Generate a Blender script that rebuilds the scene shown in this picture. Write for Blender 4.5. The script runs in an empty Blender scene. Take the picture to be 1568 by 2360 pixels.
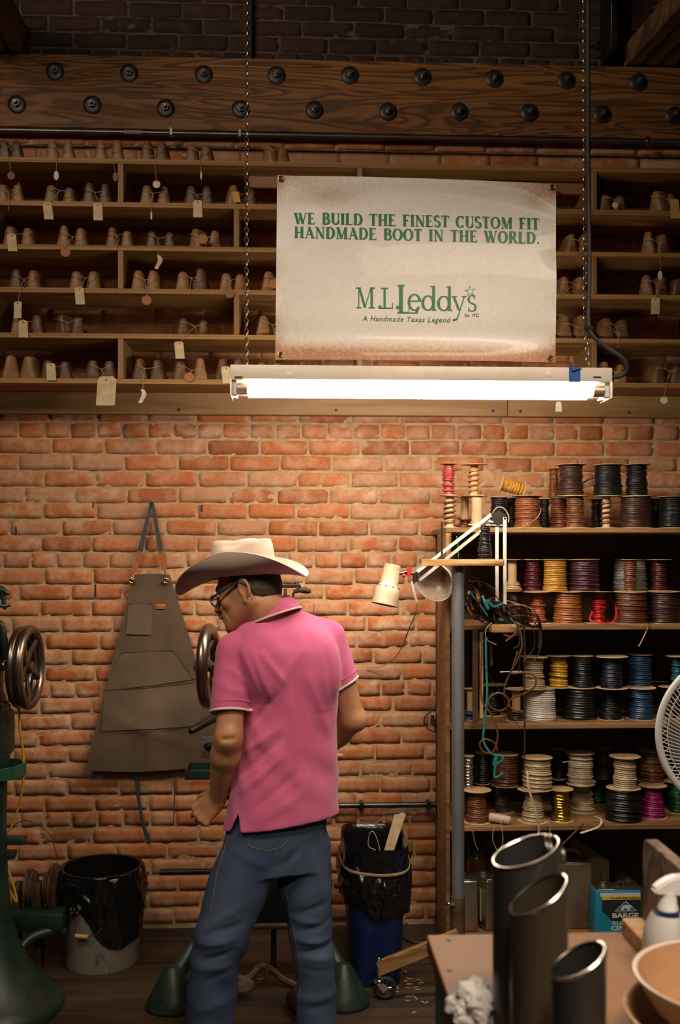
import bpy, bmesh, math, random
import numpy as np
from mathutils import Vector as V, Matrix, noise as mnoise
random.seed(7); RNG = np.random.default_rng(7)
SC = bpy.context.scene
COL = SC.collection
PI = math.pi
# ------------------------------------------------------------------ camera
F, HX, HY, CZ, CY, YAW = 2300.0, 784.0, 1290.0, 1.52, -4.14, math.radians(2.5)
cd = bpy.data.cameras.new('camera'); cam = bpy.data.objects.new('camera', cd); COL.objects.link(cam)
cam.location = (0, CY, CZ); cam.rotation_euler = (PI/2, 0, -YAW)
cd.sensor_fit = 'AUTO'; cd.sensor_width = 36; cd.lens = F/2360*36; cd.shift_y = (HY-1180)/2360
cd.clip_start = .05
cd.dof.use_dof = True; cd.dof.focus_distance = 3.4; cd.dof.aperture_fstop = 4.5
SC.camera = cam
SC.view_settings.view_transform = 'Standard'; SC.view_settings.look = 'None'
SC.view_settings.gamma = 1; SC.view_settings.exposure = 0.0; SC.view_settings.use_curve_mapping = False
# ------------------------------------------------------------------ world and lamps elsewhere in the shop
w = bpy.data.worlds.new('world'); SC.world = w; w.use_nodes = True
w.node_tree.nodes['Background'].inputs[0].default_value = (1.0, .72, .5, 1); w.node_tree.nodes['Background'].inputs[1].default_value = .005
def area(name, loc, aim, sx, sy, power, color, spread=180):
    l = bpy.data.lights.new(name, 'AREA'); l.shape = 'RECTANGLE'; l.size = sx; l.size_y = sy
    l.energy = power; l.color = color; l.spread = math.radians(spread)
    o = bpy.data.objects.new(name, l); COL.objects.link(o); o.location = loc
    o.rotation_euler = (V(aim)-V(loc)).to_track_quat('-Z', 'Y').to_euler()
    return o
area('ceiling_lamp_right', (.9, -2.4, 3.0), (.40, -.85, 1.35), 1.2, .25, 7.5, (1, .80, .60), 75)
area('ceiling_lamp_left', (-1.2, -2.6, 3.1), (-.3, -.7, 1.3), 1.2, .25, 3, (1, .78, .58), 80)
area('ceiling_lamp_front', (.55, -3.75, 2.7), (.35, -2.7, .9), 1.2, .25, 10, (1, .82, .64), 70)
area('ceiling_lamp_rear', (-1.3, -2.9, 3.75), (.1, -.3, 2.75), 1.2, .3, 15.5, (1, .83, .65), 100)
TUBE_STRENGTH = 50.0

# ------------------------------------------------------------------ pixel <-> place
FW = V((math.sin(YAW), math.cos(YAW), 0)); RT = V((math.cos(YAW), -math.sin(YAW), 0)); CAM = V((0, CY, CZ))
def ray(px, py): return FW + RT*((px-HX)/F) + V((0, 0, 1))*((HY-py)/F)
def P(px, py, Y):
    d = ray(px, py); return CAM + d*((Y-CY)/d.y)
def PZ(px, py, Z):
    d = ray(px, py); return CAM + d*((Z-CZ)/d.z)
def S(Y): return F/(Y-CY)          # pixels per metre at a depth
# ------------------------------------------------------------------ object helpers
def tag(o, label=None, cat=None, group=None, kind=None):
    for k, v in (('label', label), ('category', cat), ('group', group), ('kind', kind)):
        if v: o[k] = v
    return o
def thing(name, label, cat, loc, group=None):
    o = bpy.data.objects.new(name, None); COL.objects.link(o); o.location = loc; o.empty_display_size = .05
    return tag(o, label, cat, group)
def mesh_from(name, bm, mats, smooth=True, ang=40):
    bmesh.ops.recalc_face_normals(bm, faces=bm.faces)
    me = bpy.data.meshes.new(name); bm.to_mesh(me); bm.free()
    for m in (mats if isinstance(mats, (list, tuple)) else [mats]): me.materials.append(m)
    if smooth:
        me.polygons.foreach_set('use_smooth', [True]*len(me.polygons))
        me.set_sharp_from_angle(angle=math.radians(ang))
    return me
def world_loc(o):
    v = o.location.copy()
    while o.parent: o = o.parent; v = v + o.location
    return v
def put(name, me, parent=None, origin=None):
    """link a mesh given in world coordinates; the origin goes to its base or its parent's origin"""
    o = bpy.data.objects.new(name, me); COL.objects.link(o)
    if parent is not None:
        org = world_loc(parent); o.parent = parent
        me.transform(Matrix.Translation(-org))
    else:
        if origin is None:
            n = len(me.vertices); a = np.empty(n*3, dtype=np.float32); me.vertices.foreach_get('co', a); a = a.reshape(-1, 3)
            lo, hi = a.min(0), a.max(0); origin = ((lo[0]+hi[0])/2, (lo[1]+hi[1])/2, lo[2])
        org = V([float(q) for q in origin]); me.transform(Matrix.Translation(-org)); o.location = org
    return o
def part(name, bm, mats, parent, smooth=True, ang=40, label=None):
    return tag(put(name, mesh_from(name, bm, mats, smooth, ang), parent), label)
def solo(name, bm, mats, label, cat, group=None, smooth=True, ang=40, kind=None):
    return tag(put(name, mesh_from(name, bm, mats, smooth, ang)), label, cat, group, kind)
def struct(name, bm, mats, smooth=True, ang=40):
    return tag(put(name, mesh_from(name, bm, mats, smooth, ang)), kind='structure')
B = bmesh.new
def obox(bm, c, ex, ey, ez, bev=0, seg=1):
    """box of half vectors ex, ey, ez"""
    c, ex, ey, ez = V(c), V(ex), V(ey), V(ez)
    vs = [bm.verts.new(c+ex*i+ey*j+ez*k) for i in (-1, 1) for j in (-1, 1) for k in (-1, 1)]
    fs = [bm.faces.new([vs[i] for i in q]) for q in ((0,1,3,2),(4,6,7,5),(0,4,5,1),(2,3,7,6),(0,2,6,4),(1,5,7,3))]
    if bev:
        es = list({e for f in fs for e in f.edges})
        bmesh.ops.bevel(bm, geom=es, offset=bev, segments=seg, affect='EDGES', profile=.5)
    return bm
def box(bm, lo, hi, bev=0, seg=1):
    lo, hi = V(lo), V(hi); h = (hi-lo)/2
    return obox(bm, (lo+hi)/2, (h.x, 0, 0), (0, h.y, 0), (0, 0, h.z), bev, seg)
def tube(bm, pts, r, n=8, closed=False, caps=True, flat=None):
    """tube along points; r a number or a list; flat=(a,b) makes a strap of half widths a, b"""
    pts = [V(p) for p in pts]; m = len(pts)
    rs = r if isinstance(r, (list, tuple)) else [r]*m
    rings = []; up = None
    for i, p in enumerate(pts):
        a = pts[(i-1) % m] if (closed or i > 0) else pts[i]
        b = pts[(i+1) % m] if (closed or i < m-1) else pts[i]
        t = (b-a); t = t.normalized() if t.length > 1e-9 else V((0, 0, 1))
        if up is None: up = V((0, 0, 1)) if abs(t.z) < .9 else V((0, 1, 0))
        s = t.cross(up)
        if s.length < 1e-6: s = t.cross(V((1, 0, 0)))
        s.normalize(); u = s.cross(t).normalized(); up = u
        fa, fb = flat if flat else (1, 1)
        rings.append([bm.verts.new(p + s*(math.cos(2*PI*k/n)*rs[i]*fa) + u*(math.sin(2*PI*k/n)*rs[i]*fb)) for k in range(n)])
    for i in range(m if closed else m-1):
        A, C = rings[i], rings[(i+1) % m]
        for k in range(n): bm.faces.new((A[k], A[(k+1) % n], C[(k+1) % n], C[k]))
    if caps and not closed:
        bm.faces.new(rings[0][::-1]); bm.faces.new(rings[-1])
    return bm
def basis(axis):
    z = V(axis).normalized(); x = z.cross(V((0, 1, 0)) if abs(z.y) < .9 else V((1, 0, 0))).normalized()
    return x, z.cross(x).normalized(), z
def lathe(bm, prof, c, axis=(0, 0, 1), n=24, sx=1, sy=1, fn=None, xdir=None):
    """profile of (radius, height) turned about an axis through c"""
    x, y, z = basis(axis)
    if xdir is not None:
        x = V(xdir).normalized(); y = z.cross(x).normalized()
    c = V(c); rings = []
    for r, h in prof:
        if r < 1e-6: rings.append([bm.verts.new(c+z*h)])
        else:
            R = []
            for k in range(n):
                a = 2*PI*k/n; rr = r; hh = h
                if fn: rr, hh = fn(r, h, a)
                R.append(bm.verts.new(c + x*(math.cos(a)*rr*sx) + y*(math.sin(a)*rr*sy) + z*hh))
            rings.append(R)
    for A, C in zip(rings, rings[1:]):
        for k in range(n):
            k2 = (k+1) % n
            if len(A) == 1 and len(C) == 1: continue
            if len(A) == 1: bm.faces.new((A[0], C[k2], C[k]))
            elif len(C) == 1: bm.faces.new((A[k], A[k2], C[0]))
            else: bm.faces.new((A[k], A[k2], C[k2], C[k]))
    return bm
def cyl(bm, a, b, r, n=16, r2=None, bev=0):
    a, b = V(a), V(b); L = (b-a).length; r2 = r if r2 is None else r2
    pr = [(0, 0), (r, 0), (r2, L), (0, L)] if not bev else [(0, 0), (r-bev, 0), (r, bev), (r2, L-bev), (r2-bev, L), (0, L)]
    return lathe(bm, pr, a, b-a, n)
def torus(bm, c, axis, R, r, n=40, m=10, sx=1, sy=1):
    x, y, z = basis(axis); c = V(c)
    rings = []
    for i in range(n):
        a = 2*PI*i/n; d = x*math.cos(a)*sx + y*math.sin(a)*sy
        rings.append([bm.verts.new(c + d*R + (d*math.cos(2*PI*k/m) + z*math.sin(2*PI*k/m))*r) for k in range(m)])
    for i in range(n):
        A, C = rings[i], rings[(i+1) % n]
        for k in range(m): bm.faces.new((A[k], C[k], C[(k+1) % m], A[(k+1) % m]))
    return bm
def ball(bm, c, r, seg=12):
    ret = bmesh.ops.create_uvsphere(bm, u_segments=seg, v_segments=max(6, seg*2//3), radius=1)
    r = r if isinstance(r, (tuple, list, V)) else (r, r, r)
    for v in ret['verts']: v.co = V((v.co.x*r[0], v.co.y*r[1], v.co.z*r[2])) + V(c)
    return bm
def prism(bm, poly, ext):
    """poly: list of points; ext: extrusion vector"""
    ext = V(ext); a = [bm.verts.new(V(p)) for p in poly]; b = [bm.verts.new(V(p)+ext) for p in poly]; n = len(a)
    bm.faces.new(a); bm.faces.new(b[::-1])
    for i in range(n): bm.faces.new((a[i], b[i], b[(i+1) % n], a[(i+1) % n]))
    return bm
def grid(bm, fn, nu, nv, closed_u=False):
    vs = [[bm.verts.new(V(fn(i/nu, j/nv))) for j in range(nv+1)] for i in range(nu if closed_u else nu+1)]
    for i in range(nu):
        for j in range(nv):
            a, b = vs[i], vs[(i+1) % len(vs)]
            bm.faces.new((a[j], b[j], b[j+1], a[j+1]))
    return bm
def solidify(bm, t):
    bmesh.ops.recalc_face_normals(bm, faces=bm.faces)
    bmesh.ops.solidify(bm, geom=bm.faces[:], thickness=t); return bm
def smooth_path(pts, k=6):
    """Catmull-Rom through points"""
    pts = [V(p) for p in pts]; out = []
    for i in range(len(pts)-1):
        p0 = pts[max(i-1, 0)]; p1 = pts[i]; p2 = pts[i+1]; p3 = pts[min(i+2, len(pts)-1)]
        for s in range(k):
            t = s/k
            out.append(.5*((2*p1)+(p2-p0)*t+(2*p0-5*p1+4*p2-p3)*t*t+(3*p1-p0-3*p2+p3)*t**3))
    out.append(pts[-1]); return out
ORD = ['first','second','third','fourth','fifth','sixth','seventh','eighth','ninth','tenth','eleventh','twelfth','thirteenth','fourteenth','fifteenth','sixteenth','seventeenth','eighteenth','nineteenth','twentieth']
# ------------------------------------------------------------------ materials
def lk(nt, a, b): nt.links.new(a, b)
def mat(name, c1, c2=None, sc=8, rough=.6, metal=0.0, bump=0.0, bsc=80, stretch=(1, 1, 1), lo=.35, hi=.65, detail=5, dist=0.0, rvar=0.0, spec=.5, sheen=0, alpha=1, trans=0, sss=0, coat=0):
    m = bpy.data.materials.new(name); m.use_nodes = True; nt = m.node_tree; bs = nt.nodes['Principled BSDF']
    bs.inputs['Roughness'].default_value = rough; bs.inputs['Metallic'].default_value = metal
    bs.inputs['Specular IOR Level'].default_value = spec; bs.inputs['Base Color'].default_value = (*c1, 1)
    bs.inputs['Sheen Weight'].default_value = sheen; bs.inputs['Coat Weight'].default_value = coat
    bs.inputs['Transmission Weight'].default_value = trans
    if sss: bs.inputs['Subsurface Weight'].default_value = sss; bs.inputs['Subsurface Radius'].default_value = (.012, .004, .002); bs.inputs['Subsurface Scale'].default_value = .5
    tc = nt.nodes.new('ShaderNodeTexCoord'); mp = nt.nodes.new('ShaderNodeMapping'); mp.inputs['Scale'].default_value = stretch
    lk(nt, tc.outputs['Object'], mp.inputs['Vector'])
    if c2 is not None:
        nz = nt.nodes.new('ShaderNodeTexNoise'); nz.inputs['Scale'].default_value = sc; nz.inputs['Detail'].default_value = detail; nz.inputs['Distortion'].default_value = dist
        lk(nt, mp.outputs[0], nz.inputs['Vector'])
        cr = nt.nodes.new('ShaderNodeValToRGB'); cr.color_ramp.elements[0].position = lo; cr.color_ramp.elements[1].position = hi
        cr.color_ramp.elements[0].color = (*c1, 1); cr.color_ramp.elements[1].color = (*c2, 1)
        lk(nt, nz.outputs['Fac'], cr.inputs[0]); lk(nt, cr.outputs[0], bs.inputs['Base Color'])
        if rvar:
            ma = nt.nodes.new('ShaderNodeMath'); ma.operation = 'MULTIPLY_ADD'; ma.inputs[1].default_value = rvar; ma.inputs[2].default_value = rough-rvar/2
            lk(nt, nz.outputs['Fac'], ma.inputs[0]); lk(nt, ma.outputs[0], bs.inputs['Roughness'])
    if bump:
        nb = nt.nodes.new('ShaderNodeTexNoise'); nb.inputs['Scale'].default_value = bsc; nb.inputs['Detail'].default_value = 4
        lk(nt, mp.outputs[0], nb.inputs['Vector'])
        bp = nt.nodes.new('ShaderNodeBump'); bp.inputs['Strength'].default_value = bump; bp.inputs['Distance'].default_value = .004
        lk(nt, nb.outputs['Fac'], bp.inputs['Height']); lk(nt, bp.outputs[0], bs.inputs['Normal'])
    return m
def wood(name, c1, c2, c3, stretch, rough=.6, band=3.0, bump=.25, knots=True):
    """grain runs along the axis with the small stretch"""
    m = mat(name, c1, c2, sc=3.0, rough=rough, stretch=stretch, dist=.7, lo=.3, hi=.7)
    nt = m.node_tree; bs = nt.nodes['Principled BSDF']; cr = [n for n in nt.nodes if n.type == 'VALTORGB'][0]; mp = [n for n in nt.nodes if n.type == 'MAPPING'][0]
    nz = nt.nodes.new('ShaderNodeTexNoise'); nz.inputs['Scale'].default_value = 1.1; nz.inputs['Detail'].default_value = 2; nz.inputs['Distortion'].default_value = 1.2
    lk(nt, mp.outputs[0], nz.inputs['Vector'])
    ma = nt.nodes.new('ShaderNodeMath'); ma.operation = 'MULTIPLY'; ma.inputs[1].default_value = 2*PI*band; lk(nt, nz.outputs['Fac'], ma.inputs[0])
    sn = nt.nodes.new('ShaderNodeMath'); sn.operation = 'SINE'; lk(nt, ma.outputs[0], sn.inputs[0])
    r2 = nt.nodes.new('ShaderNodeMapRange'); r2.inputs[1].default_value = .2; r2.inputs[2].default_value = 1.0; r2.inputs[3].default_value = 0; r2.inputs[4].default_value = .75; lk(nt, sn.outputs[0], r2.inputs[0])
    mx = nt.nodes.new('ShaderNodeMix'); mx.data_type = 'RGBA'; lk(nt, r2.outputs[0], mx.inputs['Factor']); lk(nt, cr.outputs[0], mx.inputs['A']); mx.inputs['B'].default_value = (*c3, 1)
    lk(nt, mx.outputs['Result'], bs.inputs['Base Color'])
    bp = nt.nodes.new('ShaderNodeBump'); bp.inputs['Strength'].default_value = bump; bp.inputs['Distance'].default_value = .003
    lk(nt, sn.outputs[0], bp.inputs['Height']); lk(nt, bp.outputs[0], bs.inputs['Normal'])
    return m
def emis(name, c, s):
    m = bpy.data.materials.new(name); m.use_nodes = True; bs = m.node_tree.nodes['Principled BSDF']
    bs.inputs['Base Color'].default_value = (*c, 1); bs.inputs['Emission Color'].default_value = (*c, 1); bs.inputs['Emission Strength'].default_value = s
    return m
K = {}
K['steel'] = mat('steel', (.32, .31, .29), (.16, .15, .14), sc=20, rough=.32, metal=1, rvar=.2)
K['dark_steel'] = mat('dark_steel', (.05, .05, .052), (.12, .11, .10), sc=14, rough=.38, metal=.9, bump=.1, bsc=40)
K['black_iron'] = mat('black_iron', (.012, .012, .012), (.03, .025, .02), sc=20, rough=.5, metal=.4, bump=.15)
K['bolt_iron'] = mat('bolt_iron', (.03, .032, .034), (.07, .06, .05), sc=40, rough=.45, metal=.7, bump=.2)
K['nut_iron'] = mat('nut_iron', (.30, .28, .25), (.16, .13, .10), sc=60, rough=.3, metal=.9)
K['brass'] = mat('brass', (.55, .38, .13), rough=.28, metal=1)
K['chrome'] = mat('chrome', (.7, .68, .64), rough=.15, metal=1)
K['conduit'] = mat('conduit', (.13, .135, .14), (.2, .2, .2), sc=10, rough=.4, metal=.8)
K['machine_green'] = mat('machine_green', (.006, .020, .013), (.016, .034, .022), sc=14, rough=.42, bump=.15, bsc=50)
K['tray_green'] = mat('tray_green', (.01, .075, .035), (.02, .10, .05), sc=14, rough=.4)
K['rusty'] = mat('rusty', (.06, .035, .02), (.13, .08, .045), sc=16, rough=.65, metal=.4, bump=.3)
K['wheel_steel'] = mat('wheel_steel', (.22, .17, .13), (.33, .27, .21), sc=5, rough=.3, metal=.95, rvar=.15)
K['ply'] = wood('plywood', (.25, .115, .026), (.35, .18, .048), (.18, .08, .018), (.8, 9, 14), rough=.65)
K['ply_edge'] = mat('plywood_edge', (.22, .10, .022), (.38, .20, .058), sc=1.0, rough=.65, stretch=(.4, 1, 300), lo=.4, hi=.6)
K['ply_edge_v'] = mat('plywood_edge_upright', (.18, .09, .027), (.33, .18, .065), sc=1.0, rough=.65, stretch=(300, 1, .4), lo=.4, hi=.6)
K['plank'] = wood('pine_plank', (.30, .16, .06), (.40, .23, .095), (.24, .12, .045), (.7, 8, 10), rough=.55, band=2)
K['beam'] = wood('timber_beam', (.19, .072, .015), (.30, .125, .030), (.035, .014, .005), (.8, 6, 8.5), rough=.6, band=11, bump=.5)
K['old_timber'] = wood('rafter_timber', (.12, .06, .025), (.2, .1, .04), (.04, .02, .01), (3, 3, 3), rough=.8, band=4)
K['shelf_wood'] = wood('shelf_wood', (.20, .10, .035), (.30, .16, .06), (.13, .065, .022), (.9, 7, 10), rough=.6)
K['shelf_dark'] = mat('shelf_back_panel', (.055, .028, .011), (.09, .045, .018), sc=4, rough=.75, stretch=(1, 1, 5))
K['table_wood'] = wood('bench_wood', (.175, .072, .019), (.245, .112, .034), (.12, .048, .013), (2.2, 1.0, 8), rough=.55, band=1.6, bump=.1)
K['pine'] = wood('pine', (.42, .23, .085), (.55, .32, .13), (.34, .17, .06), (1.2, 8, 10), rough=.5)
K['weathered'] = wood('weathered_wood', (.17, .12, .085), (.26, .19, .14), (.09, .055, .03), (14, 6, 5), rough=.8, band=4, bump=.4)
K['card'] = mat('cardboard', (.42, .28, .14), (.50, .35, .19), sc=20, rough=.8)
K['paper_tag'] = mat('paper_tag', (.60, .46, .28), (.44, .31, .16), sc=30, rough=.8, lo=.4, hi=.7)
K['white_tag'] = mat('white_tag', (.66, .58, .46), (.45, .37, .27), sc=40, rough=.7, lo=.45, hi=.75)
K['yellow_tag'] = mat('yellow_tag', (.55, .33, .09), (.45, .25, .06), sc=20, rough=.8)
K['orange_tag'] = mat('orange_leather_tag', (.36, .14, .045), (.27, .10, .03), sc=30, rough=.65)
K['brown_tag'] = mat('brown_leather_tag', (.24, .11, .045), (.17, .075, .03), sc=30, rough=.7)
K['twine'] = mat('twine', (.42, .29, .16), (.3, .2, .1), sc=200, rough=.9)
K['red_twine'] = mat('red_twine', (.4, .06, .03), rough=.9)
K['black_plastic'] = mat('black_bag_plastic', (.006, .006, .007), rough=.2, bump=.8, bsc=16, spec=.5)
K['blue_plastic'] = mat('blue_bin_plastic', (.008, .022, .12), rough=.42)
K['grey_plastic'] = mat('grey_bucket_plastic', (.23, .20, .17), (.05, .04, .035), sc=22, rough=.55, lo=.62, hi=.72, stretch=(1, 1, .5))
K['rubber'] = mat('black_rubber', (.012, .012, .012), rough=.6)
K['white_enamel'] = mat('white_enamel', (.72, .66, .58), (.64, .56, .46), sc=9, rough=.42)
K['cream_enamel'] = mat('cream_enamel', (.66, .53, .36), (.56, .40, .24), sc=18, rough=.4)
K['cream_bowl'] = mat('cream_bowl', (.62, .52, .42), (.55, .44, .34), sc=5, rough=.35)
K['tan_bowl'] = mat('tan_bowl_inside', (.42, .23, .115), (.35, .18, .085), sc=14, rough=.5)
K['white_plastic'] = mat('white_plastic', (.66, .64, .62), rough=.35)
K['navy_plastic'] = mat('navy_plastic', (.008, .025, .10), rough=.35)
K['blue_tape'] = mat('blue_painters_tape', (.012, .075, .33), rough=.65)
K['yellow_cord'] = mat('yellow_cord', (.5, .30, .02), rough=.45)
K['black_cord'] = mat('black_cord', (.02, .02, .02), rough=.5)
K['lamp_cord'] = mat('lamp_cord', (.35, .27, .15), rough=.5)
K['cloth_white'] = mat('white_rag', (.62, .58, .55), (.5, .46, .44), sc=14, rough=.9, bump=.3, bsc=300)
K['kraft'] = mat('kraft_paper', (.46, .36, .22), (.40, .30, .17), sc=10, rough=.75)
K['tin'] = mat('tin_can', (.42, .38, .30), (.28, .23, .17), sc=8, rough=.3, metal=.9, rvar=.15)
K['old_tin'] = mat('rust_stained_can', (.22, .18, .13), (.13, .075, .04), sc=9, rough=.55, metal=.4)
K['floor'] = wood('floor_boards', (.036, .020, .010), (.058, .034, .017), (.018, .010, .006), (.7, 8, 3), rough=.6, band=2)
# skin, cloth
K['skin'] = mat('skin', (.53, .27, .135), (.45, .21, .10), sc=22, rough=.5, bump=.12, bsc=220, sss=.12)
K['shirt'] = mat('pink_pique', (.57, .095, .235), (.66, .135, .29), sc=7, rough=.85, bump=.25, bsc=420, sheen=.25)
K['trim_white'] = mat('white_knit', (.68, .60, .54), rough=.85, bump=.2, bsc=300)
K['denim'] = mat('denim', (.022, .043, .10), (.062, .092, .155), sc=4.5, rough=.85, bump=.35, bsc=500, lo=.3, hi=.72)
K['stitch'] = mat('denim_stitch', (.12, .10, .08), rough=.9)
K['felt'] = mat('hat_felt', (.66, .52, .43), (.60, .47, .38), sc=9, rough=.9, sheen=.2, bump=.05, bsc=300)
K['hair'] = mat('cropped_hair', (.035, .022, .016), (.10, .075, .06), sc=160, rough=.75, bump=.6, bsc=400)
K['moustache'] = mat('dark_moustache', (.03, .022, .02), (.09, .075, .07), sc=120, rough=.75, bump=.6, bsc=300)
K['boot'] = mat('boot_leather', (.05, .022, .012), rough=.4)
K['glass_frame'] = mat('navy_spectacle_frame', (.015, .03, .06), rough=.3)
K['canvas'] = mat('apron_canvas', (.125, .082, .047), (.088, .056, .032), sc=6, rough=.9, bump=.3, bsc=320)
K['canvas_dark'] = mat('apron_strap_webbing', (.06, .055, .055), rough=.9)
K['apron_tie'] = mat('apron_tie', (.035, .04, .06), rough=.9)
K['tan_leather'] = mat('tan_leather', (.36, .12, .035), (.30, .09, .025), sc=20, rough=.5)
K['ink_green'] = mat('green_print', (.012, .17, .075), rough=.4)
K['ink_black'] = mat('black_print', (.02, .02, .02), rough=.5)
K['white_print'] = mat('white_print', (.68, .66, .62), rough=.5)
K['sky_print'] = mat('blue_print', (.01, .22, .36), rough=.35)
K['yellow_print'] = mat('yellow_print', (.72, .55, .04), rough=.4)
# ================================================================== the setting
def brick_mat(name, cols, pale, pale_amt):
    m = bpy.data.materials.new(name); m.use_nodes = True; nt = m.node_tree; bs = nt.nodes['Principled BSDF']
    bs.inputs['Roughness'].default_value = .88; bs.inputs['Specular IOR Level'].default_value = .25
    at = nt.nodes.new('ShaderNodeAttribute'); at.attribute_name = 'brick'
    sx = nt.nodes.new('ShaderNodeSeparateColor'); lk(nt, at.outputs['Color'], sx.inputs[0])
    cr = nt.nodes.new('ShaderNodeValToRGB'); el = cr.color_ramp.elements
    el[0].color = (*cols[0], 1); el[1].color = (*cols[-1], 1)
    for i, c in enumerate(cols[1:-1]): e = el.new((i+1)/(len(cols)-1)); e.color = (*c, 1)
    lk(nt, sx.outputs[0], cr.inputs[0])
    tc = nt.nodes.new('ShaderNodeTexCoord')
    def noise(sc, detail=6, dist=.4, lo=.4, hi=.65):
        n = nt.nodes.new('ShaderNodeTexNoise'); n.inputs['Scale'].default_value = sc; n.inputs['Detail'].default_value = detail; n.inputs['Distortion'].default_value = dist
        lk(nt, tc.outputs['Object'], n.inputs['Vector'])
        r = nt.nodes.new('ShaderNodeMapRange'); r.inputs[1].default_value = lo; r.inputs[2].default_value = hi; lk(nt, n.outputs['Fac'], r.inputs[0]); return n, r
    def mul(a, b, k=1.0):
        q = nt.nodes.new('ShaderNodeMath'); q.operation = 'MULTIPLY'; lk(nt, a, q.inputs[0])
        if b is None: q.inputs[1].default_value = k
        else: lk(nt, b, q.inputs[1])
        return q.outputs[0]
    def mix(f, a, c):
        x = nt.nodes.new('ShaderNodeMix'); x.data_type = 'RGBA'; lk(nt, f, x.inputs['Factor']); lk(nt, a, x.inputs['A']); x.inputs['B'].default_value = (*c, 1); return x.outputs['Result']
    n1, r1 = noise(14, lo=.42, hi=.72); n2, r2 = noise(1.6, 3, lo=.38, hi=.58); n3, r3 = noise(55, 5, lo=.5, hi=.75)
    f = mul(mul(r1.outputs[0], r2.outputs[0]), None, pale_amt)
    c = mix(f, cr.outputs[0], pale)
    f2 = mul(r1.outputs[0], sx.outputs[1]); c = mix(mul(f2, None, pale_amt*.8), c, pale)
    c = mix(mul(r3.outputs[0], None, .35), c, tuple(q*.45 for q in cols[0]))
    lk(nt, c, bs.inputs['Base Color'])
    bp = nt.nodes.new('ShaderNodeBump'); bp.inputs['Strength'].default_value = .55; bp.inputs['Distance'].default_value = .004
    lk(nt, n3.outputs['Fac'], bp.inputs['Height']); lk(nt, bp.outputs[0], bs.inputs['Normal'])
    return m
BRK = brick_mat('old_orange_brick', [(.33, .115, .045), (.47, .15, .05), (.52, .18, .065), (.44, .19, .09), (.50, .25, .13)], (.62, .40, .25), .9)
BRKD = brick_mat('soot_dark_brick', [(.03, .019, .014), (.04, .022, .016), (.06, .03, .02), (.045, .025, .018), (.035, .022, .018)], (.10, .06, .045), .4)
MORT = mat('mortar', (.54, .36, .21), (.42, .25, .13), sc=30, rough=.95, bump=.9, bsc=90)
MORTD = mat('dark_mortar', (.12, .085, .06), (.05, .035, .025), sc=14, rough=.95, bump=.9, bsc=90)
def brick_wall(name, x0, x1, z0, z1, ztop_anchor, mats, hdr, seed):
    rng = np.random.default_rng(seed); PH, PL, MH, ML = .0667, .2115, .0085, .0095
    verts, faces, mi, cols = [], [], [], []
    k0 = math.floor((z0-ztop_anchor)/PH); k1 = math.ceil((z1-ztop_anchor)/PH)
    for k in range(k0, k1):
        zb = ztop_anchor+k*PH; zt = zb+PH-MH
        if zt > z1+.03 or zt < z0+.02: continue
        zb = max(zb, z0)
        header = (k % 8) == hdr; L = PL/2 if header else PL
        x = x0 - rng.uniform(0, .02) - (PL/2 if k % 2 else 0) + rng.uniform(-.02, .02)
        row_dz = rng.uniform(-.002, .002)
        while x < x1:
            l = L*rng.uniform(.94, 1.05)
            a, b = x+ML*rng.uniform(.35, .7), x+l-ML*rng.uniform(.3, .7); x += l
            nx = 4 if header else 8; nz = 3; base = len(verts); yo = rng.normal(0, .0013)
            ca = (rng.random(), rng.random()**2, rng.random())
            tl, tr = rng.normal(0, .0016, 2)
            for j in range(nz+3):
                for i in range(nx+3):
                    iu = min(max(i-1, 0), nx)/nx; jv = min(max(j-1, 0), nz)/nz
                    edge = i in (0, nx+2) or j in (0, nz+2); near = i in (1, nx+1) or j in (1, nz+1)
                    corner = (i in (1, nx+1)) and (j in (1, nz+1))
                    X = a+(b-a)*iu; Z = zb+(zt-zb)*jv+row_dz+(tl*(1-iu)+tr*iu)
                    if edge: Y = .012
                    else: Y = yo+(.0020 if near else 0)+rng.normal(0, .0009)
                    if corner: X += (.0025 if i == 1 else -.0025); Z += (.002 if j == 1 else -.002)
                    verts.append((X+rng.normal(0, .0008), Y, Z+rng.normal(0, .0008)))
            w_ = nx+3
            for j in range(nz+2):
                for i in range(nx+2):
                    q = base+j*w_+i; faces.append((q, q+1, q+w_+1, q+w_)); mi.append(0); cols.append(ca)
    base = len(verts)
    nxm, nzm = int((x1-x0)/.03), int((z1-z0)/.016)
    for j in range(nzm+1):
        for i in range(nxm+1):
            verts.append((x0+(x1-x0)*i/nxm, .0043+rng.normal(0, .0010), z0+(z1-z0)*j/nzm))
    for j in range(nzm):
        for i in range(nxm):
            q = base+j*(nxm+1)+i; faces.append((q, q+1, q+nxm+2, q+nxm+1)); mi.append(1); cols.append((.5, .5, .5))
    # the body of the wall behind its face
    base = len(verts)
    for p in ((x0, .014, z0), (x1, .014, z0), (x1, .014, z1), (x0, .014, z1), (x0, .2, z0), (x1, .2, z0), (x1, .2, z1), (x0, .2, z1)): verts.append(p)
    for q in ((0, 1, 2, 3), (5, 4, 7, 6), (4, 5, 1, 0), (3, 2, 6, 7), (4, 0, 3, 7), (1, 5, 6, 2)):
        faces.append(tuple(base+i for i in q)); mi.append(1); cols.append((.5, .5, .5))
    me = bpy.data.meshes.new(name); me.from_pydata(verts, [], faces)
    for m in mats: me.materials.append(m)
    me.polygons.foreach_set('material_index', mi); me.polygons.foreach_set('use_smooth', [True]*len(faces))
    at = me.attributes.new('brick', 'FLOAT_COLOR', 'FACE'); at.data.foreach_set('color', np.array([(*c, 1) for c in cols], dtype=np.float32).ravel())
    return tag(put(name, me, origin=(0, 0, 0)), kind='structure')
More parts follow.
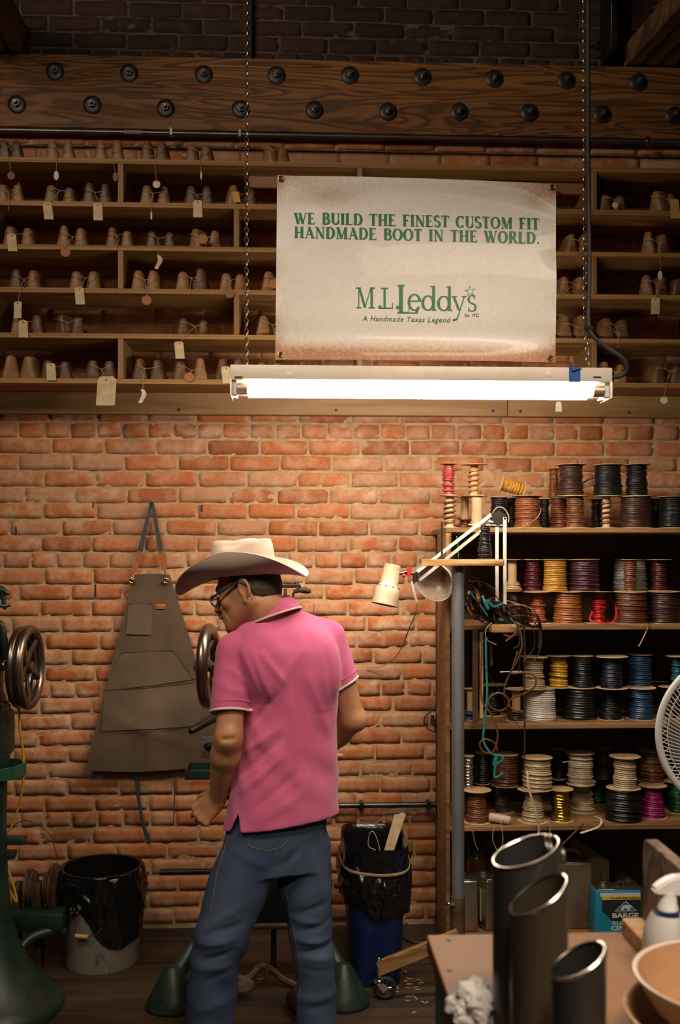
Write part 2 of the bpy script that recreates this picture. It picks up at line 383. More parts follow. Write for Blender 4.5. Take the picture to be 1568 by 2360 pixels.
ZA = P(200, 1350, 0).z - .0557 - .0015
WX0, WX1 = -2.6, 3.4
ZUP = 3.43                                   # hidden behind the timber beam
brick_wall('wall_back', WX0, WX1, 0, ZUP, ZA, (BRK, MORT), 2, 3)
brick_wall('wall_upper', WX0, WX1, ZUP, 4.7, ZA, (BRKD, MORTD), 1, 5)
bm = box(B(), (WX0, -6.6, -.06), (WX1, 0.02, 0)); struct('floor', bm, K['floor'], False)
bm = box(B(), (WX0, -6.6, 4.7), (WX1, .2, 4.8)); struct('ceiling', bm, mat('ceiling_boards', (.05, .03, .018), rough=.9), False)
# dark upright post on the upper wall, behind the left chain
a = P(572, 140, -.03); bm = box(B(), (P(566, 100, -.03).x, -.04, a.z-.05), (P(581, 100, -.03).x, .02, 4.7))
solo('wall_post', bm, mat('dark_wall_post', (.012, .008, .006), rough=.8), 'narrow dark upright post on the dark brick above the beam', 'post')
# ------------------------------------------------------------------ timber beam and its bolts
YB = -.085
zt, zb = P(784, 138, YB).z, P(784, 306, YB).z
bm = B(); box(bm, (WX0+.02, YB, zb), (WX1-.02, .02, zt), .006, 2)
solo('timber_beam', bm, K['beam'], 'thick dark bolted timber beam running across the brick wall', 'beam')
def bolt_at(px, py, label, n):
    c = P(px, py, YB); th = thing('beam_bolt', label, 'bolt', (c.x, YB, c.z-.036), 'bolts in the timber beam')
    bm = lathe(B(), [(0, .009), (.02, .009), (.032, .0075), (.0365, .004), (.0365, -.002), (0, -.002)], c, (0, -1, 0), 28); part('washer', bm, K['bolt_iron'], th)
    bm = B(); a0 = random.uniform(0, 1); pr = [(c.x+.0155*math.cos(a0+i*PI/3), YB-.008, c.z+.0155*math.sin(a0+i*PI/3)) for i in range(6)]
    prism(bm, pr, (0, -.014, 0)); cyl(bm, (c.x, YB-.02, c.z), (c.x, YB-.036, c.z), .009, 10, bev=.002); part('nut', bm, K['nut_iron'], th, ang=30)
up = [(127, 165), (298, 169), (470, 172), (638, 174), (807, 174), (974, 178), (1140, 182), (1306, 186), (1472, 190)]
dn = [(39, 241), (213, 242), (382, 250), (555, 252), (725, 254), (895, 258), (1059, 258), (1221, 260), (1389, 264), (1555, 267)]
for i, (x, y) in enumerate(up): bolt_at(x, y, f'{ORD[i]} bolt from the left in the upper row on the timber beam', i)
for i, (x, y) in enumerate(dn): bolt_at(x, y, f'{ORD[i]} bolt from the left in the lower row on the timber beam', i)
# conduit under the beam
th = thing('conduit_pipe', 'thin grey metal conduit running under the timber beam', 'pipe', P(784, 314, -.105))
bm = B(); zc = P(784, 314, -.105).z; tube(bm, [(WX0+.05, -.105, zc), (WX1-.05, -.105, zc)], .0085, 12); part('pipe', bm, K['conduit'], th)
for px in (395, 553, 1493):
    c = P(px, 312, -.105); bm = B(); box(bm, (c.x-.007, -.116, zc-.012), (c.x+.007, -.09, zc+.02), .002); part('pipe_clip', bm, K['steel'], th)
bm = B(); c = P(307, 305, -.105); tube(bm, [(c.x-.035, -.105, zc), (c.x+.035, -.105, zc)], .0094, 12); part('pipe_tape', bm, mat('faded_tape', (.28, .22, .2), rough=.6), th)
# ------------------------------------------------------------------ roof timbers at the top corners
def timber(p0, p1, w_, h_, label, grp):
    p0, p1 = V(p0), V(p1); d = (p1-p0); L = d.length; d.normalize(); s = d.cross(V((0, 0, 1))).normalized(); u = s.cross(d)
    bm = B(); obox(bm, (p0+p1)/2, d*L/2, s*w_/2, u*h_/2, .004)
    solo('roof_timber', bm, K['old_timber'], label, 'timber', grp)
pl = zt+.01
lx = P(62, 118, -.02).x
for i, lab in enumerate(('roof timber at top left, nearest the room centre', 'roof timber at top left, middle of the three', 'roof timber at top left, against the picture edge')):
    timber((lx-.028-i*.066, -.0, pl+.07), (lx-.028-i*.066, -2.6, pl+.07), .05, .14, lab, 'roof timbers at top left')
rx = P(1425, 141, -.02).x
for i, lab in enumerate(('leaning roof brace at top right, nearest the steel bracket', 'leaning roof brace at top right, middle of the three', 'leaning roof brace at top right, outermost of the three')):
    timber((rx+.045+i*.072, -.03, pl+.05), (rx+.045+i*.072+.32, -2.2, pl+.14), .055, .10, lab, 'leaning roof braces at top right')
a = P(1393, 135, -.05); b = P(1408, 30, -.05)
bm = B(); box(bm, (a.x, -.14, a.z-.005), (b.x, -.0, b.z+.3), .003); 
th = thing('steel_bracket', 'dark steel plate bracket on the beam at top right', 'bracket', (a.x, -.05, a.z)); part('plate', bm, K['dark_steel'], th)
bm = B(); c = P(1388, 108, -.08); cyl(bm, c, c-V((.03, 0, 0)), .016, 8, bev=.003); cyl(bm, c-V((.03, 0, 0)), c-V((.05, 0, 0)), .008, 8); part('nut', bm, K['steel'], th)
bm = box(B(), (b.x, -.03, a.z), (P(1418, 0, -.03).x, .02, 4.7)); solo('brace_post', bm, K['old_timber'], 'short brown timber post behind the steel bracket at top right', 'post')
# ------------------------------------------------------------------ pigeonhole shelving
YS = -.25
ROWZ = [P(300, y, YS).z for y in (366, 466, 566, 665, 769, 873)]      # top edges of the boards
TB = .019
XL, XR = -1.75, 2.35
sh = thing('pigeonhole_shelf', 'long plywood pigeonhole shelving full of shoe lasts on the brick wall', 'shelf', (0, 0, ROWZ[5]-.03))
for z in ROWZ:
    bm = B(); box(bm, (XL, YS+.003, z-TB), (XR, .0, z), .001); o = part('shelf_board', bm, K['ply'], sh, False)
    bm = B(); box(bm, (XL, YS, z-TB), (XR, YS+.003, z), .0008); part('board_edge', bm, K['ply_edge'], sh, False)
pitch = P(830, 420, YS).x - P(278, 420, YS).x
xa = P(278, 420, YS).x; xb = P(545, 520, YS).x
for r in range(5):
    base = xa if r % 2 == 0 else xb
    for k in range(-2, 4):
        x = base+k*pitch
        if XL < x < XR:
            bm = B(); box(bm, (x-.0105, YS+.001, ROWZ[r+1]+.0003), (x+.0105, -.0, ROWZ[r]-TB-.0003), .001); part('divider', bm, K['ply_edge_v'], sh, False)
# ledger plank below
zl1, zl0 = P(784, 906, -.042).z, P(784, 957, -.042).z
xs = P(1171, 930, -.042).x
for x0, x1, lab in ((WX0+.1, xs-.001, 'long pine ledger plank under the shelving, left of the joint'), (xs+.001, WX1-.2, 'pine ledger plank under the shelving, right of the joint')):
    o = solo('ledger_plank', box(B(), (x0, -.042, zl0), (x1, .0, zl1), .003), K['plank'], lab, 'plank', 'ledger planks', False)
    for px, py in ((412, 944), (775, 945), (1137, 947), (1200, 948), (1451, 951)):
        c = P(px, py, -.042)
        if x0 < c.x < x1:
            part('screw', lathe(B(), [(0, .003), (.004, .0025), (.0062, 0)], c, (0, -1, 0), 10), mat('blue_screw', (.02, .06, .13), rough=.4, metal=.5), o)
# back rail visible under the lowest board
# ------------------------------------------------------------------ shoe lasts
def last_mesh(name, wid, hgt, top, L, m, seed):
    rng = random.Random(seed)
    prof = [(-.96, .0), (-1.0, .06), (-.97, .25), (-.84, .52), (-.71, .78), (-.63, .92), (-.44, 1.0), (0, 1.04), (.44, 1.0), (.63, .92), (.71, .78), (.84, .52), (.97, .25), (1.0, .06), (.96, 0), (.4, -.0), (-.4, -.0)]
    st = [(0, .0, .0), (.002, .62, .95), (.008, .88, .99), (.025, 1.0, 1.0), (.06, 1.0, 1.0), (.085, .95, .97), (.098, .90, .86), (.12, .86, .70), (.15, .88, .54), (.18, .90, .42), (.21, .84, .34), (.232, .65, .28), (.243, .4, .2), (.246, 0, .1)]
    bm = B(); rings = []
    for s, wf, hf in st:
        y = s*L/.246; hh = hgt*hf; ww = wid/2*wf
        if ww < 1e-6: rings.append([bm.verts.new((0, y, hgt*(.45 if s == 0 else .09)))]); continue
        taper = 1 if s < .1 else .55+.45*min(1, (.25-s)/.15)
        ring = []
        for u, v in prof:
            x = u*ww
            if 0 < v: x *= 1-(v*(1-top)*(1.0 if s < .1 else .35))
            cx = .012*math.sin(s*9)*(1 if seed % 2 else -1)
            z = hh*v
            if s < .01: z = hh*(.03+.95*v)
            ring.append(bm.verts.new((x+cx, y, z)))
        rings.append(ring)
    n = len(prof)
    for A, C in zip(rings, rings[1:]):
        for k in range(n):
            k2 = (k+1) % n
            if len(A) == 1: bm.faces.new((A[0], C[k2], C[k]))
            elif len(C) == 1: bm.faces.new((A[k], A[k2], C[0]))
            else: bm.faces.new((A[k], A[k2], C[k2], C[k]))
    bmesh.ops.subdivide_edges(bm, edges=[e for e in bm.edges if e.calc_length() > .012], cuts=1, use_grid_fill=True)
    bmesh.ops.smooth_vert(bm, verts=bm.verts, factor=.4, use_axis_x=True, use_axis_y=True, use_axis_z=True)
    me = mesh_from(name, bm, m, True, 60); return me
lcol = [((.23, .105, .034), (.10, .045, .017)), ((.30, .145, .046), (.14, .065, .022)), ((.15, .07, .026), (.06, .028, .012)), ((.33, .155, .05), (.17, .08, .026))]
LM = []
for i, (c1, c2) in enumerate(lcol):
    m = mat(f'worn_last_wood_{i}', c1, c2, sc=17, rough=.5, stretch=(1, .5, 1), bump=.1, bsc=60)
    for j, (wd, hg, tp) in enumerate(((.0590, .079, .86), (.0605, .086, .74), (.0570, .074, .95))): LM.append(last_mesh('last_mesh', wd, hg, tp, .225+.006*j, m, i*3+j))
used = {}
def last(px, row, label, grp, var, rot=0, sc=1.0, yoff=.0):
    z = ROWZ[row]; c = P(px, 600, YS+.028+yoff)
    o = bpy.data.objects.new('shoe_last', LM[var % len(LM)]); COL.objects.link(o)
    o.location = (c.x, YS+.026+yoff, z+.0004); o.rotation_euler = (0, 0, math.radians(rot)); o.scale = (sc, min(1.0, .97/max(sc, .8))*.93, sc)
    return tag(o, label, 'shoe last', grp)
RN = ['top shelf', 'second shelf', 'third shelf', 'fourth shelf', 'fifth shelf', 'lowest shelf']
def catenary(a, b, sag, n=8, out=0):
    a, b = V(a), V(b); return [a.lerp(b, i/n)+V((0, -out*math.sin(PI*i/n), -sag*math.sin(PI*i/n))) for i in range(n+1)]
# row, left px, right px, tag kind, tag px, tag py, scale, rot, side
PAIRS = [
 (0, 8, 37, 'round dark', 26, 405, 1, 0), (0, 120, 157, 'oval white', 130, 405, 1, 0), (0, 232, 270, 'oval dark', 266, 408, 1, 0), (0, 337, 371, 'round white', 361, 425, 1, 0), (0, 441, 474, 'thin white', 464, 405, 1, 0), (0, 615, 652, 'string', 634, 380, 1.05, -25),
 (1, 4, 39, 'string', 20, 440, 1, 0), (1, 117, 157, 'paper', 111, 486, 1, 8), (1, 204, 240, 'paper', 226, 488, 1, 0), (1, 337, 376, 'thin white', 349, 497, 1, 0), (1, 441, 477, 'paper worn', 456, 481, 1, 0), (1, 540, 579, 'yellow', 545, 454, 1, 8),
 (2, 21, 61, 'paper', 28, 559, 1, 0), (2, 147, 184, 'round orange', 151, 581, 1, 0), (2, 257, 291, 'string', 268, 560, .95, 0), (2, 350, 391, 'curled', 365, 604, .92, 0), (2, 447, 495, 'round orange', 468, 551, 1, -25),
 (3, 36, 74, 'long paper', 41, 714, 1, 0), (3, 174, 213, 'paper', 184, 682, 1, 0), (3, 317, 351, 'round orange', 338, 692, 1.02, 0), (3, 420, 460, 'string', 435, 660, 1.05, 0), (3, 520, 552, 'round brown', 530, 676, 1, 0), (3, 618, 655, 'round orange', 632, 654, 1.05, 0),
 (4, 40, 84, 'paper', 54, 758, 1, 8), (4, 135, 181, 'string', 152, 760, 1.05, -40), (4, 424, 468, 'paper', 414, 807, .95, 10), (4, 608, 646, 'string', 632, 750, 1.05, 12),
 (5, 25, 62, 'none', 0, 0, 1.18, 20), (5, 110, 148, 'paper', 118, 857, 1.03, 0), (5, 213, 252, 'big paper', 245, 901, 1.05, 0), (5, 320, 360, 'curled white', 328, 913, 1, 0), (5, 416, 462, 'round orange', 436, 869, 1.05, 0), (5, 511, 547, 'paper', 522, 864, 1.03, 0), (5, 601, 637, 'none', 0, 0, 1.0, 0),
 (5, 697, 729, 'none', 0, 0, .98, 0), (5, 985, 1020, 'none', 0, 0, .94, 0), (5, 1073, 1107, 'none', 0, 0, .94, 0), (5, 1142, 1188, 'none', 0, 0, .93, 0),
 (1, 1398, 1432, 'small dark', 1418, 473, .98, 0), (1, 1508, 1550, 'yellow long', 1556, 481, 1.1, -50),
 (2, 1320, 1352, 'round dark', 1335, 594, .95, 0), (2, 1492, 1533, 'oval white', 1522, 635, 1.1, -40),
 (3, 1304, 1340, 'string', 1286, 660, .9, 0), (3, 1489, 1530, 'paper', 1511, 705, 1.1, -30), (3, 1566, 1600, 'none', 0, 0, 1, 0),
 (4, 1305, 1344, 'string', 1328, 800, 1.12, 0), (4, 1402, 1438, 'string', 1425, 800, 1.12, 0),
 (5, 1396, 1432, 'string', 1412, 862, 1.05, 0), (5, 1524, 1563, 'round white', 1531, 922, 1.12, 10),
]
pc = {}
for (row, pl_, pr_, tk, tx, ty, sc, rot) in PAIRS:
    side = 'left of the sign' if pl_ < 636 else ('right of the sign' if pl_ > 1280 else 'under the sign')
    k = pc.get((row, side), 0); pc[(row, side)] = k+1
    what = f'{ORD[k]} pair, {RN[row]}, {side}'
    v = random.randrange(len(LM))
    g = f'shoe lasts on the {RN[row]}'
    bot = 1.0
    last(pl_, row, f'worn shoe last, left of the {what}', g, v, rot, sc)
    v2 = v if random.random() < .7 else random.randrange(len(LM))
    last(pr_, row, f'worn shoe last, right of the {what}', g, v2, -rot*.3, sc*random.uniform(.94, 1.02), .0 if rot == 0 else .015)
    if tk == 'none': continue
    # twine looped from one last to the other, hanging over the board edge
    z = ROWZ[row]; yf = YS-.006
    a = P(pl_-9, 600, YS+.02); b = P(pr_+9, 600, YS+.02); hz = z+.055*sc
    A = V((a.x, YS+.02, hz)); Bp = V((b.x, YS+.024, hz+random.uniform(-.006, .006)))
    m1 = V(((A.x+Bp.x)/2+random.uniform(-.01, .01), YS+.004, hz-random.uniform(.012, .024)))
    c = P(tx, ty, yf) if tx else V((m1.x, yf, z-.03))
    big = 1
    sbm = B()
    tube(sbm, smooth_path([A, A.lerp(m1, .5)+V((0, -.012, .004)), m1], 4), .0011, 5)
    tube(sbm, smooth_path([m1, m1.lerp(Bp, .5)+V((0, -.012, -.004)), Bp], 4), .0011, 5)
    tube(sbm, smooth_path([m1, m1+V((random.uniform(-.015, .015), -.004, -.016)), m1+V((random.uniform(-.02, .02), -.012, -.035))], 4), .0010, 5)
    ball(sbm, m1, .0028, 6)
    dims = {'round': (.0145, .0145), 'oval': (.0095, .0175), 'thin': (.0035, .0165), 'paper': (.0175, .033), 'yellow': (.0135, .02), 'curled': (.009, .026), 'long': (.0145, .032), 'big': (.036, .056), 'small': (.012, .012)}
    kind = tk.split()[0]
    if tk == 'string':
        ends = V((c.x, yf, z-.012-random.uniform(0, .03)))
        tube(sbm, smooth_path([m1, m1.lerp(ends, .5)+V((.004, -.006, .004)), ends], 5), .0011, 5)
        solo('twine_loop', sbm, K['twine'], f'pale twine round the {what}', 'twine', 'twine on the lasts'); continue
    w_, h_ = dims[kind]
    if tk in ('round orange', 'round brown'): w_ = h_ = .0185
    if tk == 'yellow long': w_, h_ = .0185, .038
    wire_top = c+V((0, 0, h_*.8))
    tube(sbm, smooth_path([m1, m1.lerp(wire_top, .25)+V((0, -.004, .0)), m1.lerp(wire_top, .7)+V((random.uniform(-.002, .002), -.002, 0)), wire_top], 5), .0011, 5)
    mt = {'round dark': K['brown_tag'], 'oval white': K['white_tag'], 'oval dark': K['brown_tag'], 'round white': K['white_tag'], 'thin white': K['white_tag'], 'yellow': K['yellow_tag'], 'yellow long': K['yellow_tag'], 'round orange': K['orange_tag'], 'round brown': K['brown_tag'], 'small dark': K['paper_tag'], 'curled white': K['white_tag']}.get(tk, K['paper_tag'])
    nm = {'round dark': 'round tan', 'paper': 'rectangular paper', 'paper worn': 'worn rectangular', 'long paper': 'long paper', 'big paper': 'big stained paper', 'yellow': 'short yellow', 'yellow long': 'long yellow', 'curled': 'curled brown', 'small dark': 'small pale', 'oval dark': 'oval tan', 'thin white': 'edge-on white'}.get(tk, tk)
    tg = thing('hanging_tag', f'{nm} tag of the {what}', 'tag', (c.x, yf, c.z-h_), 'tags on the lasts')
    part('string', sbm, K['red_twine'] if tk == 'yellow' else K['twine'], tg)
    bm = B()
    if kind in ('round', 'oval', 'thin', 'small'):
        poly = [(c.x+w_*math.cos(2*PI*i/24), yf, c.z+h_*math.sin(2*PI*i/24)) for i in range(24)]; prism(bm, poly, (0, -.0018, 0))
    elif kind == 'curled':
        grid(bm, lambda u, v: (c.x+(u-.5)*2*w_*(.7+.3*math.sin(v*3))+.008*math.sin(v*4.5), yf-.004*math.sin(v*5)-.004*abs(u-.5), c.z+h_*(1-2*v)), 3, 12); solidify(bm, .0008)
    else:
        tl = random.uniform(-.004, .004); cr_ = min(w_, h_)*.35
        poly = [(c.x-w_-tl, yf, c.z-h_), (c.x+w_-tl, yf, c.z-h_), (c.x+w_+tl, yf, c.z+h_-cr_), (c.x+w_-cr_+tl, yf, c.z+h_), (c.x-w_+cr_+tl, yf, c.z+h_), (c.x-w_+tl, yf, c.z+h_-cr_)]
        prism(bm, poly, (0, -.0012, 0))
    part('tag_card', bm, mt, tg, ang=20)
    if kind in ('paper', 'big', 'long', 'round') and tk != 'round dark':
        part('eyelet', torus(B(), c+V((0, -.0022, h_*.75)), (0, 1, 0), .0028, .0009, 10, 5), K['brown_tag'], tg)
c = P(1288, 937, -.3)
tg = thing('hanging_tag', 'small cream tag hanging just below the lit tube near its right end', 'tag', (c.x, -.3, c.z-.02), 'tags on the lasts')
bm = B(); prism(bm, [(c.x-.012, -.3, c.z-.02), (c.x+.012, -.3, c.z-.02), (c.x+.012, -.3, c.z+.011), (c.x+.006, -.3, c.z+.019), (c.x-.006, -.3, c.z+.019), (c.x-.012, -.3, c.z+.011)], (0, -.0012, 0)); part('tag_card', bm, K['white_tag'], tg)
t1 = V((c.x, -.3, c.z+.015)); bm = B(); tube(bm, smooth_path([t1, t1+V((.002, .01, .06)), (c.x-.01, YS-.004, ROWZ[5]+.006), (c.x-.012, YS+.05, ROWZ[5]+.002)], 5), .0009, 5); part('string', bm, K['twine'], tg)
# ================================================================== hanging lamp, chains, banner
YC = -.86
SP = S(YC)
def chain(px0, px1, py1, label, wob):
    top = P(px0, -60, YC); top = V((top.x, YC, 4.68)); bot = P(px1, py1, YC)
    bm = B(); n = int((top-bot).length/.0185)
    for i in range(n):
        f = (i+.5)/n; c = bot.lerp(top, f)+V((wob*math.sin(f*9)*.004, 0, 0))
        ax = V((1, .35, 0)) if i % 2 else V((-.35, 1, 0))
        torus(bm, c, ax, .0075, .0013, 10, 5, *((1, 1.55) if True else (1, 1)))
    solo('lamp_chain', bm, K['chainm'], label, 'chain', 'lamp chains')
K['chainm'] = mat('bright_chain', (.55, .48, .38), rough=.3, metal=1)
def torus_z(bm, c, ax, R, r, n=12, m=5, st=1.5):
    """link whose long side is vertical"""
    ax = V(ax).normalized(); side = ax.cross(V((0, 0, 1))).normalized(); c = V(c); rings = []
    for i in range(n):
        a = 2*PI*i/n; p = side*math.cos(a)*R + V((0, 0, 1))*math.sin(a)*R*st; d = (side*math.cos(a)+V((0, 0, 1))*math.sin(a)).normalized()
        rings.append([bm.verts.new(c+p+(d*math.cos(2*PI*k/m)+ax*math.sin(2*PI*k/m))*r) for k in range(m)])
    for i in range(n):
        A, C = rings[i], rings[(i+1) % n]
        for k in range(m): bm.faces.new((A[k], C[k], C[(k+1) % m], A[(k+1) % m]))
def chain(px0, px1, py1, label, wob, bend=None):
    top = P(px0, -60, YC); top = V((top.x, YC, 4.69)); bot = P(px1, py1, YC)
    pts = [bot, top] if not bend else [bot, P(*bend, YC), top]
    bm = B(); i = 0
    for a, b in zip(pts, pts[1:]):
        n = int((b-a).length/.0165)
        for q in range(n):
            c = a.lerp(b, (q+.5)/n); i += 1
            ax = V((1, .45, 0)) if i % 2 else V((-.45, 1, 0))
            torus_z(bm, c, ax, .0062, .0014, 12, 5, 1.75)
    solo('lamp_chain', bm, K['chainm'], label, 'chain', 'lamp chains')
chain(570, 568, 850, 'bright link chain holding the left end of the tube lamp', 1)
chain(1345, 1356, 848, 'bright link chain holding the right end of the tube lamp', 1, (1349, 740))
# fixture
a, b = P(533, 848, YC), P(1399, 851, YC); zt_, zb_ = a.z, P(533, 881, YC).z
fx = thing('fluorescent_lamp', 'long white fluorescent tube lamp hanging on two chains below the sign', 'lamp', ((a.x+b.x)/2, YC, zb_-.04))
hw = .062
bm = B(); box(bm, (a.x, YC-hw, zb_), (b.x, YC+hw, zt_), .004, 2); part('housing', bm, K['white_enamel'], fx)
for sx_, x in ((-1, a.x), (1, b.x)):
    bm = B(); box(bm, (x-.004 if sx_ > 0 else x, YC-hw-.002, zb_-.052), (x if sx_ > 0 else x+.004, YC+hw+.002, zb_+.002), .002)
    part('end_plate', bm, K['white_enamel'], fx)
    for yy in (-.032, .036):
        bm = B(); box(bm, (min(x, x-sx_*.022), YC+yy-.012, zb_-.048), (max(x, x-sx_*.022), YC+yy+.012, zb_), .003); part('lamp_holder', bm, K['white_plastic'], fx)
TUBE = emis('lit_tube', (1, .90, .76), TUBE_STRENGTH)
for yy in (-.032, .036):
    zz = zb_-.026
    bm = B(); cyl(bm, (a.x+.055, YC+yy, zz), (b.x-.058, YC+yy, zz), .0185, 20); part('tube', bm, TUBE, fx)
    for x0, x1 in ((a.x+.02, a.x+.056), (b.x-.059, b.x-.02)):
        bm = B(); cyl(bm, (x0, YC+yy, zz), (x1, YC+yy, zz), .0188, 20, bev=.002); part('tube_cap', bm, mat('tube_cap_metal', (.55, .42, .33), rough=.4, metal=.6), fx)
for px in (667, 1266):
    part('knockout', lathe(B(), [(0, .0012), (.0085, .0012), (.0105, 0)], P(px, 863, YC-hw), (0, -1, 0), 20), K['white_enamel'], fx)
for px in (550, 1377):
    c = P(px, 869, YC-hw); bm = B(); box(bm, (c.x-.013, YC-hw-.003, c.z-.0025), (c.x+.013, YC-hw+.002, c.z+.002), .001); part('spring_clip', bm, K['dark_steel'], fx)
c0, c1 = P(1312, 850, YC-hw), P(1338, 880, YC-hw)
bm = B(); box(bm, (c0.x, YC-hw-.0016, c1.z-.001), (c1.x, YC-hw-.0002, zt_+.001)); 
prism(bm, [(c0.x+.004, YC-hw-.0022, zt_+.0), (c1.x+.008, YC-hw-.006, zt_-.003), (c0.x+.012, YC-hw-.009, zt_-.014)], (0, .001, 0)); part('blue_tape', bm, K['blue_tape'], fx, label='strip of blue masking tape')
# power cable
pts = [P(1357, -40, YC-.02), P(1356, 200, YC-.02), P(1358, 480, YC-.02), P(1359, 640, YC-.02), P(1357, 740, YC-.02), P(1368, 775, YC-.02), P(1402, 802, YC-.02), P(1434, 825, YC-.02), P(1446, 848, YC-.01), P(1432, 866, YC), P(1404, 870, YC)]
pts[0].z = 4.69
bm = B(); tube(bm, smooth_path(pts, 7), .0072, 10)
th = thing('power_cable', 'thick dark grey cable running down to the right end of the tube lamp', 'cable', pts[-1]); part('cable', bm, mat('grey_cable', (.035, .034, .034), rough=.55), th)
bm = B(); c = P(1357, 755, YC-.02); tube(bm, [c+V((-.012, 0, .004)), c+V((.012, 0, -.006))], .0095, 8); part('cable_tie', bm, K['rubber'], th)
# wooden batten behind the banner
a, b = P(572, 404, YC+.012), P(1345, 450, YC+.012)
bm = B(); n_ = 1
p0, p1 = P(573, 420, YC+.012), P(1346, 437, YC+.012)
obox(bm, (p0+p1)/2, (p1-p0)/2, (0, .006, 0), (0, 0, .0185), .001)
solo('sign_batten', bm, mat('reddish_batten', (.16, .065, .03), (.22, .09, .04), sc=3, rough=.7, stretch=(.5, 1, 8)), 'reddish wooden batten between the chains behind the top of the sign', 'batten')
# ------------------------------------------------------------------ banner
YN = YC-.02
CNR = [P(639, 405, YN), P(1282, 425, YN), P(635, 829, YN), P(1281, 835, YN)]
def ban(u, v):
    p = CNR[0].lerp(CNR[1], u).lerp(CNR[2].lerp(CNR[3], u), v)
    e = min(1, 4*u*(1-u)*1.2)
    y = -.010*math.sin(PI*v)*.6
    # gentle sag, pull lines from the grommets, curled hem at the bottom
    y += .0035*math.sin(9*v+1.5*math.sin(4*u)) * (math.exp(-u*6)+math.exp(-(1-u)*6))*.8
    y += -.012*math.exp(-((v-1.0)/.09)**2)*(.3+.7*e) + .004*math.exp(-((v-.86)/.06)**2)
    y += .005*math.exp(-((v-.20+.12*math.sin(PI*u))/.06)**2) - .006*math.exp(-(v/.08)**2)*e
    y += .006*math.exp(-((v-.38*u/.35)/.05)**2)*math.exp(-(u/.22)**2)*-1 + .0025*math.sin(23*v)*math.exp(-u*25) + .0025*math.sin(19*v+1)*math.exp(-(1-u)*25)
    return V((p.x, YN+y, p.z-.003*math.sin(PI*u)*0 + .0035*math.sin(PI*u)*(1-v)*1.2))
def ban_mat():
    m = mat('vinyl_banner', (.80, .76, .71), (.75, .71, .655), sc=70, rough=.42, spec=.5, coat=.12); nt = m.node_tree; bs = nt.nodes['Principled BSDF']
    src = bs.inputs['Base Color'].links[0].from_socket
    at = nt.nodes.new('ShaderNodeAttribute'); at.attribute_name = 'painted_reflection'  # mask for the warm brick and wood reflection mixed into the vinyl colour
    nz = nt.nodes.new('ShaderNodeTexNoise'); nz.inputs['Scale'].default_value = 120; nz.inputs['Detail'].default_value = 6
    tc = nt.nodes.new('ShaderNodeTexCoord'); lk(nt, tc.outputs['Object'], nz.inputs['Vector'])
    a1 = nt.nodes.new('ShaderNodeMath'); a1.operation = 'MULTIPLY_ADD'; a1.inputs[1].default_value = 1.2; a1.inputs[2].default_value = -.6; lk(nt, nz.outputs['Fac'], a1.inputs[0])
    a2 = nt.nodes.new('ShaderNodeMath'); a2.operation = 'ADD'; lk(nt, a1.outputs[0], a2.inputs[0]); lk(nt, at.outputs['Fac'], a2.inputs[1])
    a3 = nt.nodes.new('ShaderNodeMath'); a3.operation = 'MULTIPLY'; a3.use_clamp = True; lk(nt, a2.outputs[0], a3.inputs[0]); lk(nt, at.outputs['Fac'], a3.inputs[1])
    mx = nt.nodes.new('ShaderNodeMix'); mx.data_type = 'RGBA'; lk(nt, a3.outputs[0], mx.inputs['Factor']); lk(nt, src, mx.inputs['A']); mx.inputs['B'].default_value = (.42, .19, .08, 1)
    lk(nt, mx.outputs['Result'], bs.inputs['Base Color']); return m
NU, NV = 90, 60
bm = B(); grid(bm, ban, NU, NV)
vals = []  # painted orange reflection, strongest along the bottom and top edges
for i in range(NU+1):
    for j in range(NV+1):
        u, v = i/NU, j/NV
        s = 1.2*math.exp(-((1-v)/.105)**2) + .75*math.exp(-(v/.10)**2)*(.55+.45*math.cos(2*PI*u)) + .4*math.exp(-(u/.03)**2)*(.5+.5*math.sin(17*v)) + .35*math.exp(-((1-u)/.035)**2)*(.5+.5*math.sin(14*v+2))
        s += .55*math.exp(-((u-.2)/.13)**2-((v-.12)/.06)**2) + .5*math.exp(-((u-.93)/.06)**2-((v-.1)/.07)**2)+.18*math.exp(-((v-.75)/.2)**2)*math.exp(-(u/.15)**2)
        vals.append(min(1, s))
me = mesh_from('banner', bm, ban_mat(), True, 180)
at = me.attributes.new('painted_reflection', 'FLOAT', 'POINT'); at.data.foreach_set('value', np.array(vals, dtype=np.float32))
sign = thing('shop_banner', 'off-white vinyl banner with green lettering hanging above the tube lamp', 'banner', (CNR[2]+CNR[3])/2)
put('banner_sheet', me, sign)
for (u, v) in ((.014, .02), (.986, .02), (.018, .975), (.98, .978)):
    p = ban(u, v)+V((0, -.002, 0))
    o = part('grommet', torus(B(), p, (0, 1, 0), .0078, .0026, 20, 8), K['brass'], sign)
    part('hole', lathe(B(), [(0, .0005), (.0058, .0005)], p, (0, -1, 0), 14), K['black_iron'], o)
def bpx(px, py, off=.0012):
    """a point on the banner's surface at its print position"""
    p = P(px, py, YN)
    u, v = .5, .5
    for _ in range(3):
        l = CNR[0].lerp(CNR[2], v); r = CNR[1].lerp(CNR[3], v); u = (p.x-l.x)/(r.x-l.x)
        t = CNR[0].lerp(CNR[1], u); b = CNR[2].lerp(CNR[3], u); v = (t.z-p.z)/(t.z-b.z)
    q = ban(min(max(u, 0), 1), min(max(v, 0), 1)); return V((p.x, q.y-off, p.z))
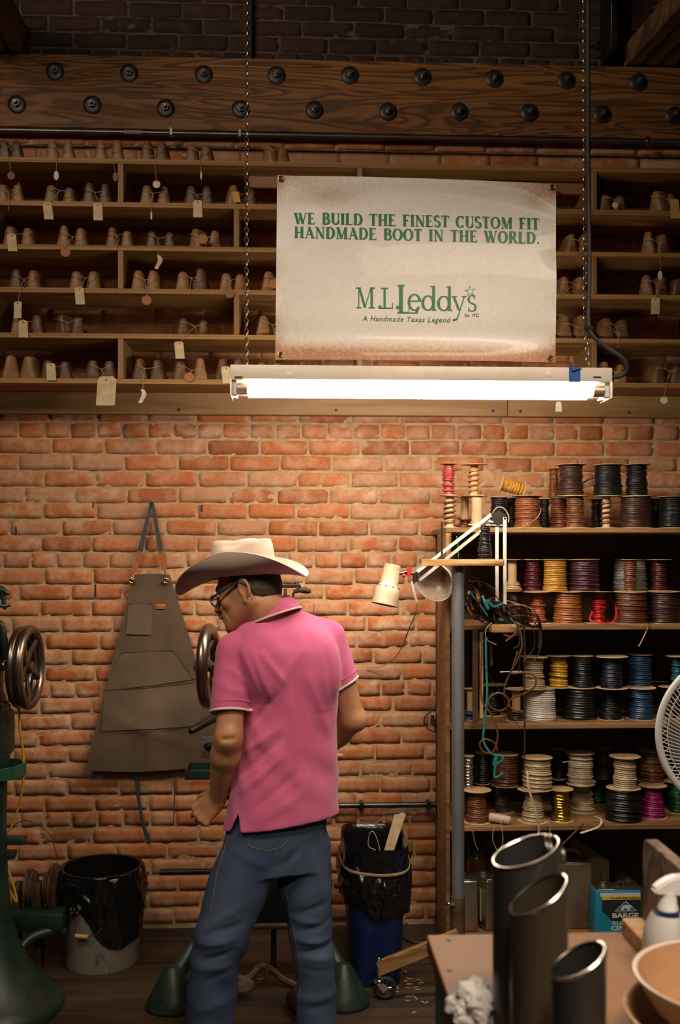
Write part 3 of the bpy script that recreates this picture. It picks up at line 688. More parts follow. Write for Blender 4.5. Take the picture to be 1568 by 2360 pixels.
# stroke letters: thick stems, thin hairlines, slab serifs, in units of the cap height
TK, TN, SF = .25, .085, .06
def ln(x0, y0, x1, y1, w_, n=6):
    dx, dy = x1-x0, y1-y0; L = math.hypot(dx, dy); ox, oy = -dy/L*w_/2, dx/L*w_/2
    if abs(dy) > .5*abs(dx): ox, oy = w_/2, 0
    return [[(x0+dx*i/n-ox, y0+dy*i/n-oy), (x0+dx*i/n+ox, y0+dy*i/n+oy), (x0+dx*(i+1)/n+ox, y0+dy*(i+1)/n+oy), (x0+dx*(i+1)/n-ox, y0+dy*(i+1)/n-oy)] for i in range(n)]
def ser(x, y, w_=.34, h_=SF): y = y+h_/2 if y < .5 else y-h_/2; return [[(x-w_/2, y-h_/2), (x-w_/2, y+h_/2), (x+w_/2, y+h_/2), (x+w_/2, y-h_/2)]]
def arc(cx, cy, rx, ry, a0, a1, tk=TK, tn=TN, n=18):
    out = []; q = []
    for i in range(n+1):
        a = math.radians(a0+(a1-a0)*i/n); wv = tn+(tk-tn)*abs(math.cos(a))**1.3
        x, y = cx+rx*math.cos(a), cy+ry*math.sin(a); q.append(((x-math.cos(a)*wv/2, y-math.sin(a)*wv/2), (x+math.cos(a)*wv/2, y+math.sin(a)*wv/2)))
    for (a, b), (c, d) in zip(q, q[1:]): out.append([a, b, d, c])
    return out
def dot(x, y, r): return [[(x+r*math.cos(2*PI*i/14), y+r*math.sin(2*PI*i/14)) for i in range(14)]]
def glyph(ch):
    L = ln
    if ch == 'W': return 1.18, L(.12, 1, .38, 0, TK)+L(.38, 0, .60, .92, TN)+L(.52, 1, .80, 0, TK)+L(.80, 0, 1.06, 1, TN)+ser(.12, 1, .3)+ser(.52, 1, .3)+ser(1.06, 1, .22)
    if ch == 'E': return .74, L(.2, 0, .2, 1, TK)+L(.1, .03, .66, .03, TN)+L(.1, .97, .62, .97, TN)+L(.2, .5, .5, .5, TN)+L(.66, 0, .66, .24, .04)+L(.61, 1, .61, .78, .04)+L(.5, .4, .5, .6, .04)+ser(.18, 0)+ser(.18, 1)
    if ch == 'F': return .68, L(.2, 0, .2, 1, TK)+L(.1, .97, .62, .97, TN)+L(.2, .5, .48, .5, TN)+L(.61, 1, .61, .76, .04)+L(.48, .4, .48, .6, .04)+ser(.2, 0)+ser(.18, 1)
    if ch == 'L': return .70, L(.2, 0, .2, 1, TK)+L(.1, .03, .66, .03, TN)+L(.65, 0, .65, .28, .04)+ser(.18, 0)+ser(.2, 1, .4)
    if ch == 'B': return .78, L(.2, 0, .2, 1, TK)+arc(.38, .75, .2, .22, -90, 90)+arc(.4, .27, .24, .24, -90, 90)+L(.1, .97, .4, .97, TN)+L(.2, .52, .4, .52, TN)+L(.1, .03, .42, .03, TN)
    if ch == 'U': return .86, L(.2, .3, .2, 1, TK)+L(.7, .3, .7, 1, TN)+arc(.45, .3, .25, .27, 180, 360, TK*.9)+ser(.2, 1)+ser(.7, 1, .26)
    if ch == 'I': return .40, L(.2, 0, .2, 1, TK)+ser(.2, 0)+ser(.2, 1)
    if ch == 'D': return .88, L(.2, 0, .2, 1, TK)+arc(.36, .5, .38, .47, -90, 90)+L(.1, .97, .38, .97, TN)+L(.1, .03, .38, .03, TN)
    if ch == 'T': return .76, L(.38, 0, .38, 1, TK)+L(.04, .97, .72, .97, TN)+L(.05, 1, .05, .74, .04)+L(.71, 1, .71, .74, .04)+ser(.38, 0)
    if ch == 'H': return .90, L(.2, 0, .2, 1, TK)+L(.7, 0, .7, 1, TK)+L(.2, .5, .7, .5, TN)+ser(.2, 0)+ser(.2, 1)+ser(.7, 0)+ser(.7, 1)
    if ch == 'N': return .92, L(.18, 0, .18, 1, TN)+L(.17, 1, .74, .02, TK)+L(.75, 0, .75, 1, TN)+ser(.18, 0, .28)+ser(.12, 1, .22)+ser(.75, 1, .28)
    if ch == 'S': return .62, arc(.30, .74, .19, .23, 35, 250, TK, TN)+arc(.32, .26, .21, .23, 70, -145, TK, TN)+L(.22, .56, .42, .44, .2, 3)+L(.48, .72, .48, .99, .04)+L(.1, .01, .1, .28, .04)
    if ch == 'C': return .82, arc(.44, .5, .32, .47, 42, 318)+L(.72, .70, .72, 1, .04)+L(.72, .05, .72, .24, .03)
    if ch == 'O': return .92, arc(.46, .5, .34, .47, 0, 360, TK, TN, 30)
    if ch == 'M': return 1.08, L(.18, 0, .18, 1, TN)+L(.2, 1, .52, .04, TK)+L(.52, .04, .84, 1, TN)+L(.88, 0, .88, 1, TK)+ser(.18, 0, .28)+ser(.16, 1, .26)+ser(.88, 0)+ser(.92, 1, .26)
    if ch == 'A': return .90, L(.14, 0, .44, 1, TN)+L(.42, 1, .76, 0, TK)+L(.26, .34, .6, .34, TN)+ser(.14, 0, .26)+ser(.76, 0, .32)
    if ch == 'R': return .84, L(.2, 0, .2, 1, TK)+arc(.38, .74, .21, .23, -90, 90)+L(.1, .97, .4, .97, TN)+L(.2, .51, .4, .51, TN)+L(.4, .5, .72, 0, TK*.95)+ser(.18, 0)+ser(.76, 0, .2)
    if ch == '.': return .32, dot(.16, .09, .095)
    if ch == ' ': return .52, []
    # lower case for the emblem, same units
    if ch == 'e': return .62, arc(.32, .33, .25, .31, 5, 325, .13, .05)+L(.1, .37, .57, .37, .05)
    if ch == 'd': return .72, arc(.32, .32, .24, .30, 0, 360, .13, .05, 26)+L(.57, 0, .57, 1.05, .13)+ser(.60, 0, .2, .05)+L(.42, 1.02, .6, 1.02, .05, 2)
    if ch == 'y': return .68, L(.08, .62, .36, .0, .13)+L(.64, .64, .26, -.40, .06)+L(.26, -.38, .04, -.44, .08, 3)+[[(-.03, .58), (-.03, .63), (.25, .63), (.25, .58)], [(.50, .58), (.50, .63), (.74, .63), (.74, .58)]]
    if ch == 's': return .46, [[(x*.78, y*.66) for x, y in q] for q in glyph('S')[1]]
    return .5, []
def text_line(bm, s, x0, y0, x1, y1, cap, track=.06):
    ws = [glyph(c) for c in s]; tot = sum(w_ for w_, _ in ws)+track*(len(s)-1); k = math.hypot(x1-x0, y1-y0)/tot
    dx, dy = (x1-x0)/tot, (y1-y0)/tot; cur = 0
    bm = B()
    for (w_, polys), ch in zip(ws, s):
        if ch == ' ': flat_part('slogan_word', bm, K['ink_green'], sign); bm = B()
        for q in polys:
            vs = [bm.verts.new(bpx(x0+dx*(cur+x), y0+dy*(cur+x)-cap*y)) for x, y in q]
            try: bm.faces.new(vs)
            except ValueError: pass
        cur += w_+track
    flat_part('slogan_word', bm, K['ink_green'], sign)
def flat_part(name, bm, m, parent):
    bmesh.ops.recalc_face_normals(bm, faces=bm.faces)
    for f in bm.faces:
        if f.normal.y > 0: f.normal_flip()
    me = bpy.data.meshes.new(name); bm.to_mesh(me); bm.free(); me.materials.append(m); return put(name, me, parent)
for s_, y0, y1 in (('WE BUILD THE FINEST CUSTOM FIT', 517, 530), ('HANDMADE BOOT IN THE WORLD.', 550, 563)): text_line(None, s_, 678, y0, 1244, y1, 27, .03)
def gl(bm, ch, x, y, hgt, wsc=1.0):
    for q in glyph(ch)[1]:
        vs = [bm.verts.new(bpx(x+px*hgt*wsc, y-py*hgt)) for px, py in q]; bm.faces.new(vs)
bm = B()
TK, TN = .13, .05
zx = lambda x: 600+x/2.1778; zy = lambda y: 380+y/2.1778
gl(bm, 'M', zx(478), zy(722), 48, .88); gl(bm, '.', zx(585), zy(724), 44); gl(bm, 'L', zx(606), zy(724), 48, .85); gl(bm, '.', zx(674), zy(726), 44)
TK, TN = .22, .05
gl(bm, 'L', zx(688), zy(748), 66, .62)
q = [(zx(690), zy(748)), (zx(690), zy(742)), (zx(775), zy(742)), (zx(790), zy(722)), (zx(797), zy(724)), (zx(790), zy(748))]; bm.faces.new([bm.verts.new(bpx(*p)) for p in q])
TK, TN = .13, .05
gl(bm, 'e', zx(738), zy(733), 58, .87); gl(bm, 'd', zx(806), zy(733), 54, .95); gl(bm, 'd', zx(885), zy(735), 54, .95); gl(bm, 'y', zx(962), zy(732), 52, .86)
gl(bm, 's', zx(1036), zy(739), 58, .84)
# outline star in place of the apostrophe
cx, cy = zx(1052), zy(637); pts = []
for i in range(10):
    r_ = 13.2 if i % 2 == 0 else 5.2; a_ = PI/2+i*PI/5+.12; pts.append((cx+r_*math.cos(a_), cy-r_*math.sin(a_)))
for i in range(10):
    (x0, y0), (x1, y1) = pts[i], pts[(i+1) % 10]
    k_ = .80; q = [(x0, y0), (x1, y1), (cx+(x1-cx)*k_, cy+(y1-cy)*k_), (cx+(x0-cx)*k_, cy+(y0-cy)*k_)]
    bm.faces.new([bm.verts.new(bpx(*p)) for p in q])
flat_part('shop_name', bm, K['ink_green'], sign)
def font_mesh(txt, shear=0.0, spacing=1.0, bold=0.0):
    cu = bpy.data.curves.new('t', 'FONT'); cu.body = txt; cu.shear = shear; cu.space_character = spacing; cu.size = 1; cu.offset = bold; cu.resolution_u = 3
    o = bpy.data.objects.new('t', cu); COL.objects.link(o); dg = bpy.context.evaluated_depsgraph_get(); me = bpy.data.meshes.new_from_object(o.evaluated_get(dg))
    bpy.data.objects.remove(o); bpy.data.curves.remove(cu); return me
def font_on(txt, fn, w_, h_, mname, m, parent, shear=0, spacing=1, bold=0):
    """fn maps (0..1 across, 0..1 cap height) to a point"""
    me = font_mesh(txt, shear, spacing, bold); xs_ = [v.co.x for v in me.vertices]; ys_ = [v.co.y for v in me.vertices]
    x0, x1 = min(xs_), max(xs_)
    for v in me.vertices: v.co = fn((v.co.x-x0)/(x1-x0), v.co.y/.69)
    me.materials.clear(); me.materials.append(m); bm = bmesh.new(); bm.from_mesh(me); bpy.data.meshes.remove(me)
    return flat_part(mname, bm, m, parent)
font_on('A Handmade Texas Legend', lambda u, v: bpx(zx(512)+u*(zx(955)-zx(512)), zy(784)+u*4-v*11.5), 1, 1, 'tagline', K['ink_green'], sign, .28, 1.12, .004)
font_on('Est. 1922', lambda u, v: bpx(zx(1027)+u*(zx(1097)-zx(1027)), zy(764)-v*7), 1, 1, 'founding_year', K['ink_black'], sign)
# ================================================================== spool shelves on the right
YF = -.40
def zf(py): return P(1300, py, YF).z
UX0 = P(1038, 1500, YF).x; UX1 = 2.15
BZ = [zf(1216), zf(1440), zf(1668), zf(1902), .080]          # tops of the boards
TBR = .019
us = thing('spool_shelf_unit', 'wooden shelf unit filled with spools of leather lacing beside the brick wall', 'shelf unit', ((UX0+UX1)/2, -.2, 0))
bm = box(B(), (UX0-.016, YF, .0), (UX0, YF+.235, BZ[0]-TBR), .002); part('side_panel', bm, K['shelf_wood'], us, False)
for z in BZ:
    x0 = UX0+.0003 if z < BZ[0]-.01 else UX0-.016
    bm = box(B(), (x0, YF-.002, z-TBR), (UX1, -.012, z), .0015); part('shelf_board', bm, K['shelf_wood'], us, False)
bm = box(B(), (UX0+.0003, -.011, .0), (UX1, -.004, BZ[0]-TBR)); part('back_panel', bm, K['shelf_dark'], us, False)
bm = box(B(), (UX1+.0003, YF, 0), (UX1+.016, -.004, BZ[0]), .002); part('side_panel', bm, K['shelf_wood'], us, False)
# low worn board and paper strip on the side panel
c0, c1 = P(1018, 1580, -.2), P(1018, 1700, -.2)
# ------------------------------------------------------------------ spools
FR, SHH, FT = .060, .1235, .0022
def lacing_mesh(rad, h, turns, m, seed, taper=0.0, loose=0.0, sparse=False):
    rng = random.Random(seed); bm = B(); n = 26; nh = turns*4; rings = []
    amp = min(.0024, h/turns*.42); offs = [rng.uniform(-.0016, .0016)*(1+4*loose) for _ in range(turns+2)]
    til = [(rng.uniform(-.35, .35)*loose, rng.uniform(0, 6.28)) for _ in range(turns+2)]
    for j in range(nh+1):
        v = j/nh; ring = []
        for k in range(n):
            a = 2*PI*k/n; ph = v*turns+a/(2*PI); i = min(int(ph), turns+1); fr = ph-i
            r = rad*(1+taper*(.5-v)*1.2) + offs[i] + amp*(abs(math.sin(PI*fr))*2-1.0)
            r += loose*.0025*math.sin(3*a+seed+v*7)
            z = v*h + til[i][0]*math.sin(a+til[i][1])*.012*min(1, v*8, (1-v)*8)
            ring.append(bm.verts.new((r*math.cos(a), r*math.sin(a), z)))
        rings.append(ring)
    for A, C in zip(rings, rings[1:]):
        for k in range(n): bm.faces.new((A[k], A[(k+1) % n], C[(k+1) % n], C[k]))
    bm.faces.new(rings[0][::-1]); bm.faces.new(rings[-1])
    return mesh_from('lacing', bm, m, True, 75)
def flange_mesh(r):
    bm = lathe(B(), [(0, 0), (r-.0006, 0), (r, .0006), (r, FT-.0006), (r-.0006, FT), (.017, FT), (.0165, FT-.0004), (.012, FT-.0004), (0, FT-.0004)], (0, 0, 0), n=36)
    return mesh_from('flange', bm, K['card'], True, 30)
FLM = {}
COLS = {'red': (.36, .045, .03), 'orange': (.42, .14, .03), 'amber': (.50, .24, .03), 'dark brown': (.05, .020, .012), 'black': (.010, .009, .009), 'brown': (.13, .045, .018), 'rust brown': (.21, .065, .02), 'tan': (.44, .28, .14), 'maroon': (.07, .008, .012), 'purple': (.055, .012, .022), 'grey': (.30, .29, .27), 'orange brown': (.29, .095, .025), 'bright red': (.42, .008, .012), 'cream': (.52, .40, .24), 'yellow': (.60, .34, .02), 'navy': (.012, .018, .035), 'blue': (.02, .062, .15), 'teal': (.01, .11, .15), 'white': (.66, .62, .57), 'silver': (.55, .52, .47), 'pale cream': (.56, .46, .32), 'charcoal': (.04, .04, .04), 'gold': (.55, .36, .06), 'magenta': (.33, .015, .16), 'green': (.01, .12, .03), 'dark grey': (.09, .085, .08), 'copper brown': (.16, .06, .02), 'rust orange': (.33, .075, .025)}
LAM = {}
def lac(c):
    if c not in LAM:
        k = COLS[c]; me_ = c in ('silver', 'gold')
        LAM[c] = mat('lacing_'+c.replace(' ', '_'), k, tuple(q*.72 for q in k), sc=60, rough=.25 if me_ else .36, metal=.95 if me_ else 0, spec=.6)
    return LAM[c]
sid = [0]
def spool(px, row, lay, half, color, label, depth=-.325, fr=FR, style='full', h=SHH, z0=None, tilt=None, turns=15, loose=.25, top=True, core_mat=None):
    """row: shelf board; lay: 0 on the board, 1 on the spools below"""
    sid[0] += 1
    rad = half/S(depth)*1.03; zb = BZ[row]+.0004+lay*(SHH+.0006) if z0 is None else z0
    c = P(px, 1400, depth)
    th = thing('lace_spool', label, 'spool', (c.x, depth, zb), 'spools of leather lacing')
    def sub(nm, me, z, rot=None):
        o = bpy.data.objects.new(nm, me); COL.objects.link(o); o.parent = th; o.location = (0, 0, z); return o
    if fr not in FLM: FLM[fr] = flange_mesh(fr)
    sub('flange', FLM[fr], 0)
    if top: 
        o = sub('flange', FLM[fr], h-FT); o.rotation_euler = (random.uniform(-.02, .02), random.uniform(-.02, .02), random.uniform(0, 3))
    cr = min(.017, rad*.8) if style != 'bare' else rad
    me = mesh_from('core', lathe(B(), [(0, 0), (cr, 0), (cr, h-2*FT), (0, h-2*FT)], (0, 0, 0), n=20), core_mat or K['card']); sub('core', me, FT)
    if style == 'full': sub('lacing', lacing_mesh(rad, h-2*FT-.001, turns, lac(color), sid[0], .08, loose), FT+.0003)
    elif style == 'cone': sub('lacing', lacing_mesh(rad, h-2*FT-.001, turns, lac(color), sid[0], .38, loose), FT+.0003)
    elif style == 'wraps':            # a few turns of lace on a bare core
        bm = B(); pts = []; nt_ = 5
        for i in range(nt_*16+1): a = 2*PI*i/16; v = i/(nt_*16); pts.append((math.cos(a)*(rad+.001), math.sin(a)*(rad+.001), .008+v*(h-.03)))
        tube(bm, pts, .0042, 6, flat=(.5, 1)); sub('lacing', mesh_from('lacing', bm, lac(color)), FT); 
    elif style == 'low':
        sub('lacing', lacing_mesh(rad*1.35, h*.28, 4, lac(color), sid[0], .2, .8), FT+.0003)
    if tilt: th.rotation_euler = tilt
    return th
R1, R2 = 0, 0
SPOOLS = [
 # top of the unit, lower layer
 (1037, 0, 0, 12, 'brown', 'wraps', 'nearly empty spool with brown wraps at the left end of the unit top', dict(fr=.036)),
 (1072, 0, 0, 11, 'brown', 'low', 'tan cardboard core with brown lace sagged round its foot on the unit top', dict(fr=.03, depth=-.25)),
 (1100, 0, 0, 12.5, 'tan', 'bare', 'bare tan cardboard core standing on the unit top', dict(fr=.03, depth=-.34)),
 (1150, 0, 0, 18, 'black', 'full', 'black lacing spool behind the lamp elbow on the unit top', dict(fr=.032, depth=-.27)),
 (1180, 0, 0, 13, 'black', 'full', 'narrow black spool between two wider spools on the unit top', dict(fr=.022, depth=-.2)),
 (1216, 0, 0, 27, 'rust brown', 'full', 'rust brown lacing spool with a loose end on the unit top', dict()),
 (1254, 0, 0, 12, 'black', 'full', 'narrow black spool standing behind and right of the rust brown one', dict(fr=.03, depth=-.16)),
 (1291, 0, 0, 20, 'rust brown', 'full', 'reddish brown spool, left of two close together on the unit top', dict(depth=-.20, fr=.05)),
 (1326, 0, 0, 19, 'copper brown', 'full', 'brown spool, right of two close together on the unit top', dict(depth=-.335, fr=.05)),
 (1376, 0, 0, 11, 'black', 'full', 'thin black spool behind a half bare spool on the unit top', dict(depth=-.14, fr=.04)),
 (1398, 0, 0, 11, 'brown', 'wraps', 'half bare spool with brown lace on its upper part on the unit top', dict(depth=-.335, fr=.045)),
 (1466, 0, 0, 33, 'dark brown', 'full', 'wide dark brown spool on the unit top', dict(fr=.062)),
 (1510, 0, 0, 20, 'black', 'full', 'black spool mostly hidden behind its neighbour on the unit top', dict(depth=-.165, fr=.045)),
 (1552, 0, 0, 30, 'black', 'full', 'wide black spool at the right picture edge on the unit top', dict()),
 # top of the unit, upper layer
 (1034, 0, 1, 11, 'red', 'full', 'narrow red spool standing highest at the left end of the unit top', dict(fr=.036, loose=.5, turns=12)),
 (1093, 0, 1, 11, 'orange', 'wraps', 'spool with a few orange wraps under a wide round cardboard flange', dict(depth=-.30, fr=.052)),
 (1316, 0, 1, 26, 'dark brown', 'full', 'dark brown spool on top of the two close brown spools', dict(depth=-.30)),
 (1277, 0, 1, 10, 'rust brown', 'cone', 'light brown spool behind the dark brown one on the upper layer', dict(depth=-.14, fr=.03)),
 (1401, 0, 1, 30, 'black', 'full', 'wide black spool in the upper layer on the unit top', dict(depth=-.30)),
 (1468, 0, 1, 22, 'black', 'full', 'glossy black spool standing on the wide dark brown spool', dict(depth=-.31, fr=.054)),
 # second shelf
 (1181, 1, 1, 13, 'tan', 'low', 'tan core with a few beige wraps right of the lamp arm', dict(depth=-.3, fr=.04)),
 (1228, 1, 1, 16, 'maroon', 'cone', 'small maroon spool on the second shelf', dict(depth=-.29, fr=.05)),
 (1280, 1, 1, 25, 'amber', 'full', 'bright orange yellow spool on the second shelf', dict(turns=17, loose=.05, fr=.052)),
 (1347, 1, 1, 31, 'purple', 'full', 'wide dark purple spool on the second shelf', dict(turns=13)),
 (1453, 1, 1, 35, 'grey', 'full', 'wide pale grey spool behind a thin brown one on the second shelf', dict(depth=-.22, fr=.066, turns=19, loose=.05)),
 (1453, 1, 1, 13, 'copper brown', 'full', 'thin brown spool in front of the pale grey one', dict(depth=-.34, fr=.034)),
 (1520, 1, 1, 16, 'maroon', 'full', 'shaded dark maroon spool at the right end of the second shelf', dict(depth=-.29)),
 (1241, 1, 0, 15, 'rust orange', 'cone', 'small rust orange spool below the maroon one', dict(fr=.055, loose=.6)),
 (1309, 1, 0, 30, 'orange brown', 'full', 'wide orange brown spool below the orange yellow one', dict(turns=13, loose=.15)),
 (1381, 1, 0, 13, 'bright red', 'full', 'bright red spool with a loose loop at its foot', dict(fr=.058, loose=.5)),
 (1454, 1, 0, 35, 'brown', 'full', 'wide brown spool below the pale grey one', dict(loose=.5, fr=.064)),
 (1532, 1, 0, 31, 'dark brown', 'full', 'wide dark reddish brown spool right of the wide brown one', dict()),
 (1188, 1, 0, 12, 'dark brown', 'full', 'dark spool in the shade behind the lamp base', dict(depth=-.2, fr=.045)),
 # third shelf
 (1231, 2, 1, 21, 'cream', 'full', 'cream lacing spool with a loose end above the white spool', dict(fr=.056, loose=.4)),
 (1288, 2, 1, 17, 'yellow', 'full', 'bright yellow spool on the third shelf', dict(fr=.058, loose=.7, turns=13, depth=-.29)),
 (1344, 2, 1, 20, 'black', 'full', 'black spool right of the yellow one on the third shelf', dict(fr=.044, depth=-.3)),
 (1411, 2, 1, 22, 'navy', 'full', 'blackish navy spool under a tilted flange on the third shelf', dict(fr=.062, depth=-.325)),
 (1475, 2, 1, 26, 'blue', 'full', 'blue spool standing on another blue spool', dict(fr=.05, depth=-.25)),
 (1518, 2, 1, 10, 'dark brown', 'full', 'dim brown spool behind the upper blue spool', dict(fr=.035, depth=-.12)),
 (1562, 2, 1, 12, 'teal', 'full', 'teal spool at the right picture edge above the fan', dict(fr=.045)),
 (1084, 2, 0, 9, 'blue', 'low', 'small tan spool with blue lace beside the steel post', dict(fr=.024, depth=-.3)),
 (1138, 2, 0, 14, 'black', 'full', 'black spool behind the hanging laces on the third shelf', dict(fr=.055, depth=-.18)),
 (1190, 2, 0, 12, 'dark brown', 'low', 'nearly empty core with dark lace behind the hanging laces', dict(fr=.056, depth=-.32)),
 (1246, 2, 0, 33, 'white', 'full', 'wide white spool on the third shelf', dict(turns=15, loose=.03, fr=.0595, depth=-.3)),
 (1336, 2, 0, 36, 'black', 'full', 'wide black spool below the yellow one', dict(turns=12, fr=.064, depth=-.28)),
 (1408, 2, 0, 19, 'black', 'cone', 'narrow black spool below the blackish navy one', dict(fr=.05, depth=-.3)),
 (1478, 2, 0, 26, 'blue', 'full', 'blue spool with another blue spool on top', dict(fr=.058, depth=-.3)),
 (1545, 2, 0, 18, 'black', 'full', 'black spool beside the fan on the third shelf', dict(fr=.046, depth=-.28)),
 # lowest spool shelf
 (1080, 3, 1, 11, 'silver', 'full', 'shiny silver spool right against the steel post', dict(fr=.024, turns=10, depth=-.30)),
 (1113, 3, 1, 14, 'black', 'full', 'black spool right of the shiny silver one', dict(fr=.03, depth=-.24)),
 (1165, 3, 1, 27, 'brown', 'full', 'dull brown spool beside the teal lace end', dict(turns=17, fr=.053, depth=-.27)),
 (1239, 3, 1, 30, 'cream', 'full', 'wide cream spool with a label on its flange', dict(fr=.058, loose=.35, depth=-.34)),
 (1289, 3, 1, 9, 'black', 'full', 'thin black spool between two cream spools', dict(fr=.03, depth=-.17)),
 (1338, 3, 1, 26, 'pale cream', 'full', 'pale cream spool with its lace end sticking out', dict(fr=.056, loose=.3, depth=-.26)),
 (1393, 3, 1, 22, 'charcoal', 'full', 'charcoal spool between the pale cream and beige ones', dict(fr=.04, depth=-.15)),
 (1441, 3, 1, 24, 'cream', 'full', 'beige spool on top of the wide black one, white sticker on its flange', dict(fr=.06, loose=.2, depth=-.335)),
 (1502, 3, 1, 26, 'copper brown', 'full', 'copper brown spool beside the fan', dict(fr=.054, depth=-.22)),
 (1100, 3, 0, 20, 'rust brown', 'cone', 'brown spool at the left end of the lowest spool row', dict(fr=.055, depth=-.335)),
 (1158, 3, 0, 14, 'dark grey', 'full', 'dim grey spool behind the lying thread cone', dict(fr=.05, depth=-.19)),
 (1229, 3, 0, 20, 'cream', 'cone', 'tan spool on a wide flange at the front of the lowest row', dict(fr=.062, depth=-.335)),
 (1293, 3, 0, 20, 'gold', 'full', 'shiny gold spool in the lowest row', dict(fr=.05, turns=11, loose=.6, depth=-.33)),
 (1342, 3, 0, 22, 'pale cream', 'cone', 'off-white spool with a long loose strap in the lowest row', dict(fr=.054, depth=-.2)),
 (1379, 3, 0, 12, 'green', 'full', 'dark green spool in the shade of the lowest row', dict(fr=.03, depth=-.08)),
 (1437, 3, 0, 38, 'black', 'full', 'widest black spool in the lowest row', dict(fr=.066, turns=13, depth=-.325)),
 (1505, 3, 0, 22, 'magenta', 'cone', 'magenta spool in the lowest row', dict(fr=.056, depth=-.29)),
 (1562, 3, 0, 17, 'green', 'full', 'green spool at the right picture edge in the lowest row', dict(fr=.05, depth=-.22)),
]
for _ in range(6):                                                    # flanges of neighbours may touch, not cross
    for i, a in enumerate(SPOOLS):
        for b in SPOOLS[i+1:]:
            if a[1:3] != b[1:3]: continue
            pa, pb = P(a[0], 1400, a[7].get('depth', -.325)), P(b[0], 1400, b[7].get('depth', -.325)); dd = math.hypot(pa.x-pb.x, pa.y-pb.y)
            fa, fb = a[7].get('fr', FR), b[7].get('fr', FR); ov = fa+fb+.0006-dd
            if ov > 0:
                ma, mb = a[3]/S(pa.y)*1.06+.0015, b[3]/S(pb.y)*1.06+.0015; ra, rb = max(fa-ma, 0), max(fb-mb, 0)
                if ra+rb > 0: k_ = min(1, ov/(ra+rb)); a[7]['fr'] = round(fa-ra*k_, 4); b[7]['fr'] = round(fb-rb*k_, 4)
for px, row, lay, half, col_, sty, lab, kw in SPOOLS: spool(px, row, lay, half, col_, lab, style=sty, **kw)
# the tilted amber spool lying on the others
c = P(1180, 1118, -.3)
th = thing('lace_spool', 'amber lacing spool lying tilted on its side on the unit top', 'spool', (c.x, -.3, BZ[0]+SHH+.026), 'spools of leather lacing')
for z in (-.045, .045):
    o = bpy.data.objects.new('flange', flange_mesh(.036)); COL.objects.link(o); o.parent = th; o.location = (0, 0, z)
o = bpy.data.objects.new('lacing', lacing_mesh(.024, .085, 14, lac('amber'), 77, .1, .2)); COL.objects.link(o); o.parent = th; o.location = (0, 0, -.041)
th.rotation_euler = (0, math.radians(106), 0); th.location.z += .012
# lying cone of pinkish thread on the lowest spool shelf
c = P(1156, 1882, -.395)
th = thing('thread_cone', 'pinkish white cone of thread lying on the lowest spool shelf', 'thread', (c.x, -.37, BZ[3]+.0185))
ax = V((.92, -.38, -.08)).normalized(); L = .085; cc = V((c.x, -.37, BZ[3]+.0195))
part('thread', lathe(B(), [(0, -L/2+.002), (.015, -L/2+.002)] + [(.0165+.0012*math.sin(i*2.2), -L/2+.003+i*(L-.008)/24) for i in range(25)] + [(.014, L/2-.003), (0, L/2-.003)], cc, ax, 20), mat('pink_thread', (.60, .44, .38), rough=.7), th)
part('paper_core', lathe(B(), [(.007, -L/2), (.0095, -L/2), (.0095, L/2), (.007, L/2), (.007, -L/2)], cc, ax, 18), K['card'], th)
bm = B(); e = cc+ax*.01+V((0, -.018, 0)); tube(bm, smooth_path([e, P(1155, 1895, -.42), P(1160, 1935, -.425), P(1150, 1962, -.425), P(1136, 1935, -.425), P(1140, 1905, -.42)], 6), .0011, 5); part('loose_thread', bm, K['cloth_white'], th)
# loose ends of lace on and below the shelves
def lace(pts, r, m, label, grp=None, flat=None, k=7, name='leather_lace'):
    bm = B(); tube(bm, smooth_path([P(*p) for p in pts], k), r, 7, flat=flat); return solo(name, bm, m, label, 'lace', grp)
lace([(1216, 1775, -.41), (1219, 1815, -.43), (1232, 1860, -.435), (1242, 1900, -.435), (1240, 1950, -.43)], .0035, lac('cream'), 'cream strap trailing down in front of the wide cream spool', flat=(1.3, .5))
lace([(1255, 1890, -.41), (1268, 1900, -.425), (1266, 1925, -.43), (1256, 1950, -.43)], .003, lac('tan'), 'tan strap curling over the edge below the tan spool', flat=(1.3, .5))
lace([(1372, 1882, -.36), (1386, 1888, -.39), (1380, 1905, -.43), (1338, 1920, -.435)], .0035, lac('pale cream'), 'white strap end hanging over the edge of the lowest spool shelf', flat=(1.4, .5))
lace([(1345, 1898, -.39), (1325, 1918, -.43), (1296, 1946, -.44)], .003, lac('brown'), 'brown strap end hanging below the lowest spool shelf', flat=(1.3, .5))
lace([(1498, 1437, -.395), (1490, 1455, -.425), (1478, 1480, -.43), (1472, 1490, -.43)], .0025, lac('rust brown'), 'thin brown strap end below the second shelf', flat=(1.3, .5))
lace([(1408, 1386-6, -.28), (1420, 1395, -.33), (1418, 1428, -.385), (1396, 1436, -.395), (1362, 1430, -.385), (1366, 1410, -.36)], .0032, lac('bright red'), 'loose loop of red lace round the foot of the bright red spool', flat=(1.3, .6))
lace([(1244, 1168, -.38), (1247, 1178, -.395), (1236, 1196, -.4), (1218, 1206, -.405), (1204, 1214, -.41)], .0018, lac('rust brown'), 'loose end of the rust brown lace on the unit top')
lace([(1345, 1112, -.33), (1358, 1105, -.37), (1378, 1100, -.37)], .003, lac('black'), 'short black strap end sticking out left of a black spool', flat=(1.3, .6))
lace([(1090, 1915, -.43), (1096, 1945, -.43), (1103, 1958, -.43)], .0014, lac('tan'), 'thin tan string hanging below the lowest spool shelf near the steel post')
lace([(1330, 1755, -.33), (1310, 1755, -.37), (1298, 1757, -.38)], .003, lac('pale cream'), 'short pale lace end sticking out left of the pale cream spool', flat=(1.3, .5))
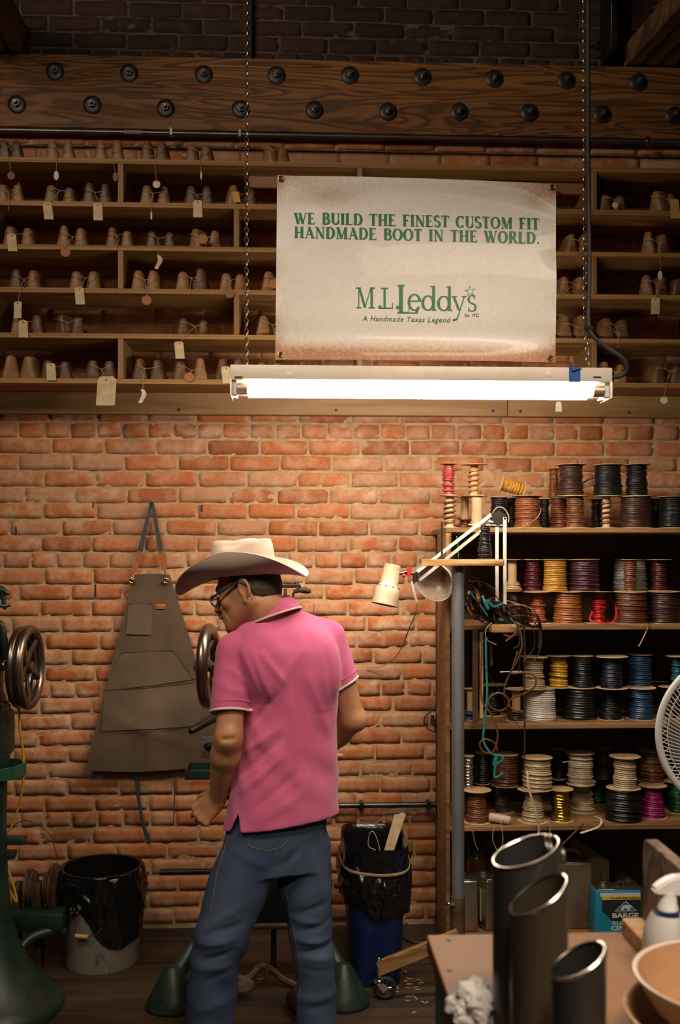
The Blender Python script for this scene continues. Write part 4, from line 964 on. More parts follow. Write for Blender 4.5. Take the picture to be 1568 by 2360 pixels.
# ------------------------------------------------------------------ steel post, stand board, rod
YP = -.60
pz1, pz0 = P(1057, 1305, YP).z, P(1053, 2066, YP).z
x = P(1056, 1700, YP).x
bm = B(); cyl(bm, (x, YP, pz0-.1), (x, YP, pz1), .0225, 28)
th = thing('steel_post', 'grey steel pipe post standing in front of the spool shelves', 'post', (x, YP, 0)); part('pipe', bm, mat('galvanised_pipe', (.19, .20, .21), (.26, .27, .28), sc=25, rough=.5, metal=.6, stretch=(1, 1, .2)), th)
bm = B(); cyl(bm, (x, YP, .004), (x, YP, pz0), .0255, 24); part('sleeve', bm, K['rusty'], th, label='rusty lower sleeve')
bm = B(); lathe(bm, [(0, .006), (.06, .006), (.062, 0), (0, 0)], (x, YP, 0), n=24); part('foot_plate', bm, K['rusty'], th)
c = P(1035, 2084, YP-.02); bm = B(); cyl(bm, c, c+V((.02, 0, 0)), .006, 8); ball(bm, c, .0085, 8); part('set_screw', bm, K['chrome'], th)
zt2, zb2 = P(1060, 1289, YP).z, P(1060, 1304.5, YP).z
p = [P(972, 1290, YP-.05), P(1140, 1290, YP-.05), P(1161, 1290, YP-.035), P(1163, 1290, YP+.045), P(985, 1290, YP+.045)]
bm = B(); prism(bm, [(q.x, q.y, zb2) for q in p], (0, 0, zt2-zb2)); bmesh.ops.bevel(bm, geom=bm.edges[:], offset=.0015, segments=1, affect='EDGES')
solo('stand_board', bm, K['pine'], 'narrow pine board fixed on top of the steel post', 'board')
c = P(1019, 1289, YP); bm = B(); cyl(bm, (c.x, YP, zt2+.0004), (c.x, YP, P(1019, 1203, YP).z), .0036, 10); lathe(bm, [(0, .006), (.010, .006), (.010, 0), (0, 0)], (c.x, YP, zt2+.0004), n=6)
solo('thread_rod', bm, K['steel'], 'thin upright steel rod at the left end of the pine board', 'rod')
c = P(1118, 1289, YP+.0)
th = thing('thread_cone', 'tall black waxed thread cone standing on the pine board', 'thread', (c.x, YP, zt2+.0005))
o = bpy.data.objects.new('thread', lacing_mesh(.0185, .118, 17, lac('black'), 91, .42, .35)); COL.objects.link(o); o.parent = th; o.location = (0, 0, .002)
part('base_disc', lathe(B(), [(0, .003), (.030, .003), (.030, 0), (0, 0)], (c.x, YP, zt2+.0006), n=28), K['rubber'], th)
part('top_pin', cyl(B(), (c.x, YP, zt2+.12), (c.x, YP, zt2+.128), .004, 10), K['steel'], th)
# ------------------------------------------------------------------ swing-arm lamp
YL = -.50
def bar(bm, a, b, w_, t):
    a, b = V(a), V(b); d = (b-a).normalized(); s = d.cross(V((0, 1, 0))).normalized(); obox(bm, (a+b)/2, d*((b-a).length/2), s*w_/2, V((0, t/2, 0)), .0008)
base = P(1159, 1437, YL)
la = thing('swing_arm_lamp', 'cream swing-arm lamp with double white arms reaching over the pine board', 'lamp', base)
def armp(name, p, q, y, m=K['white_enamel'], w_=.0125):
    bm = B(); bar(bm, P(*p, y), P(*q, y), w_, .0055); part(name, bm, m, la)
armp('arm_bar', (1146, 1420), (1146, 1196), YL+.008); armp('arm_bar', (1164, 1416), (1164, 1192), YL-.012)
armp('arm_bar', (1133, 1186), (962, 1318), YL-.006); armp('arm_bar', (1116, 1218), (966, 1338), YL+.010)
bm = B(); bar(bm, P(1120, 1198, YL+.001), P(1168, 1213, YL+.001), .007, .004); bar(bm, P(1080, 1209, YL+.002), P(1170, 1211, YL+.002), .004, .004); part('link_plate', bm, K['white_enamel'], la)
bm = B(); prism(bm, [P(1134, 1180, YL-.004), P(1152, 1176, YL-.004), P(1172, 1190, YL-.004), P(1168, 1204, YL-.004), P(1146, 1210, YL-.004), P(1134, 1198, YL-.004)], (0, .010, 0)); part('elbow_bracket', bm, K['black_iron'], la)
for q in ((1164, 1195), (1140, 1206), (1136, 1188)):
    part('joint_screw', lathe(B(), [(0, .003), (.004, .002), (.005, 0)], P(*q, YL-.014), (0, -1, 0), 10), K['chrome'], la)
bm = B(); tube(bm, smooth_path([P(1133, 1186, YL), P(1146, 1170, YL-.01), P(1162, 1172, YL-.012), P(1173, 1190, YL-.01), P(1172, 1204, YL-.008)], 6), .0022, 6); part('arm_cord', bm, K['lamp_cord'], la)
bm = B(); prism(bm, [P(952, 1322, YL-.008), P(963, 1318, YL-.008), P(965, 1340, YL-.008), P(953, 1342, YL-.008)], (0, .02, 0)); part('head_bracket', bm, K['black_iron'], la)
bm = B(); tube(bm, [P(952, 1322, YL), P(938, 1318, YL), P(926, 1322, YL), P(914, 1321, YL)], [.006, .009, .006, .004], 10); part('head_joint', bm, K['steel'], la)
bm = B(); ball(bm, P(931, 1327, YL-.006), .0075, 10); box(bm, P(941, 1320, YL-.012)-V((.004, 0, .009)), P(947, 1310, YL)+V((.002, .004, .006)), .002); part('red_clip', bm, mat('red_plastic', (.5, .02, .02), rough=.4), la, label='red plastic joint')
top_, bot_ = P(907, 1302, YL), P(887, 1394, YL); ax = (top_-bot_).normalized(); ax = (ax+V((0, .10, 0))).normalized(); H = (top_-bot_).length
s_ = 1/S(YL)
pr = [(0, H), (17*s_, H), (20*s_, H-3*s_), (21*s_, H-45*s_), (24*s_, H-50*s_), (29*s_, H-56*s_), (29.5*s_, H-70*s_), (31*s_, 3*s_), (31.5*s_, 0), (30*s_, .5*s_), (28*s_, 12*s_), (27*s_, H-58*s_), (18*s_, H-46*s_), (16*s_, H-10*s_), (0, H-8*s_)]
part('lamp_shade', lathe(B(), pr, bot_, ax, 32), K['cream_enamel'], la)
bm = B()
for k in range(10):
    a_ = 2*PI*k/10; x_, y_, z_ = basis(ax); q = bot_+ax*(H-52.5*s_)+(x_*math.cos(a_)+y_*math.sin(a_))*26.4*s_; ball(bm, q, .0030, 6)
part('vent_holes', bm, K['rubber'], la)
bm = B(); ball(bm, bot_+ax*.03, .018, 12); part('bulb', bm, K['white_plastic'], la)
bm = B(); tube(bm, [P(949, 1340, YL-.004), P(955, 1365, YL-.004), P(961, 1387, YL-.004)], [.0035, .0055, .004], 8); part('switch_handle', bm, K['white_enamel'], la)
bm = B(); tube(bm, smooth_path([P(961, 1390, YL), P(959, 1410, YL+.02), P(945, 1445, YL+.12), P(922, 1500, YL+.3), P(895, 1528, -.06), P(870, 1538, -.025), P(846, 1538, -.012)], 6), .0022, 6); part('cord', bm, K['lamp_cord'], la)
bm = B(); box(bm, P(1140, 1438, YL)-V((.006, .02, .0)), P(1176, 1414, YL)+V((.004, .012, 0)), .003); part('base_clamp', bm, K['black_iron'], la)
bm = B(); c = P(1157, 1428, YL-.021); box(bm, c-V((.011, .002, .006)), c+V((.011, .002, .006)), .003, 2); part('base_badge', bm, mat('teal_badge', (.02, .25, .32), rough=.4), la)
bm = B(); c0 = P(1129, 1438, YL-.02); c1 = P(1188, 1457, YL-.02); 
box(bm, (c0.x, YL-.05, c1.z), (c1.x, YF-.003, c0.z-.0005), .004, 2); solo('lamp_block', bm, K['pine'], 'thick wooden block under the base of the swing-arm lamp', 'block')
# big reflector shade behind the arms
YR = -.455
c = P(1001, 1341, YR); ax = V((-.45, -.62, -.28)).normalized()
rf = thing('clamp_lamp_shade', 'round white-rimmed lamp shade open towards the room, behind the lamp arms', 'lamp', c)
prof = [(a_*1.16, b_*1.16) for a_, b_ in [(.004, -.062), (.025, -.060), (.042, -.048), (.058, -.026), (.0665, -.002), (.0680, .0), (.0665, .001), (.056, -.025), (.040, -.046), (.024, -.057), (.004, -.0585)]]
part('shade', lathe(B(), prof, c, ax, 40), mat('stained_enamel', (.30, .20, .14), (.44, .34, .27), sc=22, rough=.3), rf)
part('rim', torus(B(), c, ax, .0777, .0024, 44, 8), K['white_enamel'], rf)
bm = B(); cyl(bm, c-ax*.070, c-ax*.115, .017, 16, bev=.003); part('socket', bm, K['black_iron'], rf)
bm = B(); tube(bm, smooth_path([P(1037, 1320, YR-.02), P(1042, 1345, YR-.03), P(1034, 1368, YR-.03), P(1020, 1373, YR-.02)], 6), .0016, 6); part('wire_guard', bm, K['white_enamel'], rf)
part('bulb_socket', lathe(B(), [(0, .012), (.012, .012), (.015, 0), (0, 0)], c-ax*.066, ax, 16), K['brass'], rf)
# beads, paper strip and cords on the end of the unit
def beads(px0, py0, px1, py1, Y, r, m, label):
    a, b = P(px0, py0, Y), P(px1, py1, Y); n = int((b-a).length/(r*2.15)); bm = B()
    for i in range(n): 
        q = a.lerp(b, i/n); ret = bmesh.ops.create_icosphere(bm, subdivisions=1, radius=r, matrix=Matrix.Translation(q+V((.0008*math.sin(i*.4), 0, 0))))
    tube(bm, [a, b], r*.25, 5); solo('bead_string', bm, m, label, 'beads')
beads(1039.5, 1222, 1038, 1460, YF-.0065, .0033, K['brass'], 'long string of small gold beads hanging down the end of the unit')
beads(1053, 1238, 1058, 1288, YF-.02, .0036, mat('green_beads', (.02, .22, .08), rough=.2), 'short string of green beads behind the pine board')
a, b = P(1043, 1306, YF-.004), P(1050, 1352, YF-.004)
solo('paper_strip', box(B(), (a.x, YF-.0045, b.z), (b.x, YF-.0025, a.z)), K['white_tag'], 'narrow cream paper strip stuck beside the gold beads', 'paper')
lace([(1018, 1352, -.04), (1016, 1390, -.03), (1020, 1425, -.03), (1010, 1450, -.03), (1015, 1475, -.03), (1018, 1530, -.03), (1016, 1600, -.03), (1002, 1632, -.03), (980, 1652, -.03), (979, 1668, -.03), (990, 1682, -.03), (1012, 1690, -.03)], .0026, K['black_cord'], 'thin dark electric cord running down the brick beside the unit', name='electric_flex').__setitem__('category', 'cord')
c = P(997, 1660, -.03); bm = B(); cyl(bm, c-V((0, 0, .022)), c+V((0, 0, .022)), .0075, 12, bev=.002); lathe(bm, [(0, .006), (.011, .006), (.011, -.006), (0, -.006)], c, n=12); solo('inline_plug', bm, K['brass'], 'small brass and black plug on the brick beside the unit', 'plug')
# ------------------------------------------------------------------ tangle of leather laces hanging from the unit
rt = random.Random(21)
def tangle(n, m, r, label, px, py, sx_, sy_, ydep, kind=None, flat=(1.4, .45)):
    bm = B()
    for _ in range(n):
        cx, cy = px+rt.gauss(0, sx_*.35), py+rt.gauss(0, sy_*.3); a0 = rt.uniform(0, 6.28); ph = rt.uniform(.6, 1.5)
        rx, ry = rt.uniform(.4, 1)*sx_, rt.uniform(.4, 1)*sy_; tl = rt.uniform(.2, .9); pts = []
        for i in range(9):
            a = a0+i*ph*.8; X = cx+rx*math.cos(a); Z = cy+ry*math.sin(a)+tl*(X-cx)
            pts.append(P(X, Z, ydep+rt.uniform(-.05, .05)))
        tube(bm, smooth_path(pts, 7), r*rt.uniform(.8, 1.2), 6, flat=flat)
    return solo('lace_tangle', bm, m, label, 'laces', None, kind=kind)
tangle(13, lac('dark brown'), .0036, 'dark brown tangle of leather laces heaped beside the lamp base', 1150, 1412, 50, 38, -.50, 'stuff')
tangle(6, lac('brown'), .0036, 'reddish brown tangle of leather laces right of the lamp base', 1200, 1420, 30, 26, -.49, 'stuff')
tangle(5, lac('black'), .004, 'black straps heaped between the steel post and the lamp base', 1105, 1400, 26, 36, -.49, 'stuff')
tangle(3, lac('orange brown'), .0045, 'orange brown straps bunched right behind the steel post', 1090, 1395, 14, 30, -.52)
TL = lac('teal'); LAM['teal lace'] = mat('teal_lace', (.015, .22, .22), rough=.4); TL = LAM['teal lace']
lace([(1075, 1342, -.53), (1090, 1372, -.545), (1108, 1395, -.55), (1124, 1418, -.55)], .0042, TL, 'wide teal strap running down from the post into the tangle', flat=(1.5, .4))
lace([(1112, 1372, -.55), (1120, 1392, -.56), (1126, 1404, -.56), (1122, 1384, -.56), (1140, 1398, -.56), (1160, 1390, -.55)], .003, TL, 'teal strap looped in the middle of the tangle', flat=(1.5, .4))
lace([(1176, 1424, -.565), (1190, 1440, -.575), (1198, 1462, -.575), (1198, 1485, -.575), (1184, 1494, -.575)], .0034, TL, 'teal strap curling down at the right of the wooden block', flat=(1.5, .4))
lace([(1120, 1470, -.53), (1121, 1530, -.53), (1123, 1600, -.53), (1118, 1660, -.53), (1114, 1700, -.53), (1120, 1720, -.53), (1135, 1738, -.53), (1156, 1742, -.53), (1158, 1752, -.53), (1138, 1762, -.53), (1146, 1740, -.53), (1140, 1790, -.53), (1160, 1782, -.53)], .0029, TL, 'long teal lace hanging down to the lowest spool shelf', flat=(1.4, .45))
lace([(1108, 1350, -.55), (1099, 1340, -.55), (1080, 1340, -.545)], .005, lac('white'), 'short white strap end at the top of the tangle', flat=(1.5, .4))
lace([(1168, 1384, -.55), (1195, 1392, -.55), (1226, 1403, -.53)], .0038, lac('cream'), 'pale strap sticking out to the right of the lamp arm', flat=(1.5, .4))
lace([(1078, 1345, -.53), (1085, 1332, -.53), (1100, 1332, -.53), (1106, 1345, -.53)], .002, lac('orange'), 'thin orange loop at the top of the tangle')
BRN = lac('brown'); DBR = lac('dark brown')
long_ = [
 ([(1128, 1440), (1110, 1470), (1102, 1510), (1118, 1540), (1140, 1575), (1160, 1605), (1172, 1640), (1198, 1676)], DBR, 'dark lace crossing from the wooden block down to the third shelf edge'),
 ([(1196, 1440), (1204, 1480), (1196, 1515), (1180, 1545), (1166, 1575), (1163, 1600), (1172, 1612), (1170, 1630), (1150, 1638), (1130, 1628), (1128, 1610), (1145, 1598), (1165, 1602), (1175, 1620)], BRN, 'brown lace making a round coil in front of the third shelf'),
 ([(1194, 1500), (1182, 1540), (1178, 1552), (1210, 1550), (1232, 1558), (1234, 1580), (1215, 1596), (1188, 1606), (1175, 1616), (1178, 1632), (1205, 1640)], BRN, 'reddish brown lace looping over the cream spool'),
 ([(1112, 1480), (1110, 1530), (1108, 1580), (1114, 1620), (1132, 1645), (1146, 1680), (1146, 1710), (1135, 1735), (1115, 1732), (1106, 1715), (1118, 1704), (1140, 1712), (1147, 1730)], BRN, 'brown lace ending in a loop above the lowest spool shelf'),
 ([(1208, 1440), (1210, 1500), (1209, 1600), (1210, 1700), (1208, 1780)], DBR, 'straight dark lace hanging past the cream and white spools'),
 ([(1216, 1430), (1232, 1460), (1230, 1495), (1205, 1526)], DBR, 'dark lace curving down right of the wooden block'),
 ([(1180, 1420), (1215, 1420), (1240, 1445), (1248, 1480), (1240, 1510), (1222, 1536)], lac('charcoal'), 'charcoal lace in a wide curve right of the tangle'),
 ([(1134, 1435), (1120, 1452), (1124, 1475), (1145, 1486)], lac('tan'), 'short pale lace curl under the left of the wooden block'),
 ([(1194, 1446), (1186, 1462), (1166, 1478)], lac('rust brown'), 'short reddish lace curl under the right of the wooden block'),
]
for i, (pts, m, lab) in enumerate(long_): lace([(x_, y_, -.575-.012*(i % 4)) for x_, y_ in pts], .0026, m, lab, 'hanging leather laces', flat=(1.3, .55))
# strips hanging in the shade behind the post
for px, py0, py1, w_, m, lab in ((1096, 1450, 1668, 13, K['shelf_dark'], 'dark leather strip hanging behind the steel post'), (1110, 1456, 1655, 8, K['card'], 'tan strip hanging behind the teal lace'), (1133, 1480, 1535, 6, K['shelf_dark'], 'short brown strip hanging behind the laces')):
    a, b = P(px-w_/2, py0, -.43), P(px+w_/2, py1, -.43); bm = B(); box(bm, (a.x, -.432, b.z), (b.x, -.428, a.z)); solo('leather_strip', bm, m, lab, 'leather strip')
# big black strap and T handle tool hanging by the cream spool
lace([(1215, 1412, -.46), (1238, 1420, -.45), (1246, 1450, -.44), (1244, 1495, -.44)], .010, lac('charcoal'), 'broad black strap hanging over the second shelf edge', flat=(1.2, .3))
bm = B(); a = P(1197, 1515, -.45); b = P(1197, 1548, -.45); tube(bm, [a, b], .0042, 8); tube(bm, [P(1153, 1549, -.45), P(1202, 1547, -.45)], .0030, 8); tube(bm, [P(1197, 1440, -.45), a], .0016, 6)
solo('tee_handle_tool', bm, K['steel'], 'steel T-handled tool hanging left of the cream spool', 'tool')
# ------------------------------------------------------------------ cans and paper on the bottom shelf
def can(px, py_top, w_px, d, Y, label, m, cap=True, rot=0, cap_m=None):
    z0 = BZ[4]+.0004; s = 1/S(Y); c = P(px, 2080, Y); ztop = P(px, py_top, Y-d/2).z; h = ztop-z0; w_ = w_px*s
    th = thing('solvent_can', label, 'can', (c.x, Y, z0)); R = Matrix.Rotation(math.radians(rot), 3, 'Z')
    def q(x, y, z): v = R @ V((x, y, 0)); return V((c.x+v.x, Y+v.y, z0+z))
    bm = B(); obox(bm, q(0, 0, h/2), R @ V((w_/2, 0, 0)), R @ V((0, d/2, 0)), (0, 0, h/2), .008, 3); part('can_body', bm, m, th)
    bm = B(); obox(bm, q(0, 0, h+.001), R @ V((w_/2-.004, 0, 0)), R @ V((0, d/2-.004, 0)), (0, 0, .0015), .001); part('can_lid', bm, K['tin'], th)
    if cap:
        bm = B(); lathe(bm, [(0, .022), (.015, .022), (.0165, .019), (.0165, .012), (.0175, .011), (.0175, .002), (0, .002)], q(-w_*.25, 0, h), n=24); part('screw_cap', bm, cap_m or K['tin'], th)
    return th, q, w_, h
can(1075, 2030, 46, .10, -.26, 'plain silver tin can just right of the steel post', K['tin'])
th, q, w_, h = can(1123, 2028, 42, .10, -.25, 'silver tin can with a pale label, second from the steel post', K['tin'], rot=24)
bm = B(); obox(bm, q(-w_/2-.001, 0, h*.5), (.0006, 0, 0), (0, .036, 0), (0, 0, h*.3)); part('label', bm, K['white_print'], th)
th, q, w_, h = can(1310, 1990, 84, .17, -.21, 'big rust-stained square can behind the steel tubes', K['old_tin'])
bm = B(); tube(bm, smooth_path([q(-.02, 0, h+.002), q(-.012, 0, h+.022), q(.02, 0, h+.028), q(.045, 0, h+.012), q(.05, 0, h+.002)], 5), .004, 8, flat=(2, .6)); part('carry_handle', bm, K['old_tin'], th)
# green and brown jar in the shade
c = P(1098, 1985, -.12); bm = B(); lathe(bm, [(0, 0), (.04, 0), (.042, .01), (.042, .22), (.03, .245), (0, .245)], (c.x, -.12, BZ[4]+.0004), n=24)
th = thing('jar', 'dim brown jar with a green lid at the back of the bottom shelf', 'jar', (c.x, -.12, BZ[4])); part('jar_body', bm, mat('amber_glass', (.12, .04, .01), rough=.2), th)
bm = B(); lathe(bm, [(0, .035), (.036, .035), (.038, .03), (.038, 0), (0, 0)], (c.x, -.12, BZ[4]+.246), n=24); part('lid', bm, mat('green_lid', (.01, .07, .03), rough=.4), th)
# paper bag / envelope
def pg(px, py, Y): return P(px, py, Y)
ep = [pg(1334, 2075, -.1), pg(1404, 2078, -.12), pg(1405, 1984, -.12), pg(1318, 1930, -.08)]
bm = B(); prism(bm, [(p_.x, p_.y, max(p_.z, BZ[4]+.001)) for p_ in [pg(1334, 2140, -.1), pg(1404, 2140, -.12)]+ep[2:]], (0, .022, 0))
th = thing('paper_envelope', 'cream paper envelope standing behind the blue cement can', 'paper', (ep[0].x, -.1, BZ[4])); part('sheet', bm, K['kraft'], th, False)
bm = B(); prism(bm, [pg(1386, 2010, -.128), pg(1405, 1986, -.13), pg(1403, 2075, -.13), pg(1394, 2040, -.136)], (0, .003, 0)); part('fold', bm, K['paper_tag'], th, False)
c = P(1440, 2060, -.15)
def crumple(bm, c, r, seed, amp=.25, sc=2.2):
    ret = bmesh.ops.create_icosphere(bm, subdivisions=5, radius=1)
    for v in ret['verts']:
        d = v.co.normalized(); k = 1+amp*(mnoise.noise(d*sc+V((seed, 0, 0)))+.7*abs(mnoise.noise(d*sc*2.1+V((0, seed, 0)))))
        v.co = V((d.x*r[0]*k, d.y*r[1]*k, max(d.z*r[2]*k, -r[2]*.75)))+V(c)
bm = B(); crumple(bm, (c.x, -.16, BZ[4]+.072), (.06, .07, .09), 3.3, .30); solo('canvas_sack', bm, mat('brown_sack', (.14, .085, .045), (.10, .06, .03), sc=9, rough=.9), 'crumpled brown canvas sack behind the blue cement can', 'sack')
# the blue cement can
th, q, w_, h = can(1418, 2052, 108, .09, -.335, 'blue and black cement can with white lettering and a yellow band', K['sky_print'], True, 0)
yy = -.046
def cp(x, z, o=0.0004): return V((q(0, 0, 0).x+(x-.5)*w_, -.335+yy-o, BZ[4]+.0004+z*h))
def quad(bm, poly, o): 
    bm.faces.new([bm.verts.new(cp(x, z, o)) for x, z in poly])
def decal(name, polys, m, o):
    bm = B()
    for p_ in polys: quad(bm, p_, o)
    flat_part(name, bm, m, th)
decal('white_band', [[(.10, .87), (.97, .87), (.97, .95), (.10, .95)]], K['white_print'], .0003)
decal('yellow_band', [[(.14, .80), (.97, .80), (.97, .87), (.14, .87)]], K['yellow_print'], .0004)
decal('black_field', [[(.14, .32), (.97, .32), (.97, .80), (.14, .80), (.14, .48)]], K['ink_black'], .0004)
decal('blue_corner', [[(.14, .02), (.97, .02), (.97, .40), (.30, .40), (.14, .56)]], K['sky_print'], .0006)
decal('black_strip', [[(.30, .40), (.97, .40), (.97, .33), (.36, .33)]], K['ink_black'], .0007)
decal('peak', [[(.42, .56), (.88, .56), (.65, .76)]], K['sky_print'], .0008)
decal('peak_outline', [[(.405, .555), (.42, .56), (.65, .76), (.65, .775)], [(.895, .555), (.88, .56), (.65, .76), (.65, .775)], [(.405, .555), (.895, .555), (.88, .562), (.42, .562)]], K['white_print'], .0009)
decal('bear_mark', [[(.55, .57), (.60, .57), (.605, .61), (.68, .61), (.685, .57), (.735, .57), (.74, .63), (.77, .625), (.79, .64), (.76, .665), (.72, .68), (.62, .68), (.57, .66), (.55, .62)]], K['white_print'], .001)
def canfont(txt, x0, x1, z, zh, m, nm, bold=.0): font_on(txt, lambda u, v: cp(x0+u*(x1-x0), z+v*zh, .0012), 1, 1, nm, m, th, bold=bold)
canfont('TOLUENE-FREE FORMULA', .30, 1.0-.04, .817, .036, K['ink_black'], 'formula_line', .02)
canfont('ORIGINAL', .44, .86, .527, .018, K['white_print'], 'small_line')
canfont('BARGE', .36, .93, .415, .095, K['white_print'], 'cement_name', .035)
canfont('RUBBER', .36, .92, .265, .08, K['white_print'], 'cement_word', .015)
canfont('CEMENT', .33, .94, .15, .085, K['white_print'], 'cement_word', .035)
part('seam_loop', tube(B(), smooth_path([q(.01, 0, h), q(.012, 0, h+.02), q(.03, 0, h+.02), q(.034, 0, h)], 4), .003, 6), K['chrome'], th)
# ================================================================== apron on the wall
YA = -.024
nail = P(350, 1157, -.02)
ap = thing('canvas_apron', 'brown canvas apron with pockets hanging from a nail on the brick wall', 'apron', P(360, 1776, -.03))
EL = [(1325, 308, 392), (1345, 303, 397), (1400, 290, 415), (1470, 272, 437), (1550, 252, 458), (1600, 240, 474), (1680, 220, 500), (1740, 205, 520), (1776, 197, 530)]
def edge(py):
    for (y0, l0, r0), (y1, l1, r1) in zip(EL, EL[1:]):
        if py <= y1: t = (py-y0)/(y1-y0); return l0+(l1-l0)*t, r0+(r1-r0)*t
    return EL[-1][1:]
def apy(u, v):
    """how far the cloth stands off the wall"""
    return YA-.012-.010*v-.006*math.sin(u*5+v*3)*v-.012*math.exp(-((u-.35-.1*v)/.10)**2)*v+.008*math.exp(-((u-.62)/.09)**2)*v-.010*math.exp(-(((v-.82)-.25*(u-.5))/.03)**2)*math.exp(-((u-.4)/.3)**2)*.8
def apt(u, v):
    py = 1325+(1776-1325)*v; l, r = edge(py); py2 = py+ (4*math.sin(PI*u)-22*max(0, u-.35))*v*v - 3*math.sin(PI*u)*(1-v)
    y = apy(u, v); y -= .012*(2*abs(u-.5))**8*0
    return P(l+(r-l)*u, py2, y)
bm = B(); grid(bm, apt, 44, 64); solidify(bm, .0016); part('apron_cloth', bm, K['canvas'], ap, ang=80)
def inv(px, py):
    v = (py-1325)/451
    for _ in range(4):
        l, r = edge(1325+451*min(max(v, 0), 1)); u = (px-l)/(r-l); v = (py-(4*math.sin(PI*u)-22*max(0, u-.35))*v*v+3*math.sin(PI*u)*(1-v)-1325)/451
    return u, v
def ap_at(px, py, off): 
    u, v = inv(px, py); q = apt(min(max(u, 0), 1), min(max(v, 0), 1)); return P(px, py, q.y-off)
def pocket(poly, m, name='pocket', off=.004, nn=14):
    (ax_, ay_), (bx_, by_), (cx_, cy_), (dx_, dy_) = poly      # tl tr br bl
    bm = B()
    def f(u, v):
        x = (ax_*(1-u)+bx_*u)*(1-v)+(dx_*(1-u)+cx_*u)*v; y = (ay_*(1-u)+by_*u)*(1-v)+(dy_*(1-u)+cy_*u)*v
        return ap_at(x, y+3*math.sin(PI*u), off)
    grid(bm, f, nn, nn); solidify(bm, .0016); return part(name, bm, m, ap, ang=80)
K['canvas_hem'] = mat('apron_hem_thread', (.075, .048, .03), rough=.9)
K['canvas_pocket'] = mat('apron_pocket_canvas', (.155, .108, .068), (.10, .068, .043), sc=5, rough=.9, bump=.3, bsc=320)
pocket([(296, 1390), (351, 1390), (350, 1462), (290, 1460)], K['canvas_pocket'])
pocket([(282, 1502), (400, 1497), (448, 1565), (240, 1590)], K['canvas_pocket'])
pocket([(240, 1589), (450, 1573), (470, 1670), (233, 1684)], K['canvas_pocket'], off=.005)
for pl in ([(296, 1390), (351, 1390)], [(290, 1461), (350, 1463)], [(282, 1503), (400, 1498)], [(400, 1498), (448, 1566)], [(240, 1590), (330, 1586), (448, 1573)], [(233, 1685), (330, 1686), (468, 1670)]):
    pts = []
    for (x0, y0), (x1, y1) in zip(pl, pl[1:]): pts += [ap_at(x0+(x1-x0)*i/8, y0+(y1-y0)*i/8, .0075) for i in range(9)]
    bm = B(); tube(bm, pts, .0009, 5); part('pocket_hem', bm, K['canvas_hem'], ap)
for q in ((298, 1391), (349, 1391), (283, 1504), (399, 1499), (240, 1590)):
    bm = B(); ball(bm, ap_at(*q, .008), .0028, 8); part('rivet', bm, K['brass'], ap)
c = ap_at(370, 1397, .003); bm = B(); obox(bm, c, (.0235, 0, 0), (0, .0012, 0), (0, 0, .011), .004, 2); o = part('leather_patch', bm, K['tan_leather'], ap)
for dx in (-.016, .016): part('patch_rivet', ball(B(), c+V((dx, -.002, 0)), .0025, 8), K['brass'], o)
for (x0, y0, x1, y1, x2, y2) in ((349, 1158, 322, 1275, 309, 1318), (351, 1158, 371, 1275, 378, 1313)):
    a, b, c = P(x0, y0, YA-.012), P(x1, y1, YA-.012), P(x2, y2, YA-.014)
    def strap(a, b, w0, w1, m, nm):
        d = (b-a).normalized(); s = d.cross(V((0, 1, 0))).normalized(); bm = B(); prism(bm, [a-s*w0, a+s*w0, b+s*w1, b-s*w1], (0, .0022, 0)); part(nm, bm, m, ap, False)
    strap(a, b, .006, .011, K['canvas_dark'], 'neck_strap'); strap(a.lerp(b, .97)+V((0, -.0024, 0)), c, .0125, .0105, K['tan_leather'], 'leather_tab')
    part('tab_rivet', ball(B(), b.lerp(c, .35)+V((0, -.004, 0)), .0026, 8), K['brass'], ap)
    e = P(*((304, 1338) if x2 < 350 else (383, 1338)), YA-.03)
    bm = B(); tube(bm, smooth_path([c+V((0, -.004, .004)), c.lerp(e, .4)+V((.004, -.008, 0)), e+V((.002, -.004, 0))], 5), .0024, 6); part('snap_hook', bm, K['brass'], ap)
    o = part('eyelet', torus(B(), e, (0, 1, 0), .0095, .0028, 22, 8), K['brass'], ap); part('eyelet_hole', lathe(B(), [(0, 0), (.0075, 0)], e+V((0, -.001, 0)), (0, -1, 0), 16), K['rubber'], o)
bm = B(); tube(bm, [nail+V((0, .0185, .001)), nail+V((0, -.02, .003))], .0025, 6); part('nail', bm, K['dark_steel'], ap)
for pts, r in (([(312, 1770), (318, 1830), (328, 1890), (342, 1945)], .006), ([(400, 1770), (402, 1840), (400, 1900)], .002)):
    bm = B(); tube(bm, smooth_path([P(x, y, -.022) for x, y in pts], 6), r, 6, flat=(1.2, .25)); part('apron_tie', bm, K['apron_tie'], ap)
# gaps where mortar has fallen out
for k, (px, py, hh) in enumerate(((220, 1361, 14), (37, 1222, 9), (465, 1172, 8), (215, 1172, 12))):
    c = P(px, py, .0); h_ = hh/555
    solo('wall_hole', box(B(), (c.x-.0035, -.0022, c.z-h_), (c.x+.0035, .004, c.z+h_), .001), K['rubber'], ('dark slot in the mortar left of the apron bib', 'dark gap in the mortar at the left picture edge', 'dark gap in the mortar just above the hat', 'dark gap in the mortar left of the apron straps')[k], 'gap')
# wall pipes
for (x0, x1, py, r, lab) in ((735, 1016, 1857, .0115, 'horizontal dark steel pipe on the brick beside the pink shirt hem'),):
    a, b = P(x0, py, -.035), P(x1, py, -.035); bm = B(); tube(bm, [a, V((b.x, b.y, a.z))], r, 14); th = thing('wall_pipe', lab, 'pipe', a); part('pipe', bm, K['dark_steel'], th)
    for t in (.15, .35, .9): q = a.lerp(b, t); part('pipe_strap', box(B(), (q.x-.008, -.05, a.z-.014), (q.x+.008, -.0, a.z+.014), .002), K['dark_steel'], th)
